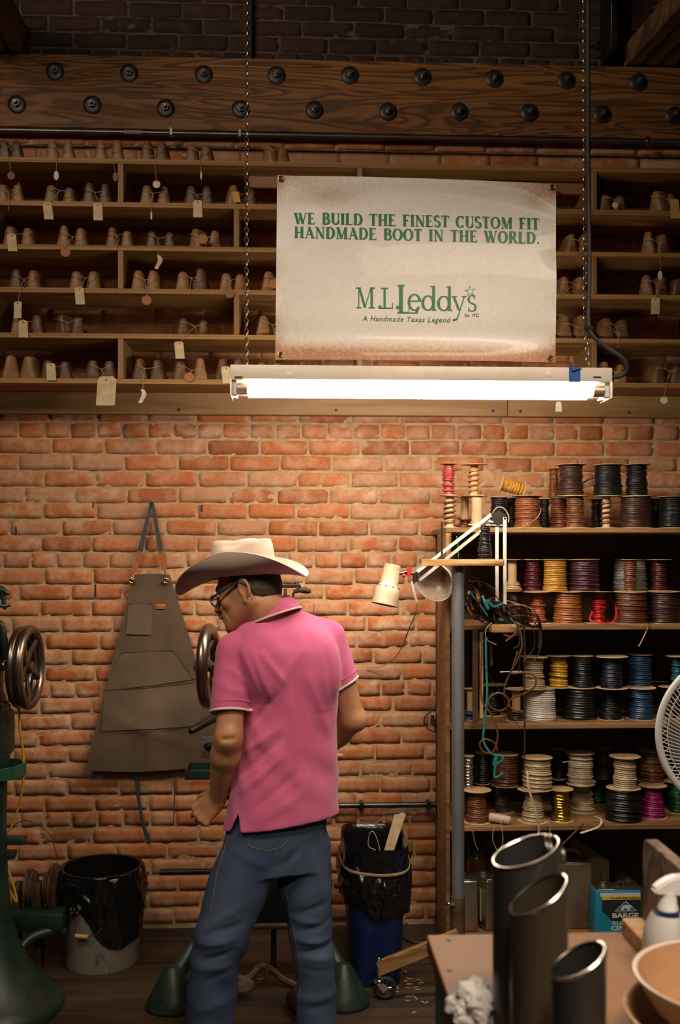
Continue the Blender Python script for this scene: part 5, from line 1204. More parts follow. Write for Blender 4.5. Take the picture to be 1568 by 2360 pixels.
# ================================================================== trash bins
def bag_noise(a, v, seed, k=1.0): return k*(mnoise.noise(V((math.cos(a)*2.6, math.sin(a)*2.6, v*3+seed)))*.011 + (1-abs(mnoise.noise(V((math.cos(a)*5, math.sin(a)*5, v*5+seed)))*2.2))*.007-.005 + (1-abs(mnoise.noise(V((math.cos(a)*11+v*3, math.sin(a)*11, v*9+seed)))*2))*.0035-.002)
# grey bucket with black bag
YK = -.32; c = P(235, 2200, YK); zr = .355
bk = thing('trash_bucket', 'paint-spattered grey bucket lined with a black trash bag by the wall', 'bucket', (c.x, YK, 0))
part('bucket_body', lathe(B(), [(0, .004), (.130, .004), (.134, .0), (.138, .01), (.147, .33), (.150, .345), (.147, .35), (.144, .345), (.135, .02), (0, .018)], (c.x, YK, .0), n=44), K['grey_plastic'], bk)
bm = B()
def bagf(u, v):
    a = 2*PI*u; kn = math.exp(-((((a-4.25+PI) % (2*PI))-PI)/.55)**2)
    if v < .04: r = .126*v/.04; z = .06
    elif v < .25: t = (v-.04)/.21; r = .126+.0145*min(t, .88)+.015*max(0, t-.88)/.12; z = .06+min(t/.88, 1)*(zr+.005-.06)
    else:
        t = (v-.25)/.75; low = .125+.075*(1+math.cos(a-5.2))*.0+.20*kn*.72+.03*math.sin(3*a); low = .10+.135*kn+.02*math.sin(2*a+1)
        z = zr+.006-(zr-low)*t; r = .154+.012*math.sin(PI*min(1, t*1.1))-.006*kn*t
    n_ = bag_noise(a, v, 1.0, .12 if v < .26 else 1); n_ += .0045*math.sin(20*a+8*t if v >= .25 else 0)*kn
    return (c.x+math.cos(a)*(r+n_), YK+math.sin(a)*(r+n_), z+n_*.4)
grid(bm, bagf, 110, 44, True); part('trash_bag', bm, K['black_plastic'], bk, ang=80, label='black trash bag folded over the rim')
kx = (c.x+math.cos(4.25)*.166, YK+math.sin(4.25)*.166, .238); bm = B(); crumple(bm, kx, (.017, .014, .013), 5, .4); tube(bm, [V(kx), V(kx)+V((-.012, -.01, -.03)), V(kx)+V((-.02, -.012, -.05))], [.008, .007, .003], 8); part('bag_knot', bm, K['black_plastic'], bk)
bm = B(); q = lambda a, z, r=.150: V((c.x+math.cos(a)*r, YK+math.sin(a)*r, z))
tube(bm, smooth_path([q(4.95, .19), q(4.8, .165, .16), q(4.6, .15, .162)], 4), .002, 6); part('bail_wire', bm, K['steel'], bk)
bm = B(); tube(bm, [q(4.60, .150, .162), q(4.30, .152, .165)], .008, 10); part('bail_grip', bm, K['card'], bk)
# blue bin with black bag
bx = P(861, 2200, -.44).x; YBN = -.44
bb = thing('recycling_bin', 'blue plastic bin lined with a black bag, beside the man\'s right leg', 'bin', (bx, YBN, 0))
def sq(a, rx, ry, n=5.0):
    ca, sa = math.cos(a), math.sin(a); k = (abs(ca)**n+abs(sa)**n)**(-1/n); return rx*ca*k, ry*sa*k
def rect_lathe(bm, prof, nn=72):
    rings = []
    for rx, ry, z in prof: rings.append([bm.verts.new((bx+sq(2*PI*k/nn, rx, ry)[0], YBN+sq(2*PI*k/nn, rx, ry)[1], z)) for k in range(nn)])
    for A, C in zip(rings, rings[1:]):
        for k in range(nn): bm.faces.new((A[k], A[(k+1) % nn], C[(k+1) % nn], C[k]))
    bm.faces.new(rings[0][::-1]); bm.faces.new(rings[-1])
bm = B(); rect_lathe(bm, [(.088, .155, .0), (.092, .16, .006), (.112, .185, .46), (.116, .19, .47), (.111, .184, .468), (.09, .155, .02)]); part('bin_body', bm, K['blue_plastic'], bb)
zr2 = .490
def bag2(u, v):
    a = 2*PI*u
    if v < .04: rx, ry, z = .086*v/.04+.001, .150*v/.04+.001, .06
    elif v < .3: t = (v-.04)/.26; tt = min(t, .9); e_ = .010*max(0, t-.9)*10; rx, ry, z = .086+.0245*tt+e_, .150+.034*tt+e_, .06+min(t/.9, 1)*(zr2-.06)
    else:
        t = (v-.3)/.7; low = .265+.02*math.sin(2*a+.5)+.012*math.sin(5*a); z = zr2+.004-(zr2-low)*t
        puff = .004+.014*math.sin(PI*min(1, max(0, t-.25)*1.3))-.002; rx, ry = .116+puff, .189+puff
    x, y = sq(a, rx, ry, 4.2); n_ = bag_noise(a, v*1.2, 4.0, .15 if v < .31 else .5 if v < .5 else 1.35); 
    if v > .52: n_ += .006*(1-abs(((a*4.3+v*7) % 2)-1))*math.sin(a*3+1)
    l = math.hypot(x, y); z += .003*math.cos(a+2.6)
    return (bx+x*(1+n_/l), YBN+y*(1+n_/l), z)
bm = B(); grid(bm, bag2, 150, 50, True); part('trash_bag', bm, K['black_plastic'], bb, ang=80, label='black bag folded over the rim')
bm = B(); pts = []
for k in range(60):
    a = 2*PI*k/60; x, y = sq(a, .1235, .197, 4.2); pts.append((bx+x*1.02, YBN+y*1.02, zr2-.070+.010*math.sin(a*2+1.2)))
tube(bm, pts, .0055, 6, closed=True, flat=(.25, 1)); part('rubber_band', bm, K['card'], bb)
a, b = P(888, 1990, -.42), P(924, 1875, -.40); bm = B(); d = (b-a).normalized(); s_ = d.cross(V((0, 1, 0))).normalized()
prism(bm, [a-d*.05-s_*.016, a-d*.05+s_*.016, b+s_*.021+d*(-.012), b+s_*.004-d*.004, b-s_*.002+d*.004, b-s_*.019+d*.004], (0, .004, 0)); solo('wood_slat', bm, K['paper_tag'], 'pale wooden slat sticking out of the blue bin', 'slat')
bm = B(); tube(bm, smooth_path([P(878, 1975, -.52), P(873, 1945, -.5), P(862, 1918, -.49), P(852, 1922, -.49), P(850, 1950, -.49), P(868, 1962, -.5), P(875, 1990, -.5)], 6), .0014, 5); solo('wire_scrap', bm, K['card'], 'looped scrap of wire sticking out of the blue bin', 'wire')
bm = B(); p0 = P(795, 1955, -.56); prism(bm, [P(793, 1957, -.57), P(799, 1954, -.57), P(803, 1970, -.57), P(800, 1985, -.57)], (0, .004, 0)); solo('paper_scrap', bm, K['paper_tag'], 'scrap of tan paper inside the left edge of the blue bin', 'paper')
# board on a caster in front of the bin
YD = -.70
a, b = P(872, 2232, YD), P(985, 2186, YD+.02)
bd = thing('caster_board', 'slanted wooden bar on a chrome caster in front of the blue bin', 'bar', P(888, 2285, YD))
d = (b-a).normalized(); u_ = V((-d.z, 0, d.x)); bm = B(); obox(bm, (a+b)/2+d*.06, d*((b-a).length/2+.06), (0, .011, 0), u_*.024, .002); part('bar', bm, K['shelf_wood'], bd)
bm = B(); c = P(874, 2232, YD); cyl(bm, c-V((0, 0, .030)), c+V((0, 0, .030)), .010, 14, bev=.002); ball(bm, c+V((0, 0, .033)), .006, 8); part('stem', bm, K['chrome'], bd)
wc = V((c.x+.020, YD, .041))
bm = B(); lathe(bm, [(0, .012), (.016, .012), (.022, .004), (.022, 0), (0, 0)], c-V((0, 0, .046)), n=20); part('swivel_plate', bm, K['chrome'], bd)
bm = B()
for sy in (-.016, .016): prism(bm, [(c.x-.012, YD+sy, c.z-.045), (c.x+.014, YD+sy, c.z-.045), (wc.x+.012, YD+sy, wc.z+.004), (wc.x-.006, YD+sy, wc.z-.012)], (0, .003, 0))
part('fork', bm, K['chrome'], bd)
ax_ = V((0, 1, 0)); part('wheel_tire', torus(B(), wc, ax_, .032, .0088, 36, 10), K['rubber'], bd); bm = B(); torus(bm, wc, ax_, .0245, .003, 30, 6)
for k in range(5): a_ = 2*PI*k/5; tube(bm, [wc, wc+V((math.cos(a_)*.025, 0, math.sin(a_)*.025))], .003, 6)
cyl(bm, wc-V((0, .012, 0)), wc+V((0, .012, 0)), .008, 12); part('wheel_rim', bm, K['steel'], bd)
# cable loop on the floor near the unit
bm = B(); tube(bm, smooth_path([P(938, 2128, -.10), P(928, 2140, -.12), PZ(930, 2160, .008), PZ(955, 2172, .007), PZ(990, 2168, .007), PZ(1030, 2150, .007)], 6), .005, 7); solo('floor_cable', bm, K['black_cord'], 'black cable looping on the floor beside the spool unit', 'cable')
# floor scraps of leather
for k in range(26):
    px, py = 935+random.gauss(0, 28), 2275+random.gauss(0, 30)
    q = PZ(px, py, .001)
    if q.x > .11+.14*0 and px > 985: continue
    l = random.uniform(.004, .012); a_ = random.uniform(0, 6.28)
    bm = B(); obox(bm, q+V((0, 0, .001)), (math.cos(a_)*l, math.sin(a_)*l, 0), (-math.sin(a_)*.002, math.cos(a_)*.002, 0), (0, 0, .0008)); 
    solo('leather_scrap', bm, K['card'] if k % 3 else K['yellow_tag'], 'tiny leather scrap on the dark floor between the blue bin and the bench', 'scrap', 'leather scraps on the floor')
# ================================================================== cobbler's machines
def hand_wheel(th, c, axis, R, rim, double, spokes=5, m=None, hub=.02):
    m = m or K['wheel_steel']; axis = V(axis).normalized(); c = V(c); x, y, z = basis(axis)
    bm = B(); torus(bm, c, axis, R, rim, 56, 12, 1, 1)
    if double: torus(bm, c-axis*rim*1.75, axis, R*.975, rim*.9, 56, 10); torus(bm, c-axis*rim*.9, axis, R*.93, rim*.75, 56, 8)
    w_ = part('hand_wheel', bm, m, th)
    for k in range(spokes):
        a = 2*PI*k/spokes+.5; d = x*math.cos(a)+y*math.sin(a); t = x*-math.sin(a)+y*math.cos(a)
        bm = B(); tube(bm, smooth_path([c+d*hub*.5-axis*.012, c+d*R*.4+t*R*.08-axis*.008, c+d*R*.75+t*R*.06, c+d*(R-rim*.5)], 4), [.009]*13, 8, flat=(.8, 1.2)); part('spoke', bm, K['rusty'], w_)
    bm = B(); cyl(bm, c-axis*.05, c+axis*.014, hub, 18, bev=.003); part('hub', bm, K['rusty'], w_)
# --- left machine, cut off by the picture edge
YM = -.66
fx0 = PZ(-22, 2300, .0); mx, my = P(-22, 2200, -.72).x, -.72
lm = thing('stitching_machine', 'green cast-iron stitching machine cut off by the left picture edge', 'sewing machine', (mx, my, 0))
part('pedestal', lathe(B(), [(0, .001), (.238, .001), (.243, .012), (.238, .034), (.205, .06), (.17, .095), (.13, .15), (.095, .22), (.07, .32), (.056, .46), (.052, .62), (.055, .80), (.065, .86), (0, .86)], (mx, my, 0), n=44), K['machine_green'], lm)
q = PZ(100, 2275, .045); part('foot_bolt', cyl(B(), (q.x, my-.09, .05), (q.x, my-.09, .085), .012, 6), K['rusty'], lm)
wc = P(68, 1538, YM)
hand_wheel(lm, wc, (.99, -.03, 0), .130, .0165, True)
bm = B(); cyl(bm, wc-V((.22, -.05, 0)), wc, .014, 14); part('wheel_shaft', bm, K['rusty'], lm)
bm = B(); box(bm, (mx-.14, my-.03, .84), (mx+.045, my+.15, 1.0), .02, 3); box(bm, (mx-.1, my, 1.0), (mx+.02, my+.1, wc.z+.12), .02, 3); part('machine_body', bm, K['machine_green'], lm)
bm = B(); tube(bm, smooth_path([P(-10, 1360, YM), P(4, 1360, YM), P(12, 1364, YM)], 4), [.02, .018, .016, .016, .014, .012, .012, .010, .008], 12)
tube(bm, [P(-10, 1360, YM), P(-14, 1440, YM), V((mx-.02, YM+.02, 1.30))], .012, 10); tube(bm, [P(4, 1366, YM), P(8, 1382, YM), P(10, 1396, YM)], [.012, .008, .008], 8); tube(bm, [P(-4, 1394, YM), P(10, 1397, YM), P(24, 1394, YM)], [.007, .009, .005], 8); tube(bm, [P(14, 1366, YM), P(23, 1368, YM)], [.012, .003], 8); ball(bm, P(11, 1400, YM), .008, 8); part('thread_guide', bm, K['machine_green'], lm)
bm = B(); tube(bm, smooth_path([P(-12, 1436, YM), P(2, 1440, YM), P(9, 1470, YM), P(11, 1510, YM), P(-10, 1520, YM)], 5), .012, 10); part('frame_arm', bm, K['machine_green'], lm)
bm = B(); box(bm, P(-20, 1536, YM)-V((0, .02, .01)), P(12, 1526, YM)+V((0, .05, .0)), .003); part('table_plate', bm, K['steel'], lm)
bm = B(); c = P(18, 1606, YM); obox(bm, c, (.022, 0, 0), (0, .02, 0), (0, 0, .012), .002); cyl(bm, P(16, 1616, YM), P(17, 1640, YM), .012, 12); tube(bm, [P(4, 1630, YM), P(2, 1660, YM), P(-6, 1690, YM)], [.022, .016, .02], 10); part('cam_block', bm, K['rusty'], lm)
# tray
tz = P(20, 1757, YM).z; p = [P(-40, 1757, YM+.10), P(46, 1757, YM+.06), P(59, 1765, YM), P(30, 1780, YM-.08), P(-8, 1786, YM-.12), P(-40, 1786, YM-.12)]
poly = [V((q.x, q.y, 0)) for q in p]
bm = B(); zt0, zt1 = P(20, 1790, YM-.06).z-.006, tz
prism(bm, [(q.x, q.y, zt0) for q in poly], (0, 0, .006))
for a, b in zip(poly, poly[1:]+poly[:1]):
    d = (b-a); nrm = V((-d.y, d.x, 0)).normalized()*.003; obox(bm, (a+b)/2+V((0, 0, (zt0+zt1)/2)), d/2, nrm, V((0, 0, (zt1-zt0)/2)), .001)
part('tool_tray', bm, K['tray_green'], lm, ang=30)
for k, (px, py, ln_, m) in enumerate(((8, 1768, .03, 'red_clip'), (18, 1770, .02, None), (36, 1765, .018, 'chrome'))):
    q = P(px, py, YM-.02); bm = B(); a_ = random.uniform(-.5, .5); q.z = zt0+.014+.004*k
    obox(bm, q, (ln_*math.cos(a_), ln_*math.sin(a_), 0), (-.006*math.sin(a_), .006*math.cos(a_), 0), (0, 0, .007), .002)
    solo('tray_tool', bm, K['chrome'] if m == 'chrome' else mat('tool_red', (.3, .03, .03), rough=.5) if m else K['rubber'], ('small red-handled tool in the green tray at the left edge', 'small black box in the green tray at the left edge', 'short shiny blade in the green tray at the left edge')[k], 'tool')
bm = B(); tube(bm, smooth_path([P(16, 1520, YM-.01), P(12, 1560, YM-.02), P(15, 1605, YM-.02), P(22, 1620, YM-.01), P(42, 1632, YM), P(46, 1680, YM), P(54, 1740, YM+.02), P(54, 1790, YM+.0), P(45, 1850, YM), P(25, 1910, YM), P(12, 1960, YM-.02), P(10, 2010, YM-.02), P(22, 2050, YM-.02), P(38, 2078, YM-.02), P(32, 2045, YM-.02), P(18, 2005, YM-.02)], 6), .0042, 8); th = thing('extension_lead', 'yellow power cord hanging down past the green tray at the left', 'cord', P(38, 2078, YM)); part('cord', bm, K['yellow_cord'], th)
bm = B(); tube(bm, smooth_path([P(10, 1925, -.3), P(40, 1897, -.3), P(68, 1893, -.3), P(110, 1918, -.3), P(126, 1955, -.3), P(134, 1990, -.3)], 6), .0014, 6); solo('thin_wire', bm, K['black_cord'], 'thin dark wire arching against the brick above the old pulleys', 'wire')
# brackets on the pedestal
bm = B(); 
for x0, x1, py in ((-5, 60, 1932), (-5, 36, 1965)):
    a, b = P(x0, py, YM-.04), P(x1, py, YM-.04); box(bm, (a.x, YM-.07, a.z-.016), (b.x, YM-.02, a.z+.006), .004, 2)
part('side_lug', bm, K['machine_green'], lm)
# --- old line shaft with pulleys behind the bucket
sy_, sz = -.38, P(90, 2046, -.38).z
ls = thing('pulley_shaft', 'rusty line shaft with old pulleys low on the left, behind the bucket', 'pulleys', P(80, 2110, -.38))
bm = B(); a = P(-20, 2046, sy_); b = P(142, 2046, sy_); cyl(bm, (a.x, sy_, sz), (b.x, sy_, sz), .016, 16); part('shaft', bm, K['rusty'], ls)
for px, R, w_ in ((68, .068, .022), (78, .062, .014), (108, .055, .016), (116, .072, .014), (124, .088, .014), (131, .084, .010)):
    c = P(px, 2046, sy_); bm = lathe(B(), [(0, -w_/2), (R*.9, -w_/2), (R, -w_/2+.003), (R*.96, 0), (R, w_/2-.003), (R*.9, w_/2), (0, w_/2)], (c.x, sy_, sz), (1, 0, 0), 36); part('pulley', bm, K['rusty'], ls)
for px in (90, 40):
    c = P(px, 2046, sy_); bm = B(); box(bm, (c.x-.014, sy_-.03, .002), (c.x+.014, sy_+.03, sz+.02), .006, 2); part('bearing_stand', bm, K['rusty'], ls)
bm = B(); a, b = P(2, 2100, sy_-.08), P(150, 2140, sy_-.08); box(bm, (a.x, sy_-.12, b.z), (b.x, sy_-.031, a.z), .006, 2); tube(bm, smooth_path([P(150, 2145, sy_-.08), P(100, 2150, sy_-.12), P(60, 2170, sy_-.16), P(40, 2205, sy_-.2)], 5), .018, 10); part('cast_bed', bm, K['machine_green'], ls)
# --- the machine in front of the man
YW = -.56
mx2 = P(618, 2200, -.56).x
wm = thing('patching_machine', 'green cast-iron patching machine standing in front of the man', 'sewing machine', (mx2, YW, 0))
wc = P(481, 1535, YW-.06); hand_wheel(wm, wc, (.99, -.10, 0), .130, .0205, False, 5, K['wheel_steel'])
bm = B(); cyl(bm, wc, V((mx2-.02, YW+.0, wc.z)), .015, 14); part('wheel_shaft', bm, K['black_iron'], wm)
bm = B(); lathe(bm, [(0, 0), (.05, -.12), (.05, 0), (.045, .25), (.05, .5), (.075, .62), (.075, .7), (0, .7)], (mx2, YW+.06, .58), n=24, sx=1, sy=.8); part('arm_body', bm, K['machine_green'], wm)
bm = B(); a, b = P(575, 1985, YW), P(738, 2118, YW); box(bm, (a.x, YW-.03, b.z), (b.x, YW+.10, a.z), .008, 2); part('cast_panel', bm, K['machine_green'], wm)
cpx0, cpx1 = P(584, 2060, YW-.032), P(652, 2060, YW-.032)
font_on('Louis', lambda u, v: V((cpx0.x+u*(cpx1.x-cpx0.x), YW-.0315, cpx0.z+v*.038)), 1, 1, 'cast_lettering', K['black_iron'], wm)
bm = B(); box(bm, (a.x-.03, YW-.05, b.z-.018), (b.x+.03, YW+.12, b.z-.0005), .004); part('lower_shelf', bm, K['rusty'], wm)
for px, sx_ in ((398, -1), (792, 1)):
    xc = P(px, 2278, YW-.17).x
    bm = lathe(B(), [(0, .001), (.080, .001), (.086, .010), (.083, .026), (.07, .05), (.056, .08), (.038, .115), (.02, .14), (0, .145)], (xc, YW-.17, 0), n=32, sx=1.05, sy=.95); o = part('foot', bm, K['machine_green'], wm)
    bm = B(); tube(bm, smooth_path([(xc, YW-.16, .09), (xc-sx_*.09, YW-.02, .2), (xc-sx_*.16, YW+.02, b.z-.01)], 5), [.034, .032, .03, .028, .026, .026, .025, .024, .024, .023, .022], 12); part('leg', bm, K['machine_green'], wm)
    part('foot_bolt', cyl(B(), (xc+.03*sx_, YW-.22, .03), (xc+.03*sx_, YW-.22, .055), .008, 6), K['rusty'], o)
# treadle
t0 = P(545, 2278, YW-.12); bm = B(); lathe(bm, [(0, .006), (.048, .006), (.052, .002), (.052, -.004), (0, -.004)], (t0.x, YW-.12, .055), (.1, -.25, 1), 28, 1.2, .9); part('treadle', bm, K['rusty'], wm)
bm = B(); tube(bm, smooth_path([(t0.x, YW-.11, .06), P(575, 2252, YW-.06), P(610, 2225, YW-.03), P(650, 2255, YW-.03), P(690, 2275, YW-.03)], 5), .012, 8); torus(bm, P(601, 2242, YW-.04), (0, 1, 0), .024, .007, 24, 8); part('treadle_link', bm, K['rusty'], wm)
bm = B(); cyl(bm, (mx2+.02, YW, .06), (mx2+.02, YW, b.z), .010, 10); part('treadle_rod', bm, K['black_iron'], wm)
# long dark shaft from the machine to the left
bm = B(); a = P(368, 2010, -.25); b = P(560, 2010, -.25); cyl(bm, (a.x, -.25, a.z), (b.x+.1, -.25, a.z), .012, 14, bev=.002); part('drive_shaft', bm, K['black_iron'], wm)
# crank handle
bm = B(); tube(bm, [P(440, 1685, YW-.22), P(447, 1681, YW-.21), P(470, 1668, YW-.15), P(490, 1657, YW-.10), P(505, 1652, YW-.05)], [.0105, .0125, .0145, .015, .016], 14); part('crank_grip', bm, K['black_iron'], wm)
bm = B(); cyl(bm, P(439, 1686, YW-.224), P(442, 1684.5, YW-.216), .0092, 14, bev=.001); part('grip_pin', bm, K['steel'], wm)
bm = B(); tube(bm, [P(500, 1654, YW-.05), P(540, 1640, YW), V((mx2, YW, P(540, 1620, YW).z))], .014, 10); part('crank_arm', bm, K['black_iron'], wm)
# face plate and green oil tray
bm = B(); c0, c1 = P(463, 1699, YW-.03), P(494, 1746, YW-.03); box(bm, (c0.x, YW-.03, c1.z), (c1.x, YW-.016, c0.z), .003, 2); part('face_plate', bm, mat('worn_grey_plate', (.27, .25, .22), (.16, .14, .12), sc=60, rough=.45, metal=.3), wm)
bm = B(); cc = P(477, 1720, YW-.032); torus(bm, cc, (0, 1, 0), .0095, .003, 18, 6); cyl(bm, cc, cc-V((0, .008, 0)), .006, 8); 
for dx, dz in ((-.012, -.018), (.014, -.02)): ball(bm, cc+V((dx, 0, dz)), .0035, 8)
part('plate_screws', bm, K['nut_iron'], wm)
bm = B(); cyl(bm, cc, V((mx2, YW+.02, cc.z)), .014, 10); part('plate_shaft', bm, K['black_iron'], wm)
x0, x1 = P(429, 1760, YW-.05).x, P(520, 1760, YW-.05).x; zb3, zt3 = P(450, 1797, YW-.10).z, P(450, 1776, YW-.10).z
bm = B(); box(bm, (x0, YW-.10, zb3), (x1, YW+.05, zb3+.006), .002)
for lo, hi in (((x0, YW-.10, zb3), (x1, YW-.095, zt3)), ((x0, YW+.045, zb3), (x1, YW+.05, zt3)), ((x0, YW-.095, zb3), (x0+.005, YW+.045, zt3))): box(bm, lo, hi, .0015)
part('oil_tray', bm, mat('dark_green_tray', (.008, .033, .02), (.02, .05, .032), sc=30, rough=.45), wm); bm = B(); tube(bm, [(x1-.03, YW, zb3), (x1-.0, YW, zb3-.08), (mx2-.06, YW+.02, zb3-.16)], .009, 8); part('tray_bracket', bm, K['black_iron'], wm)
# head mechanism seen over his shoulder
YH = -.60
hz = P(660, 1352, YH)
bm = B(); obox(bm, P(672, 1351, YH), (P(694, 1351, YH).x-P(672, 1351, YH).x, 0, 0), (0, .012, 0), (0, 0, .006), .002); ball(bm, P(640, 1343, YH), .0105, 12); tube(bm, [P(684, 1347, YH), P(684, 1341, YH)], [.009, .006], 10); part('slide_bar', bm, K['black_iron'], wm)
bm = B(); tube(bm, [P(692, 1360, YH), P(704, 1360, YH), P(712, 1362, YH), P(718, 1363, YH)], [.010, .0125, .010, .004], 14); tube(bm, [P(676, 1364, YH), P(692, 1360, YH)], [.007, .009], 10); part('thumb_screw', bm, K['rusty'], wm)
bm = B(); pts = [V((P(658, 1372, YH).x+.0065*math.cos(t*.9), YH-.012+.0065*math.sin(t*.9), P(658, 1374, YH).z+t*.0006)) for t in range(45)]; tube(bm, pts, .0014, 5); part('coil_spring', bm, K['chrome'], wm)
bm = B(); prism(bm, [P(634, 1374, YH), P(668, 1372, YH), P(672, 1386, YH), P(668, 1400, YH), P(632, 1400, YH)], (0, .012, 0)); part('tension_plate', bm, K['steel'], wm)
bm = B(); box(bm, P(632, 1372, YH)-V((0, 0, .02)), P(650, 1350, YH)+V((0, .02, 0)), .004); tube(bm, [P(676, 1400, YH), P(676, 1366, YH)], .004, 8); box(bm, P(610, 1480, YH)-V((0, 0, .0)), P(672, 1395, YH)+V((0, .06, 0)), .008, 2); cyl(bm, P(640, 1480, YH+.03), V((mx2, YW+.06, 1.25)), .03, 12); part('head_casting', bm, K['machine_green'], wm)
bm = B(); tube(bm, smooth_path([P(716, 1362, YH), P(726, 1370, YH), P(729, 1382, YH), P(724, 1395, YH), P(724, 1440, YH+.05), P(726, 1460, YH+.08)], 5), .0011, 5); part('thread', bm, K['card'], wm)
# green cap seen under the chin, wooden handle at the right of the shirt
bm = B(); tube(bm, [P(528, 1462, YH), P(540, 1452, YH), P(560, 1450, YH)], [.016, .022, .022], 14); tube(bm, [P(555, 1455, YH), V((mx2, YW+.05, P(560, 1480, YH).z))], .018, 10); part('oil_cup', bm, K['tray_green'], wm)
bm = B(); tube(bm, [P(735, 1742, YW), P(765, 1742, YW), P(782, 1742, YW), P(790, 1742, YW)], [.008, .0095, .0095, .006], 12); part('wooden_handle', bm, K['yellow_tag'], wm, label='yellow wooden handle')
bm = B(); tube(bm, [P(742, 1742, YW), V((mx2, YW+.04, P(742, 1742, YW).z))], .006, 8); part('handle_rod', bm, K['black_iron'], wm)
# grey drive rods to the right of his leg
bm = B(); a = P(761, 1990, YW+.1); b = P(761, 2120, YW+.1); cyl(bm, b, a, .006, 8); ball(bm, P(761, 2030, YW+.1), .010, 8); ball(bm, P(761, 2072, YW+.1), .010, 8); cyl(bm, a, V((mx2+.04, YW+.08, a.z)), .006, 8); part('pull_rod', bm, K['rusty'], wm)
# ================================================================== the man
MY = -.95
def W(px, py, dy=0.0): return np.array(P(px, py, MY+dy), dtype=np.float64)
class Vox:
    """signed-distance grid with smooth unions, meshed by surface nets"""
    def __init__(s, lo, hi, h):
        s.lo = np.array(lo, float); s.h = h; s.n = np.ceil((np.array(hi)-s.lo)/h).astype(int)+1
        s.D = np.full(s.n, .2, np.float32)
        s.ax = [s.lo[i]+h*np.arange(s.n[i]) for i in range(3)]
    def op(s, fn, lo, hi, k=.01, cut=False, mg=.035):
        a = np.maximum(np.floor((np.array(lo)-mg-s.lo)/s.h).astype(int), 0); b = np.minimum(np.ceil((np.array(hi)+mg-s.lo)/s.h).astype(int)+1, s.n)
        if np.any(b <= a): return
        sl = tuple(slice(i, j) for i, j in zip(a, b))
        X, Y, Z = np.meshgrid(*[s.ax[i][a[i]:b[i]] for i in range(3)], indexing='ij', sparse=True)
        d = fn(X, Y, Z); c = s.D[sl]
        if cut:
            d = -d; h = np.clip(.5-.5*(d-c)/k*-1, 0, 1) if False else np.clip(.5-.5*(c-d)/k, 0, 1)
            s.D[sl] = c*(1-h)+d*h+k*h*(1-h)
        else:
            h = np.clip(.5+.5*(c-d)/k, 0, 1); s.D[sl] = c*(1-h)+d*h-k*h*(1-h)
    def cone(s, a, b, ra, rb, k=.012, cut=False, flat=None):
        a, b = np.array(a, float), np.array(b, float); ab = b-a; L2 = ab@ab; r = max(ra, rb)
        def fn(X, Y, Z):
            t = np.clip(((X-a[0])*ab[0]+(Y-a[1])*ab[1]+(Z-a[2])*ab[2])/L2, 0, 1)
            dx, dy, dz = X-a[0]-t*ab[0], Y-a[1]-t*ab[1], Z-a[2]-t*ab[2]
            if flat is not None:           # flat = (axis, factor): thinner along one axis
                u, f = flat; p = dx*u[0]+dy*u[1]+dz*u[2]; q = p*(1/f-1); return (np.sqrt(dx*dx+dy*dy+dz*dz+(p*p)*(1/f**2-1))-(ra+(rb-ra)*t))*(.5+.5*f)
            return np.sqrt(dx*dx+dy*dy+dz*dz)-(ra+(rb-ra)*t)
        s.op(fn, np.minimum(a, b)-r, np.maximum(a, b)+r, k, cut)
    def ell(s, c, r, R=None, k=.012, cut=False):
        c = np.array(c, float); r = np.array(r, float); R = np.eye(3) if R is None else np.array(R)   # rows: local axes
        def fn(X, Y, Z):
            x, y, z = X-c[0], Y-c[1], Z-c[2]; q = [(R[i][0]*x+R[i][1]*y+R[i][2]*z)/r[i] for i in range(3)]
            k0 = np.sqrt(q[0]**2+q[1]**2+q[2]**2); k1 = np.sqrt((q[0]/r[0])**2+(q[1]/r[1])**2+(q[2]/r[2])**2)
            return k0*(k0-1)/np.maximum(k1, 1e-6)
        m = r.max(); s.op(fn, c-m, c+m, k, cut)
    def loft(s, keys, fwd, k=.02):
        """keys (z, cx, cy, rx, ry) from low to high; rx across, ry along fwd (horizontal)"""
        K_ = np.array(sorted(keys)); zz = K_[:, 0]; fx, fy = fwd; sx, sy = fy, -fx
        def fn(X, Y, Z):
            Zr = np.clip(Z, zz[0], zz[-1]); cx, cy, rx, ry = [np.interp(Zr, zz, K_[:, i]) for i in range(1, 5)]
            x, y = X-cx, Y-cy; u = (x*sx+y*sy)/rx; v = (x*fx+y*fy)/ry
            d = ((np.abs(u)**2.3+np.abs(v)**2.3)**(1/2.3)-1)*np.minimum(rx, ry)
            o = np.maximum(zz[0]-Z, Z-zz[-1]); return np.where(o > 0, np.sqrt(np.maximum(d, 0)**2+o*o), np.maximum(d, o*.9))
        m = K_[:, 3:].max(); lo = np.array([K_[:, 1].min()-m, K_[:, 2].min()-m, zz[0]]); hi = np.array([K_[:, 1].max()+m, K_[:, 2].max()+m, zz[-1]])
        s.op(fn, lo, hi, k)
    def fold(s, folds, Y0):
        """ridges (amp > 0) and creases (amp < 0): (px0, py0, px1, py1, amp, width, near) seen across the cloth"""
        X, Z = s.ax[0][:, None], s.ax[2][None, :]; T = np.zeros((s.n[0], s.n[2]), np.float32)
        for x0, y0, x1, y1, amp, wd in folds:
            a, b = P(x0, y0, Y0), P(x1, y1, Y0); dx, dz = b.x-a.x, b.z-a.z; L2 = dx*dx+dz*dz
            t = np.clip(((X-a.x)*dx+(Z-a.z)*dz)/L2, 0, 1); d2 = (X-a.x-t*dx)**2+(Z-a.z-t*dz)**2
            T += amp*np.exp(-d2/wd**2)*(np.sin(PI*np.clip(t*.9+.05, 0, 1))**.6)
        s.D -= T[:, None, :]
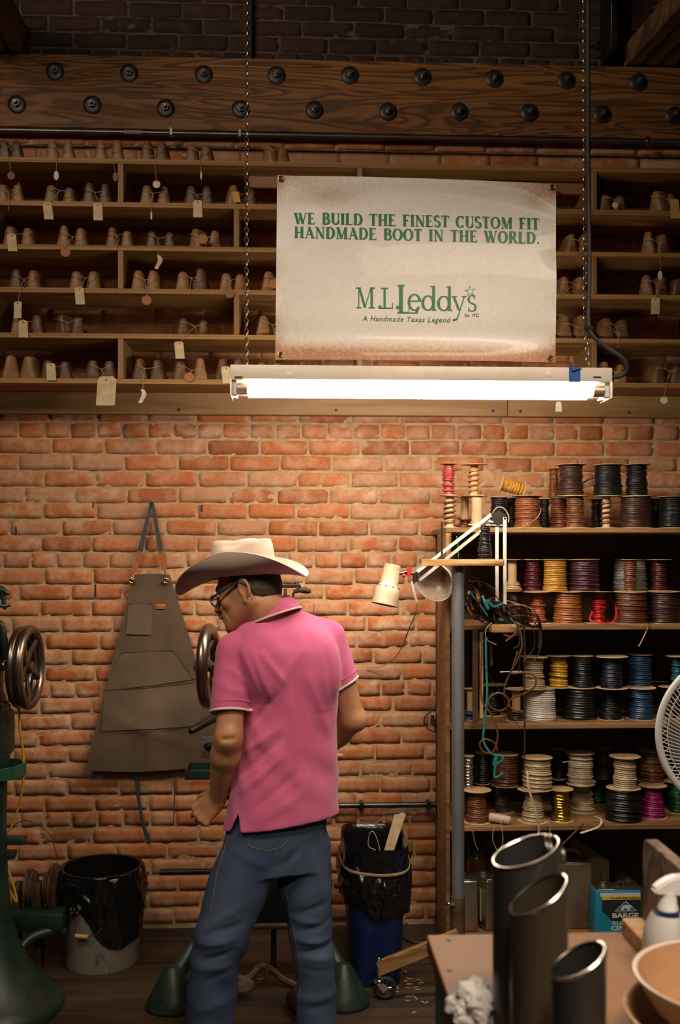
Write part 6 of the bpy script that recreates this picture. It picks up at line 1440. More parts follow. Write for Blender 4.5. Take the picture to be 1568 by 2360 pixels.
    def wave(s, amp, fx, fy, fz, ph=0, z0=-9, z1=9):
        X, Y, Z = s.ax[0][:, None, None], s.ax[1][None, :, None], s.ax[2][None, None, :]
        m = (1/(1+np.exp(-(Z-z0)*60)))*(1/(1+np.exp((Z-z1)*60)))
        s.D -= (amp*np.sin(fx*X+fy*Y+fz*Z+ph+1.5*np.sin(9*X+7*Z)+1.2*np.sin(11*Y-5*Z))*m).astype(np.float32)
    def mesh(s, name, m, smooth=2):
        D, n = s.D, s.n; S_ = D < 0
        c = np.zeros(n-1, np.int8)
        for i in (0, 1):
            for j in (0, 1):
                for k in (0, 1): c += S_[i:n[0]-1+i, j:n[1]-1+j, k:n[2]-1+k]
        I = np.argwhere((c > 0) & (c < 8)); ids = np.full(n-1, -1, np.int32); ids[tuple(I.T)] = np.arange(len(I))
        acc = np.zeros((len(I), 3)); cnt = np.zeros(len(I)); cor = [(i, j, k) for i in (0, 1) for j in (0, 1) for k in (0, 1)]
        val = {q: D[I[:, 0]+q[0], I[:, 1]+q[1], I[:, 2]+q[2]].astype(float) for q in cor}
        for q in cor:
            for a in range(3):
                if q[a] == 0:
                    r = list(q); r[a] = 1; r = tuple(r); va, vb = val[q], val[r]; x = (va < 0) != (vb < 0); t = np.where(x, va/np.where(x, va-vb, 1), 0)
                    p = np.array(q, float)[None, :]+np.zeros((len(I), 3)); p[:, a] += t; acc += p*x[:, None]; cnt += x
        co = s.lo+(I+acc/cnt[:, None])*s.h; faces = []
        for a in range(3):
            b, g = (a+1) % 3, (a+2) % 3
            sl0 = [slice(None)]*3; sl1 = [slice(None)]*3; sl0[a] = slice(0, -1); sl1[a] = slice(1, None)
            A, Bq = S_[tuple(sl0)], S_[tuple(sl1)]; E = np.argwhere(A != Bq)
            E = E[(E[:, b] > 0) & (E[:, g] > 0) & (E[:, b] < n[b]-1) & (E[:, g] < n[g]-1)]
            ins = A[tuple(E.T)]; q = []
            for db, dg in ((-1, -1), (0, -1), (0, 0), (-1, 0)):
                e = E.copy(); e[:, b] += db; e[:, g] += dg; q.append(ids[tuple(e.T)])
            q = np.stack(q, 1); q[~ins] = q[~ins][:, ::-1]; faces.append(q)
        Fq = np.concatenate(faces); Fq = Fq[(Fq >= 0).all(1)]
        lab = np.arange(len(co)); 
        while True:                                                  # keep the one largest piece
            m_ = lab[Fq].min(1); l2 = lab.copy()
            for j in range(4): np.minimum.at(l2, Fq[:, j], m_)
            l2 = l2[l2]; l2 = l2[l2]
            if (l2 == lab).all(): break
            lab = l2
        big = np.bincount(lab).argmax(); ok = lab == big; Fq = Fq[ok[Fq[:, 0]]]; rm = np.cumsum(ok)-1; co = co[ok]; Fq = rm[Fq]
        me = bpy.data.meshes.new(name); me.from_pydata(co.tolist(), [], Fq.tolist()); me.materials.append(m)
        if smooth:
            bm = bmesh.new(); bm.from_mesh(me)
            for _ in range(smooth): bmesh.ops.smooth_vert(bm, verts=bm.verts, factor=.5, use_axis_x=True, use_axis_y=True, use_axis_z=True)
            bm.to_mesh(me); bm.free()
        me.polygons.foreach_set('use_smooth', [True]*len(me.polygons)); return me
def u(v): v = np.array(v, float); return v/np.linalg.norm(v)
# ---- joints, in the pose of the photograph
BF = u((-.40, .917)); 
Lsh, Lel, Lwr = W(543, 1503, -.045), W(527, 1700, -.10), W(503, 1838, .03)
Rsh, Rel, Rwr = W(757, 1470, .075), W(812, 1655, .085), W(700, 1765, .30)
Lhip, Lkn, Lan = W(578, 1985, -.02), W(508, 2172, -.06), W(483, 2375, -.04)
Rhip, Rkn, Ran = W(702, 1975, .05), W(722, 2165, .02), W(729, 2370, .04)
# head frame: forward, left, up
az, pt = (-.945, .327), math.radians(20)
hf = u((az[0]*math.cos(pt), az[1]*math.cos(pt), -math.sin(pt))); hl = u((-az[1], az[0], 0)); hu = np.cross(hf, hl)
HC = W(571, 1352, .0); HR = np.array([hf, hl, hu])
def H(f, l, q): return HC+hf*f+hl*l+hu*q
# ---- body: head, neck, trunk, arms, hands and legs in one surface
bd = Vox((-.62, -1.28, -.01), (.28, -.42, 1.66), .0042)
def neck_and_trunk():
    bd.loft([(W(0, 1440)[2], W(655, 0)[0], MY+.02, .10, .06), (W(0, 1500)[2], W(660, 0)[0], MY+.02, .125, .08), (W(0, 1650)[2], W(664, 0)[0], MY+.02, .115, .08), (W(0, 1800)[2], W(658, 0)[0], MY+.02, .115, .085), (W(0, 1950)[2], W(640, 0)[0], MY+.02, .12, .09)], BF, .02)
    for a, b, c in ((Lhip, Lkn, Lan), (Rhip, Rkn, Ran)):
        bd.cone(a, b, .062, .042, .02); bd.cone(b, c, .042, .032, .015); bd.cone(c, (c[0]+BF[0]*.13, c[1]+BF[1]*.13, .035), .036, .026, .02)
    bd.cone(W(655, 1450, .03), H(-.035, 0, -.085), .066, .058, .03); bd.cone(H(-.03, 0, -.08), H(-.02, 0, -.02), .058, .062, .03)
neck_and_trunk()
# arms
bd.cone(Lsh, Lel, .047, .041, .02); bd.cone(Lel, Lel+(Lwr-Lel)*.28, .041, .0465, .022); bd.cone(Lel+(Lwr-Lel)*.28, Lwr, .0465, .029, .012)
bd.ell(Lel+np.array((.004, -.020, .004)), (.024, .020, .030), None, .02)
bd.cone(Rsh, Rel, .049, .043, .02); bd.cone(Rel, Rel+(Rwr-Rel)*.3, .044, .046, .014); bd.cone(Rel+(Rwr-Rel)*.3, Rwr, .046, .030, .014)
bd.ell(Rel+np.array((.018, -.012, -.008)), (.026, .024, .026), None, .022)
# elbow creases on the left arm
for dz, am in ((.004, .0045),):
    c = Lel+np.array((.006, -.046, dz)); bd.cone(c+np.array((-.022, .001, -.003)), c+np.array((.028, .000, .002)), .0034, .0034, .012, cut=True)
def hand(wr, d, s, n, curl, k=1.0, spread=.0):
    """d towards the knuckles, s from index to little finger, n out of the back of the hand"""
    d, s, n = u(d), u(s), u(n); base = wr+d*.012
    kn = []
    for i, (off, ln_) in enumerate(((-.030, .083), (-.010, .087), (.011, .083), (.030, .075))):
        kp = wr+d*ln_*k+s*off*1.08*k+n*(.004 if i in (1, 2) else 0); kn.append(kp)
        bd.cone(wr+d*.008+s*off*.55*k, kp, .0165*k, .0125*k, .012); bd.ell(kp+n*.003, (.0115, .0115, .0115), None, .006)
    bd.ell(wr+d*.045*k-n*.006, (.040*k, .036*k, .018*k), [d, s, n], .012)
    L = ((.044, .026, .020), (.049, .030, .021), (.045, .028, .020), (.035, .021, .018))
    for i in range(4):
        p = kn[i]; a = 0; cu = curl[i] if isinstance(curl[0], (tuple, list)) else curl
        for j in range(3):
            a += math.radians(cu[j]); dr = d*math.cos(a)-n*math.sin(a)+s*spread*(i-1.5)*(1 if j == 0 else .3)
            q = p+u(dr)*L[i][j]*k; bd.cone(p, q, (.0098, .0088, .0080)[j]*k, (.0088, .0080, .0070)[j]*k, .0022 if j else .004); p = q
    tb = wr+d*.020-s*.022*k-n*.008; t1 = tb+u(d*.70-s*.30-n*.70)*.040*k; t2 = t1+u(d*.75+s*.10-n*.80)*.031*k; t3 = t2+u(d*.5+s*.5-n*.7)*.025*k
    bd.cone(tb, t1, .0175*k, .0125*k, .012); bd.cone(t1, t2, .0118*k, .0102*k, .003); bd.cone(t2, t3, .0102*k, .0085*k, .003)
kL = W(463, 1876, .03); sL = u(W(474, 1897, .03)-W(450, 1853, .03)); dL = u(kL-Lwr); nL = np.cross(sL, dL)
if nL[1] > 0: nL = -nL
hand(Lwr, dL, sL, nL, (62, 78, 55))
dR = u(np.array((-.75, .55, -.2))); hand(Rwr, dR, u(np.array((.1, .25, -1))), u(np.cross(dR, u(np.array((.1, .25, -1))))), (35, 40, 30))
# head
bd.ell(H(-.012, 0, .030), (.098, .077, .088), HR, .02)              # skull
bd.ell(H(.030, 0, -.020), (.066, .062, .075), HR, .025)             # face
bd.ell(H(.046, 0, -.070), (.054, .048, .045), HR, .025)             # jaw
bd.cone(H(-.005, .050, -.055), H(.080, .020, -.100), .022, .020, .025); bd.cone(H(-.005, -.050, -.055), H(.080, -.020, -.100), .022, .020, .025)
bd.ell(H(.096, 0, -.103), (.019, .022, .018), HR, .02)              # chin
bd.cone(H(.082, .030, .018), H(.088, -.030, .018), .014, .014, .015)   # brow
for l in (.032, -.032): bd.ell(H(.088, l, -.004), (.012, .015, .010), HR, .008, cut=True); bd.ell(H(.080, l, -.005), (.013, .014, .012), HR, .004)
bd.cone(H(.096, 0, .004), H(.123, 0, -.036), .008, .0125, .010)     # nose
for l in (.011, -.011): bd.ell(H(.110, l, -.039), (.012, .008, .0075), HR, .006)
for l in (.042, -.042): bd.ell(H(.064, l, -.030), (.022, .018, .017), HR, .018)   # cheeks
bd.ell(H(.080, 0, -.062), (.026, .034, .030), HR, .02); bd.cone(H(.102, .020, -.066), H(.102, -.020, -.066), .0085, .0085, .008); bd.cone(H(.101, .018, -.079), H(.101, -.018, -.079), .009, .009, .008)
bd.cone(H(.111, .022, -.0725), H(.111, -.022, -.0725), .0024, .0024, .003, cut=True)
for l in (.036,): 
    for (f0, q0, f1, q1) in ((.088, -.042, .070, -.085), (.066, -.030, .046, -.085), (.052, -.022, .028, -.070)): bd.cone(H(f0, l*1.12, q0), H(f1, l*1.18, q1), .0022, .0022, .006, cut=True)
for sg in (1, -1):                                                   # ears
    for i in range(9):
        a0, a1 = -.7+i*.62, -.7+(i+1)*.62
        if i < 8: bd.cone(H(-.012+.017*math.cos(a0)*1.0-.008, sg*(.077+.010*(1-math.cos(a0))*.5), -.012+.031*math.sin(a0)), H(-.012+.017*math.cos(a1)-.008, sg*(.077+.010*(1-math.cos(a1))*.5), -.012+.031*math.sin(a1)), .0052, .0052, .004)
    bd.ell(H(-.014, sg*.074, -.012), (.016, .008, .027), HR, .006); bd.ell(H(-.008, sg*.077, -.046), (.009, .006, .011), HR, .006)
    bd.ell(H(-.010, sg*.084, -.010), (.008, .006, .014), HR, .004, cut=True)
# neck tendon
bd.cone(H(-.03, .058, -.06), W(600, 1450, -.0), .012, .012, .02)
me = bd.mesh('body', K['skin'], 2)
man = tag(put('person', me, origin=(float(W(620, 0)[0]), MY, 0)), 'person in pale cowboy hat, pink polo shirt and jeans, working with back turned', 'person')
del bd
# ---- hair, moustache, spectacles
hv = Vox(HC-.16, HC+.16, .0032)
hv.ell(H(-.014, 0, .030), (.1005, .0795, .092), HR, .01); hv.ell(H(-.040, 0, -.020), (.070, .069, .062), HR, .02)
def cutplane(vx, pnt, nrm):
    pnt, nrm = np.array(pnt), u(nrm)
    vx.op(lambda X, Y, Z: -((X-pnt[0])*nrm[0]+(Y-pnt[1])*nrm[1]+(Z-pnt[2])*nrm[2]), vx.lo, vx.lo+vx.h*vx.n, .004, cut=True)
cutplane(hv, H(.012, 0, 0), hf-hu*.25); cutplane(hv, H(0, 0, -.066), -hu+hf*.30)
hv.ell(H(-.010, .080, -.030), (.026, .03, .042), HR, .006, cut=True); hv.ell(H(-.010, -.080, -.030), (.026, .03, .042), HR, .006, cut=True)
put('hair', hv.mesh('hair', K['hair'], 1), man)
mv = Vox(H(.09, 0, -.06)-.06, H(.09, 0, -.06)+.06, .0024)
mv.cone(H(.117, .003, -.054), H(.106, .030, -.067), .0088, .0065, .006); mv.cone(H(.117, -.003, -.054), H(.106, -.030, -.067), .0088, .0065, .006)
put('moustache', mv.mesh('moustache', K['moustache'], 1), man)
gl_ = B(); hp = lambda *a: V([float(q) for q in H(*a)])
for l in (.034, -.034):
    tube(gl_, [hp(.108+.004*math.cos(t), l+.026*math.cos(t), -.010+.018*math.sin(t)) for t in [2*PI*i/24 for i in range(24)]], .0018, 6, closed=True)
tube(gl_, [hp(.112, .009, -.006), hp(.114, 0, -.004), hp(.112, -.009, -.006)], .0018, 6)
for l in (1, -1): tube(gl_, smooth_path([hp(.106, l*.060, -.002), hp(.085, l*.070, .003), hp(.03, l*.080, .010), hp(-.012, l*.083, .014), hp(-.030, l*.083, -.004)], 5), .0030, 6, flat=(.6, 1.3))
part('spectacles', gl_, K['glass_frame'], man)
lm_ = mat('spectacle_lens', (.9, .9, .9), rough=.02, trans=1.0); gb = B()
for l in (.034, -.034): lathe(gb, [(0, .0008), (.024, .0008), (.024, -.0008), (0, -.0008)], hp(.108, l, -.010), [float(q) for q in hf], 24)
part('lenses', gb, lm_, man)
# ---- cowboy hat
ha = math.radians(4); hatf = u((az[0]*math.cos(ha), az[1]*math.cos(ha), -math.sin(ha))); hatl = u(np.cross((0, 0, 1), hatf)); hatu = np.cross(hatf, hatl)
hatl = u(hatl*math.cos(.05)+hatu*math.sin(.05)); hatu = np.cross(hatf, hatl)
HO = np.array(H(.004, 0, .034))
def hat(f, l, q): return V([float(x) for x in HO+hatf*f+hatl*l+hatu*q])
hm = B(); rings = []; NH = 96
def crown_r(a, s): 
    q_ = 1-.07*s-.05*s**8; return .109*q_, .089*q_
for i in range(9):                                                  # crown wall
    s = i/8; f, l = crown_r(0, s); R_ = []
    for k in range(NH):
        a = 2*PI*k/NH; ca, sa = math.cos(a), math.sin(a); hh = .116*s
        dn = math.exp(-((abs(a if a < PI else a-2*PI)-1.4)/.70)**2); pin = .020*dn*s**2.2; hh -= .022*dn*s**4
        R_.append(hm.verts.new(hat(ca*(f-pin), sa*(l-pin*1.1), hh)))
    rings.append(R_)
for i in range(1, 15):                                              # creased top
    t = 1-i/14; f, l = crown_r(0, 1); R_ = []
    for k in range(NH):
        a = 2*PI*k/NH; ca, sa = math.cos(a), math.sin(a); dn = math.exp(-((abs(a if a < PI else a-2*PI)-1.4)/.70)**2); x, y = ca*(f-.020*dn)*t, sa*(l-.022*dn)*t
        z = .116 + .008*(1-t**6) - .026*math.exp(-(y/.024)**2)*math.exp(-((x+.004)/.070)**4) - .022*dn*t**3  + .004*x/.1
        R_.append(hm.verts.new(hat(x, y, z)))
    rings.append(R_)
for A, C in zip(rings, rings[1:]):
    for k in range(NH): hm.faces.new((A[k], A[(k+1) % NH], C[(k+1) % NH], C[k]))
hm.faces.new(rings[-1])
def brim(k, j, nj=16):
    a = 2*PI*k/NH; t = j/nj; ca, sa = math.cos(a), math.sin(a)
    bf = .108 if ca > 0 else .100; f = .104+(bf)*t; 
    rx, ry = .106+(.112+.006*ca)*t, .086+.098*t
    side = abs(sa)**1.35; roll = (t**1.7)*side
    x = ca*rx; y = sa*(ry-.024*roll-.010*(t**3)*side)
    z = .071*roll - .046*(t**1.5)*(max(0, ca)**1.3) - .014*(t**1.6)*(max(0, -ca)**2.0) + .006*t*(1-t)
    x -= .012*t*side*0
    return hat(x, y, z)
br = [[hm.verts.new(brim(k, j)) for k in range(NH)] for j in range(17)]
for A, C in zip(br, br[1:]):
    for k in range(NH): hm.faces.new((A[k], C[k], C[(k+1) % NH], A[(k+1) % NH]))
solidify(hm, .0035)
hat_o = part('cowboy_hat', hm, K['felt'], man, ang=70)
tb = B(); tube(tb, [hat(math.cos(2*PI*k/NH)*.1088, math.sin(2*PI*k/NH)*.0888, .006) for k in range(NH)], .0045, 6, closed=True, flat=(.3, 1.3)); part('hat_band', tb, K['felt'], hat_o)
# ---- polo shirt
sv = Vox((-.56, -1.30, .48), (.22, -.55, 1.50), .0042)
Zp = lambda py: float(W(0, py)[2]); Xp = lambda px: float(W(px, 0)[0])
LV = [(1408, 634, .066, .062, -.01), (1430, 644, .100, .080, 0), (1460, 650, .142, .100, 0), (1500, 655, .160, .116, 0), (1560, 663, .160, .124, 0), (1650, 665, .158, .124, 0), (1750, 662, .164, .128, 0), (1850, 654, .180, .136, 0), (1945, 647, .194, .143, 0)]
sv.loft([(Zp(py), Xp(px), MY+.02+dy, rx, ry) for py, px, rx, ry, dy in LV], BF, .02)
sv.cone(W(636, 1448, .02), Lsh+np.array((.02, .01, .006)), .056, .060, .035); sv.cone(W(660, 1440, .03), Rsh+np.array((-.014, 0, .004)), .056, .056, .035)
sl = Vox(sv.lo, sv.lo+sv.h*(sv.n-1), sv.h); sl.n = sv.n; sl.D = np.full(sv.n, .2, np.float32); sl.ax = sv.ax
Lhem = Lsh+(Lel-Lsh)*.70; Rhem = Rsh+(Rel-Rsh)*.585
Ls2, Rs2 = Lhem+np.array((-.004, .006, 0)), Rhem
sl.cone(Lsh, Ls2+(Ls2-Lsh)*.3, .062, .061, .01); sl.cone(Rsh, Rs2+(Rs2-Rsh)*.3, .058, .056, .01)
sv.ell(W(598, 1462, -.02), (.055, .075, .040), None, .03)
# shoulder-blade fullness
sv.ell(W(604, 1530, -.10), (.06, .035, .08), None, .06); sv.ell(W(728, 1535, -.02), (.07, .05, .10), None, .07)
def hemcut(vx, p, nrm, rad):
    p, nrm = np.array(p), u(nrm)
    def fn(X, Y, Z):
        h = (X-p[0])*nrm[0]+(Y-p[1])*nrm[1]+(Z-p[2])*nrm[2]; d2 = (X-p[0])**2+(Y-p[1])**2+(Z-p[2])**2
        return np.maximum(-h, np.sqrt(d2)-rad)
    vx.op(fn, p-rad, p+rad, .002, cut=True)
LhN, RhN = u((Lel-Lsh)+np.array((-.0, 0, 0))*.0+np.array((.020, -.03, 0))), u((Rel-Rsh)+np.array((.03, .0, .06)))
hemcut(sl, Lhem, LhN, .125); hemcut(sl, Rhem, RhN, .125)
# hollow sleeve ends
sl.cone(Lhem-LhN*.012, Lhem+LhN*.05, .0500, .0500, .004, cut=True); sl.cone(Rhem-RhN*.012, Rhem+RhN*.05, .0475, .0475, .004, cut=True)
# folds
sv.fold([(585, 1505, 628, 1620, .007, .011), (600, 1500, 660, 1580, .006, .012), (560, 1500, 600, 1600, .006, .010), (700, 1490, 655, 1570, .004, .014), (672, 1560, 690, 1860, .0065, .016), (712, 1560, 760, 1700, .006, .014), (752, 1500, 770, 1640, -.003, .010), (640, 1600, 575, 1680, -.005, .010), (640, 1680, 560, 1740, .006, .012), (650, 1700, 560, 1790, -.006, .011), (655, 1740, 555, 1830, .006, .011), (690, 1780, 580, 1870, -.004, .012), (600, 1890, 700, 1830, .004, .016), (735, 1640, 740, 1880, -.005, .016), (715, 1640, 712, 1880, .004, .014), (520, 1560, 560, 1570, .004, .010), (510, 1590, 565, 1610, -.003, .010), (530, 1520, 560, 1560, -.004, .008)], MY-.12)
sv.wave(.0014, 30, 20, 26, .3); sv.wave(.0010, 55, -40, 47, 1.1)
sl.fold([(520, 1540, 560, 1560, .003, .010), (512, 1580, 565, 1600, .003, .010), (535, 1505, 555, 1600, .003, .012)], MY-.12)
h_ = np.clip(.5+.5*(sv.D-sl.D)/.016, 0, 1); sv.D = (sv.D*(1-h_)+sl.D*h_-.016*h_*(1-h_)).astype(np.float32); del sl
# hem: sloping cut and side vent, then hollowed
hp0, hp1, hp2 = P(555, 1926, MY-.14), P(780, 1878, MY-.0), P(512, 1903, MY+.06)
nh = np.cross(np.array(hp1-hp0), np.array(hp2-hp0)); nh = u(nh); nh = -nh if nh[2] > 0 else nh
cutplane(sv, hp0, nh)
vent = P(549, 1880, MY-.10)
def ventf(X, Y, Z):
    t = np.clip((vent.z-Z)/.06, 0, 1.4); h = np.abs((X-vent.x)+.16*(vent.z-Z))-(.001+.017*t)
    return np.maximum(np.maximum(h, Z-vent.z), Y-(MY+.02))
sv.op(ventf, (vent.x-.05, -1.3, vent.z-.10), (vent.x+.05, MY+.02, vent.z+.01), .002, cut=True)
sv.loft([(Zp(1960), Xp(648), MY+.02, .170, .129), (Zp(1900), Xp(652), MY+.02, .166, .127), (Zp(1852), Xp(656), MY+.02, .155, .117)], BF, .004) if False else None
K2 = [(Zp(1970), Xp(647), MY+.02, .181, .131), (Zp(1890), Xp(651), MY+.02, .172, .125), (Zp(1840), Xp(654), MY+.02, .155, .114)]
def hollow(X, Y, Z):
    A = np.array(sorted(K2)); Zr = np.clip(Z, A[0, 0], A[-1, 0]); cx, cy, rx, ry = [np.interp(Zr, A[:, 0], A[:, i]) for i in range(1, 5)]
    fx, fy = BF; x, y = X-cx, Y-cy; uu = (x*fy-y*fx)/rx; vv = (x*fx+y*fy)/ry
    return np.maximum(((np.abs(uu)**2.3+np.abs(vv)**2.3)**(1/2.3)-1)*np.minimum(rx, ry), Z-A[-1, 0])
sv.op(hollow, (Xp(653)-.2, MY-.2, Zp(1980)), (Xp(653)+.2, MY+.2, Zp(1840)), .003, cut=True)
me = sv.mesh('polo_shirt', K['shirt'], 3); shirt = put('polo_shirt', me, man); del sv
from mathutils.bvhtree import BVHTree
def bvh_of(o):
    off = world_loc(o); me = o.data; return BVHTree.FromPolygons([v.co+off for v in me.vertices], [tuple(p.vertices) for p in me.polygons])
def cast(bv, px, py, off=.0):
    d = ray(px, py).normalized(); h = bv.ray_cast(CAM, d); return None if h[0] is None else h[0]-d*off
SB = bvh_of(shirt)
# ribbed collar with its white edge
cc = np.array(W(627, 1407, .005)); cn = u((-.33, .12, .94))
cx_, cy_ = u(np.cross(cn, (0, 1, 0))), None; cy_ = np.cross(cn, cx_)
def collar(u_, v_):
    a = 2*PI*u_; out = [(.071, .014), (.073, .022), (.078, .018), (.086, .000), (.093, -.022)]
    i = min(int(v_*4), 3); t = v_*4-i; r, h = out[i][0]*(1-t)+out[i+1][0]*t, out[i][1]*(1-t)+out[i+1][1]*t
    bk = .5+.5*math.cos(a-COLA); sx_ = 1.06-.0*bk
    p = cc+cx_*math.cos(a)*r+cy_*math.sin(a)*r*.96+cn*h
    return V([float(q) for q in p])
COLA = 0.0
bm = B(); grid(bm, collar, 64, 12, True); solidify(bm, .0022); part('collar', bm, K['shirt'], shirt, ang=80)
bm = B(); tube(bm, [collar(i/64, 1.0) for i in range(64)], .0032, 6, closed=True); part('collar_trim', bm, K['trim_white'], shirt, label='white collar edge')
def ring_trim(c, n_, r0, name, w_=.0048, off=0.0):
    """a band that follows the sleeve hem"""
    n_ = u(n_); a_ = u(np.cross(n_, (0, 1, .2))); b_ = np.cross(n_, a_); pts = []
    for k in range(48):
        t = 2*PI*k/48; d = a_*math.cos(t)+b_*math.sin(t); o = V([float(q) for q in (np.array(c)-n_*(.010+off)+d*.13)])
        h = SB.ray_cast(o, V([float(-q) for q in d])); p = h[0] if h[0] is not None else None
        rr = (np.array(p)-np.array(c))@d if p is not None else r0
        rr = min(max(rr, r0*.8), r0*1.12); pts.append(V([float(q) for q in np.array(c)-n_*(.001+off)+d*(rr-.001)]))
    return pts
for c, n_, r0 in ((Lhem, LhN, .062), (Rhem, RhN, .059)):
    bm = B(); tube(bm, ring_trim(c, n_, r0, ''), .0042, 8, closed=True, flat=(.8, 1)); part('cuff_trim', bm, K['trim_white'], shirt, label='white sleeve edge')
    bm = B(); tube(bm, ring_trim(c, n_, r0, '', off=.024), .0016, 6, closed=True); part('cuff_seam', bm, K['shirt'], shirt)
# ---- jeans
jv = Vox((-.56, -1.28, .0), (.14, -.62, .82), .0044)
jv.loft([(Zp(2010), Xp(636), MY+.02, .155, .122), (Zp(1950), Xp(634), MY+.02, .162, .124), (Zp(1890), Xp(645), MY+.02, .160, .114), (Zp(1835), Xp(652), MY+.02, .150, .108)], BF, .02)
def leg(pts): 
    for (a, ra), (b, rb) in zip(pts, pts[1:]): jv.cone(a, b, ra, rb, .014)
leg([(W(588, 1955, -.02), .100), (W(546, 2050, -.035), .094), (W(512, 2155, -.06), .084), (W(496, 2215, -.06), .076), (W(490, 2290, -.05), .076), (W(482, 2388, -.04), .078)])
leg([(W(698, 1950, .04), .090), (W(703, 2050, .035), .084), (W(714, 2140, .025), .068), (W(725, 2205, .02), .064), (W(729, 2290, .03), .062), (W(729, 2388, .04), .072)])
cutplane(jv, (0, 0, .012), (0, 0, -1))
jv.fold([(690, 1960, 655, 1994, -0.0064, .012), (610, 2000, 650, 1994, -0.0032, .014), (540, 1960, 640, 2007, 0.0048, .016), (480, 2130, 560, 2081, 0.0048, .012), (470, 2150, 560, 2120, -0.0072, .011), (460, 2170, 545, 2154, 0.0080, .011), (470, 2205, 540, 2180, -0.0080, .010), (455, 2225, 540, 2215, 0.0064, .012), (470, 2255, 535, 2225, -0.0048, .010), (690, 2120, 755, 2099, -0.0064, .011), (670, 2135, 760, 2150, 0.0064, .012), (690, 2165, 765, 2144, -0.0080, .011), (685, 2185, 760, 2190, 0.0080, .010), (695, 2215, 765, 2201, -0.0072, .010), (700, 2225, 770, 2230, 0.0056, .011), (690, 2250, 765, 2259, -0.0040, .012), (445, 2330, 530, 2299, 0.0040, .014), (685, 2330, 770, 2320, 0.0048, .014), (700, 2350, 775, 2340, -0.0048, .012), (720, 1970, 745, 2072, 0.0040, .014), (560, 2020, 540, 2109, 0.0040, .016)], MY-.10)
jv.wave(.0018, 34, 25, 38, .7); jv.wave(.0012, 30, 14, 48, 0, Zp(2270), Zp(2090))
me = jv.mesh('jeans', K['denim'], 1); jeans = put('jeans', me, man); del jv
JB = bvh_of(jeans)
def seam(pts, name, m, r=.0013, off=.0006):
    out = []
    for (x0, y0), (x1, y1) in zip(pts, pts[1:]):
        n_ = max(2, int(math.hypot(x1-x0, y1-y0)/6))
        for i in range(n_+1):
            p = cast(JB, x0+(x1-x0)*i/n_, y0+(y1-y0)*i/n_, off)
            if p is not None and (not out or (p-out[-1]).length < .05): out.append(p)
    if len(out) > 2: bm = B(); tube(bm, out, r, 6); part(name, bm, m, jeans)
seam([(526, 1925), (512, 1975), (500, 2010), (487, 2090), (475, 2130), (462, 2160)], 'side_seam', K['stitch'], .0018)
seam([(690, 2350), (690, 2290), (692, 2225), (680, 2160), (668, 2100), (655, 2020)], 'inner_seam', K['stitch'])
seam([(572, 1930), (572, 1950), (590, 1956), (622, 1962), (650, 1952), (662, 1938), (668, 1915)], 'pocket_outline', K['stitch'], .0016)
seam([(741, 1895), (742, 1915), (738, 1932)], 'pocket_outline', K['stitch'], .0016)
seam([(650, 1930), (655, 1960), (650, 1992)], 'seat_seam', K['stitch'])
# ---- boots
for c in (Lan, Ran):
    v_ = Vox((c[0]-.25, c[1]-.15, 0), (c[0]+.15, c[1]+.30, .2), .005); f3 = np.array((BF[0], BF[1], 0))
    v_.cone((c[0], c[1], .05), (c[0], c[1], .13), .045, .045, .02); v_.cone(np.array((c[0], c[1], .042))-f3*.03, np.array((c[0], c[1], .035))+f3*.17, .040, .032, .02)
    cutplane(v_, (0, 0, .002), (0, 0, -1)); put('boot', v_.mesh('boot', K['boot'], 1), man)
# ================================================================== work bench in the foreground
TZ = .90
YT0, YT1 = -2.497, -3.62
tx0 = PZ(985, 2158, TZ).x; tx1 = 1.15
wb = thing('work_bench', 'wooden work bench with a green painted side in the right foreground', 'bench', ((tx0+tx1)/2, (YT0+YT1)/2, 0))
part('bench_top', box(B(), (tx0, YT1, TZ-.028), (tx1, YT0, TZ), .003, 2), K['table_wood'], wb, False)
GP = mat('worn_green_paint', (.15, .24, .17), (.22, .32, .24), sc=9, rough=.6, lo=.3, hi=.6)
part('bench_side', box(B(), (tx0+.012, YT1+.05, .10), (tx0+.03, YT0-.015, TZ-.0285), .002), GP, wb, False, label='green painted side')
part('bench_back', box(B(), (tx0+.031, YT0-.035, .10), (tx1-.02, YT0-.02, TZ-.0285), .002), GP, wb, False)
for x in (tx0+.012, tx1-.07):
    for y in (YT0-.10, YT1+.05): part('leg', box(B(), (x+.019, y, 0), (x+.075, y+.056, TZ-.0287), .003), GP, wb, False)
# screw heads on the bench top
for px, py in ((1034, 2167), (1037, 2237)):
    q = PZ(px, py, TZ); part('plugged_hole', lathe(B(), [(0, .0004), (.004, .0004), (.0045, 0)], q, n=12), K['rubber'], wb)
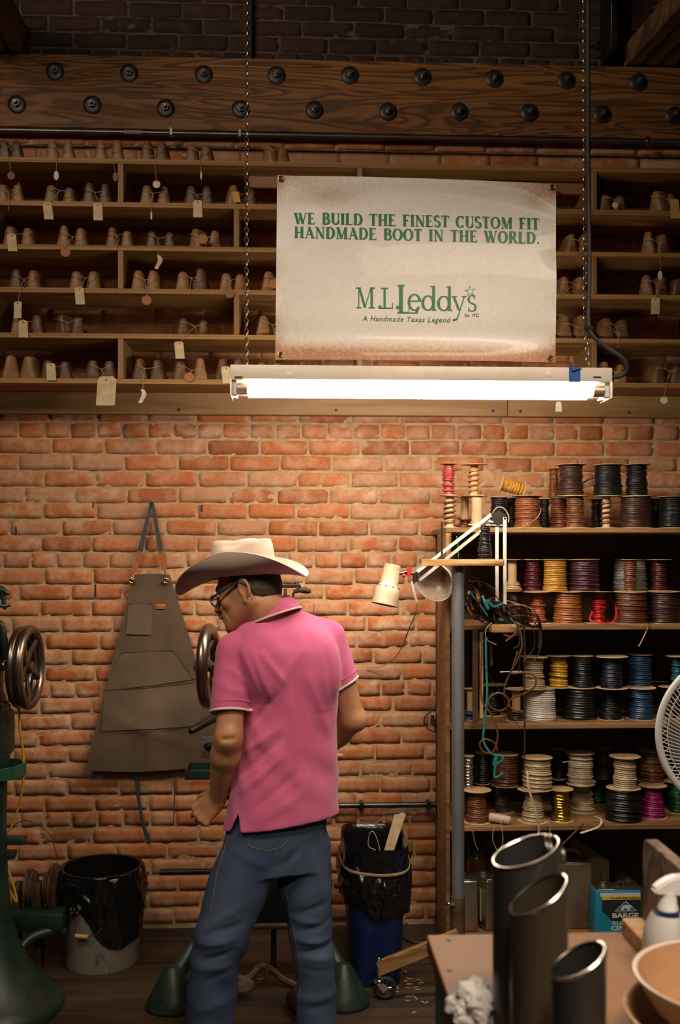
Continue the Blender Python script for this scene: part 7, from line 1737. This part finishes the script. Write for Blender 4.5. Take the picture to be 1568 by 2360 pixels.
# steel tubes
def steel_tube(px, Y, r, ztop, slope, fslope, label, m):
    c = P(px, 2200, Y); wl = .0021
    th = thing('steel_tube', label, 'tube', (c.x, Y, TZ)); n = 56
    bm = B(); ro, ri, bo, bi = [], [], [], []
    for k in range(n):
        a = 2*PI*k/n
        for (R, z, L) in ((r, TZ+.0004, bo), (r-wl, TZ+.0004, bi)): L.append(bm.verts.new((c.x+R*math.cos(a), Y+R*math.sin(a), z)))
        zt_ = ztop+slope*r*math.cos(a)+fslope*r*math.sin(a)
        for (R, L) in ((r, ro), (r-wl, ri)): L.append(bm.verts.new((c.x+R*math.cos(a), Y+R*math.sin(a), zt_-.003)))
    for k in range(n):
        j = (k+1) % n
        bm.faces.new((bo[k], bo[j], ro[j], ro[k])); bm.faces.new((bi[j], bi[k], ri[k], ri[j])); bm.faces.new((bo[j], bo[k], bi[k], bi[j]))
    part('tube_wall', bm, m, th, ang=50)
    bm = B(); pts = [(c.x+(r-wl/2)*math.cos(2*PI*k/n), Y+(r-wl/2)*math.sin(2*PI*k/n), ztop+slope*r*math.cos(2*PI*k/n)+fslope*r*math.sin(2*PI*k/n)-.0012) for k in range(n)]
    tube(bm, pts, .0021, 8, closed=True); part('cut_rim', bm, K['rim_steel'], th, label='bright cut rim')
    return c, th
K['rim_steel'] = mat('bright_cut_steel', (.62, .54, .46), (.42, .36, .31), sc=60, rough=.22, metal=1)
TUBE1 = mat('blued_steel_tube', (.05, .052, .056), (.10, .09, .08), sc=6, rough=.42, metal=.7, stretch=(1, 1, .25), rvar=.2)
TUBE2 = mat('browned_steel_tube', (.075, .055, .037), (.13, .10, .068), sc=6, rough=.44, metal=.65, stretch=(1, 1, .25), rvar=.2)
c1, t1 = steel_tube(1213, -2.838, .0437, 1.137, .36, .06, 'tallest bluish steel tube at the back of the group on the bench', TUBE1)
steel_tube(1243, -2.919, .0352, 1.107, .60, .05, 'brownish steel tube in the middle of the group on the bench', TUBE2)
steel_tube(1334, -3.02, .0306, 1.066, .55, .02, 'shortest dark steel tube at the front of the group on the bench', TUBE1)
for k, (px, py, rr) in enumerate(((1275, 1955, .017), (1285, 1958, .018))):
    q = P(px, py, -2.838); solo('steel_ring', torus(B(), q, (.8, -.45, .5), rr, .0028, 30, 8), K['steel'], ('steel ring hooked on the rim of the tallest tube, nearer its mouth', 'steel ring hooked on the rim of the tallest tube, farther from its mouth')[k], 'ring', 'rings on the tallest tube')
# board fence and lumber
xl = PZ(1447, 2168, TZ).x; 
D0 = -4.14+1.63
zl_ = P(1447, 2115, D0).z
solo('lumber_strip', box(B(), (xl, YT1+.12, TZ+.0005), (xl+.034, D0, zl_), .002), K['pine'], 'orange pine strip lying lengthwise on the bench top', 'lumber', None, False)
zt4 = P(1465, 1928, D0).z
bm = B(); x0 = xl+.0345; x1 = x0+.02
prof = [(D0, TZ+.0005), (D0, zt4-.018), (D0-.004, zt4-.006), (D0-.016, zt4), (YT1+.3, zt4-.012), (YT1+.3, TZ+.0005)]
prism(bm, [(x0, y, z) for y, z in prof], (.02, 0, 0)); bmesh.ops.bevel(bm, geom=bm.edges[:], offset=.002, segments=1, affect='EDGES')
solo('upright_board', bm, K['weathered'], 'weathered grey-brown board standing on edge along the bench', 'board', None, False)
# spray bottle
YSB = -2.68; c = P(1540, 2200, YSB); zS = lambda py: P(1540, py, YSB).z
sb = thing('spray_bottle', 'white spray bottle with a navy collar at the right edge of the bench', 'bottle', (c.x, YSB, TZ))
part('bottle_body', lathe(B(), [(0, 0), (.033, 0), (.037, .004), (.037, .05), (.034, .075), (.024, .095), (.0155, zS(2122)-TZ), (.014, zS(2120)-TZ), (0, zS(2120)-TZ)], (c.x, YSB, TZ+.0005), n=32), mat('translucent_plastic', (.52, .50, .47), rough=.35), sb)
part('collar', lathe(B(), [(0, 0), (.0165, 0), (.0165, .0165), (0, .0165)], (c.x, YSB, zS(2121)), n=28), K['navy_plastic'], sb)
part('neck', lathe(B(), [(0, 0), (.0155, 0), (.0150, .006), (.0135, .008), (.0125, .028), (0, .028)], (c.x, YSB, zS(2096)), n=24), K['white_plastic'], sb)
bm = B(); zh = zS(2056)
pl_ = [(-.022, -.002), (-.023, .006), (-.012, .016), (.004, .024), (.024, .026), (.05, .018), (.055, .004), (.045, -.004), (.02, -.002)]
prism(bm, [(c.x+x, YSB-.011, zh+z) for x, z in pl_], (0, .022, 0)); bmesh.ops.bevel(bm, geom=bm.edges[:], offset=.003, segments=2, affect='EDGES'); part('spray_head', bm, K['white_plastic'], sb)
bm = B(); obox(bm, (c.x+.030, YSB, zh+.010), (.013, 0, .002), (0, .0125, 0), (-.001, 0, .006), .002); part('nozzle_trim', bm, K['navy_plastic'], sb)
bm = B(); ball(bm, (c.x+.033, YSB, zh+.029), .008, 10); part('nozzle_cap', bm, K['white_plastic'], sb)
bm = B(); tube(bm, smooth_path([(c.x+.032, YSB, zh), (c.x+.030, YSB, zh-.02), (c.x+.022, YSB, zh-.045)], 4), [.005]*8+[.003], 8); part('trigger', bm, K['white_plastic'], sb)
# bowls at the lower right
YBW = -2.94; c = P(1700, 2250, YBW); zr_ = c.z; r = 236/S(YBW)
def bowl(cx, cy, zrim, r, h, label, m, name, inside):
    th = thing(name, label, 'bowl', (cx, cy, zrim-h)); pr = [(0, 0), (r*.62, 0), (r*.66, .004), (r*.80, h*.3), (r*.90, h*.62), (r*.95, h*.9), (r*.985, h-.006), (r, h-.003), (r, h-.0005), (r*.985, h), (r*.955, h-.002)]
    part('bowl_wall', lathe(B(), pr, (cx, cy, zrim-h), n=72), m, th)
    part('bowl_inside', lathe(B(), [(r*.956, h-.0022), (r*.93, h*.85), (r*.86, h*.55), (r*.74, h*.25), (r*.5, .012), (0, .009)], (cx, cy, zrim-h), n=72), inside, th)
bowl(c.x, YBW, zr_, r, .060, 'cream enamel bowl with a tan inside, topmost of two nested bowls', K['cream_bowl'], 'enamel_bowl', K['tan_bowl'])
bowl(c.x, YBW, zr_-.046, r*1.09, zr_-.046-TZ-.001, 'orange-tan bowl underneath the cream enamel bowl', K['pine'], 'tan_bowl', K['tan_bowl'])
# rag
q = PZ(1095, 2350, TZ); bm = B(); crumple(bm, (q.x, q.y, TZ+.020), (.030, .036, .026), 8.1, .5, 1.5); solo('white_rag', bm, K['cloth_white'], 'crumpled white rag on the bench beside the steel tubes', 'rag')
# ================================================================== floor fan at the right edge
YFN = -1.39; fc = P(1702, 1692, YFN); R = 184/S(YFN)
fn_ = thing('pedestal_fan', 'white pedestal fan with a wire grille at the right picture edge', 'fan', (fc.x, YFN, 0))
fax = V((-.10, -1, .03)).normalized(); bm = B(); torus(bm, fc, fax, R, .010, 72, 10, 1, 1); part('grille_rim', bm, K['white_plastic'], fn_)
x_, y_, z_ = basis(fax); bm = B()
for k in range(110):
    a = 2*PI*k/110; pts = []
    for t in (.16, .4, .65, .85, 1.0): aa = a+.55*(1-t); pts.append(fc+(x_*math.cos(aa)+y_*math.sin(aa))*R*t+z_*(.042*(1-t**3)))
    tube(bm, smooth_path(pts, 3), .0013, 5)
for t in (.35, .55, .75, .9): torus(bm, fc+z_*(.042*(1-t**3)), fax, R*t, .0014, 60, 5)
part('front_grille', bm, K['white_plastic'], fn_)
bm = B(); 
for k in range(48):
    a = 2*PI*k/48; d = x_*math.cos(a)+y_*math.sin(a); tube(bm, smooth_path([fc+d*R*.2-z_*.075, fc+d*R*.7-z_*.07, fc+d*R-z_*.0], 3), .0014, 5)
part('rear_grille', bm, K['white_plastic'], fn_)
part('badge', lathe(B(), [(0, .008), (R*.15, .006), (R*.17, 0), (0, 0)], fc+z_*.041, fax, 32), K['white_plastic'], fn_)
FB = mat('fan_blade_plastic', (.10, .09, .08), rough=.4)
for k in range(3):
    a = 2*PI*k/3; bm = B()
    def bl(u, v): aa = a+(u-.5)*1.5*(.5+.5*v); rr = R*(.18+.68*v); return fc+(x_*math.cos(aa)+y_*math.sin(aa))*rr+z_*((u-.5)*.045-.02)
    grid(bm, bl, 10, 8); solidify(bm, .002); part('blade', bm, FB, fn_)
bm = B(); cyl(bm, fc-z_*.14, fc-z_*.076, .055, 28, bev=.01); cyl(bm, fc-z_*.077, fc-z_*.01, .012, 12); part('motor_housing', bm, K['white_plastic'], fn_)
pc_ = fc-z_*.11; bm = B(); cyl(bm, (pc_.x, pc_.y, .03), (pc_.x, pc_.y, pc_.z-.05), .014, 16); part('pole', bm, K['white_plastic'], fn_)
part('base', lathe(B(), [(0, .03), (.03, .03), (.17, .014), (.18, 0), (0, 0)], (pc_.x, pc_.y, .0005), n=40), K['white_plastic'], fn_)
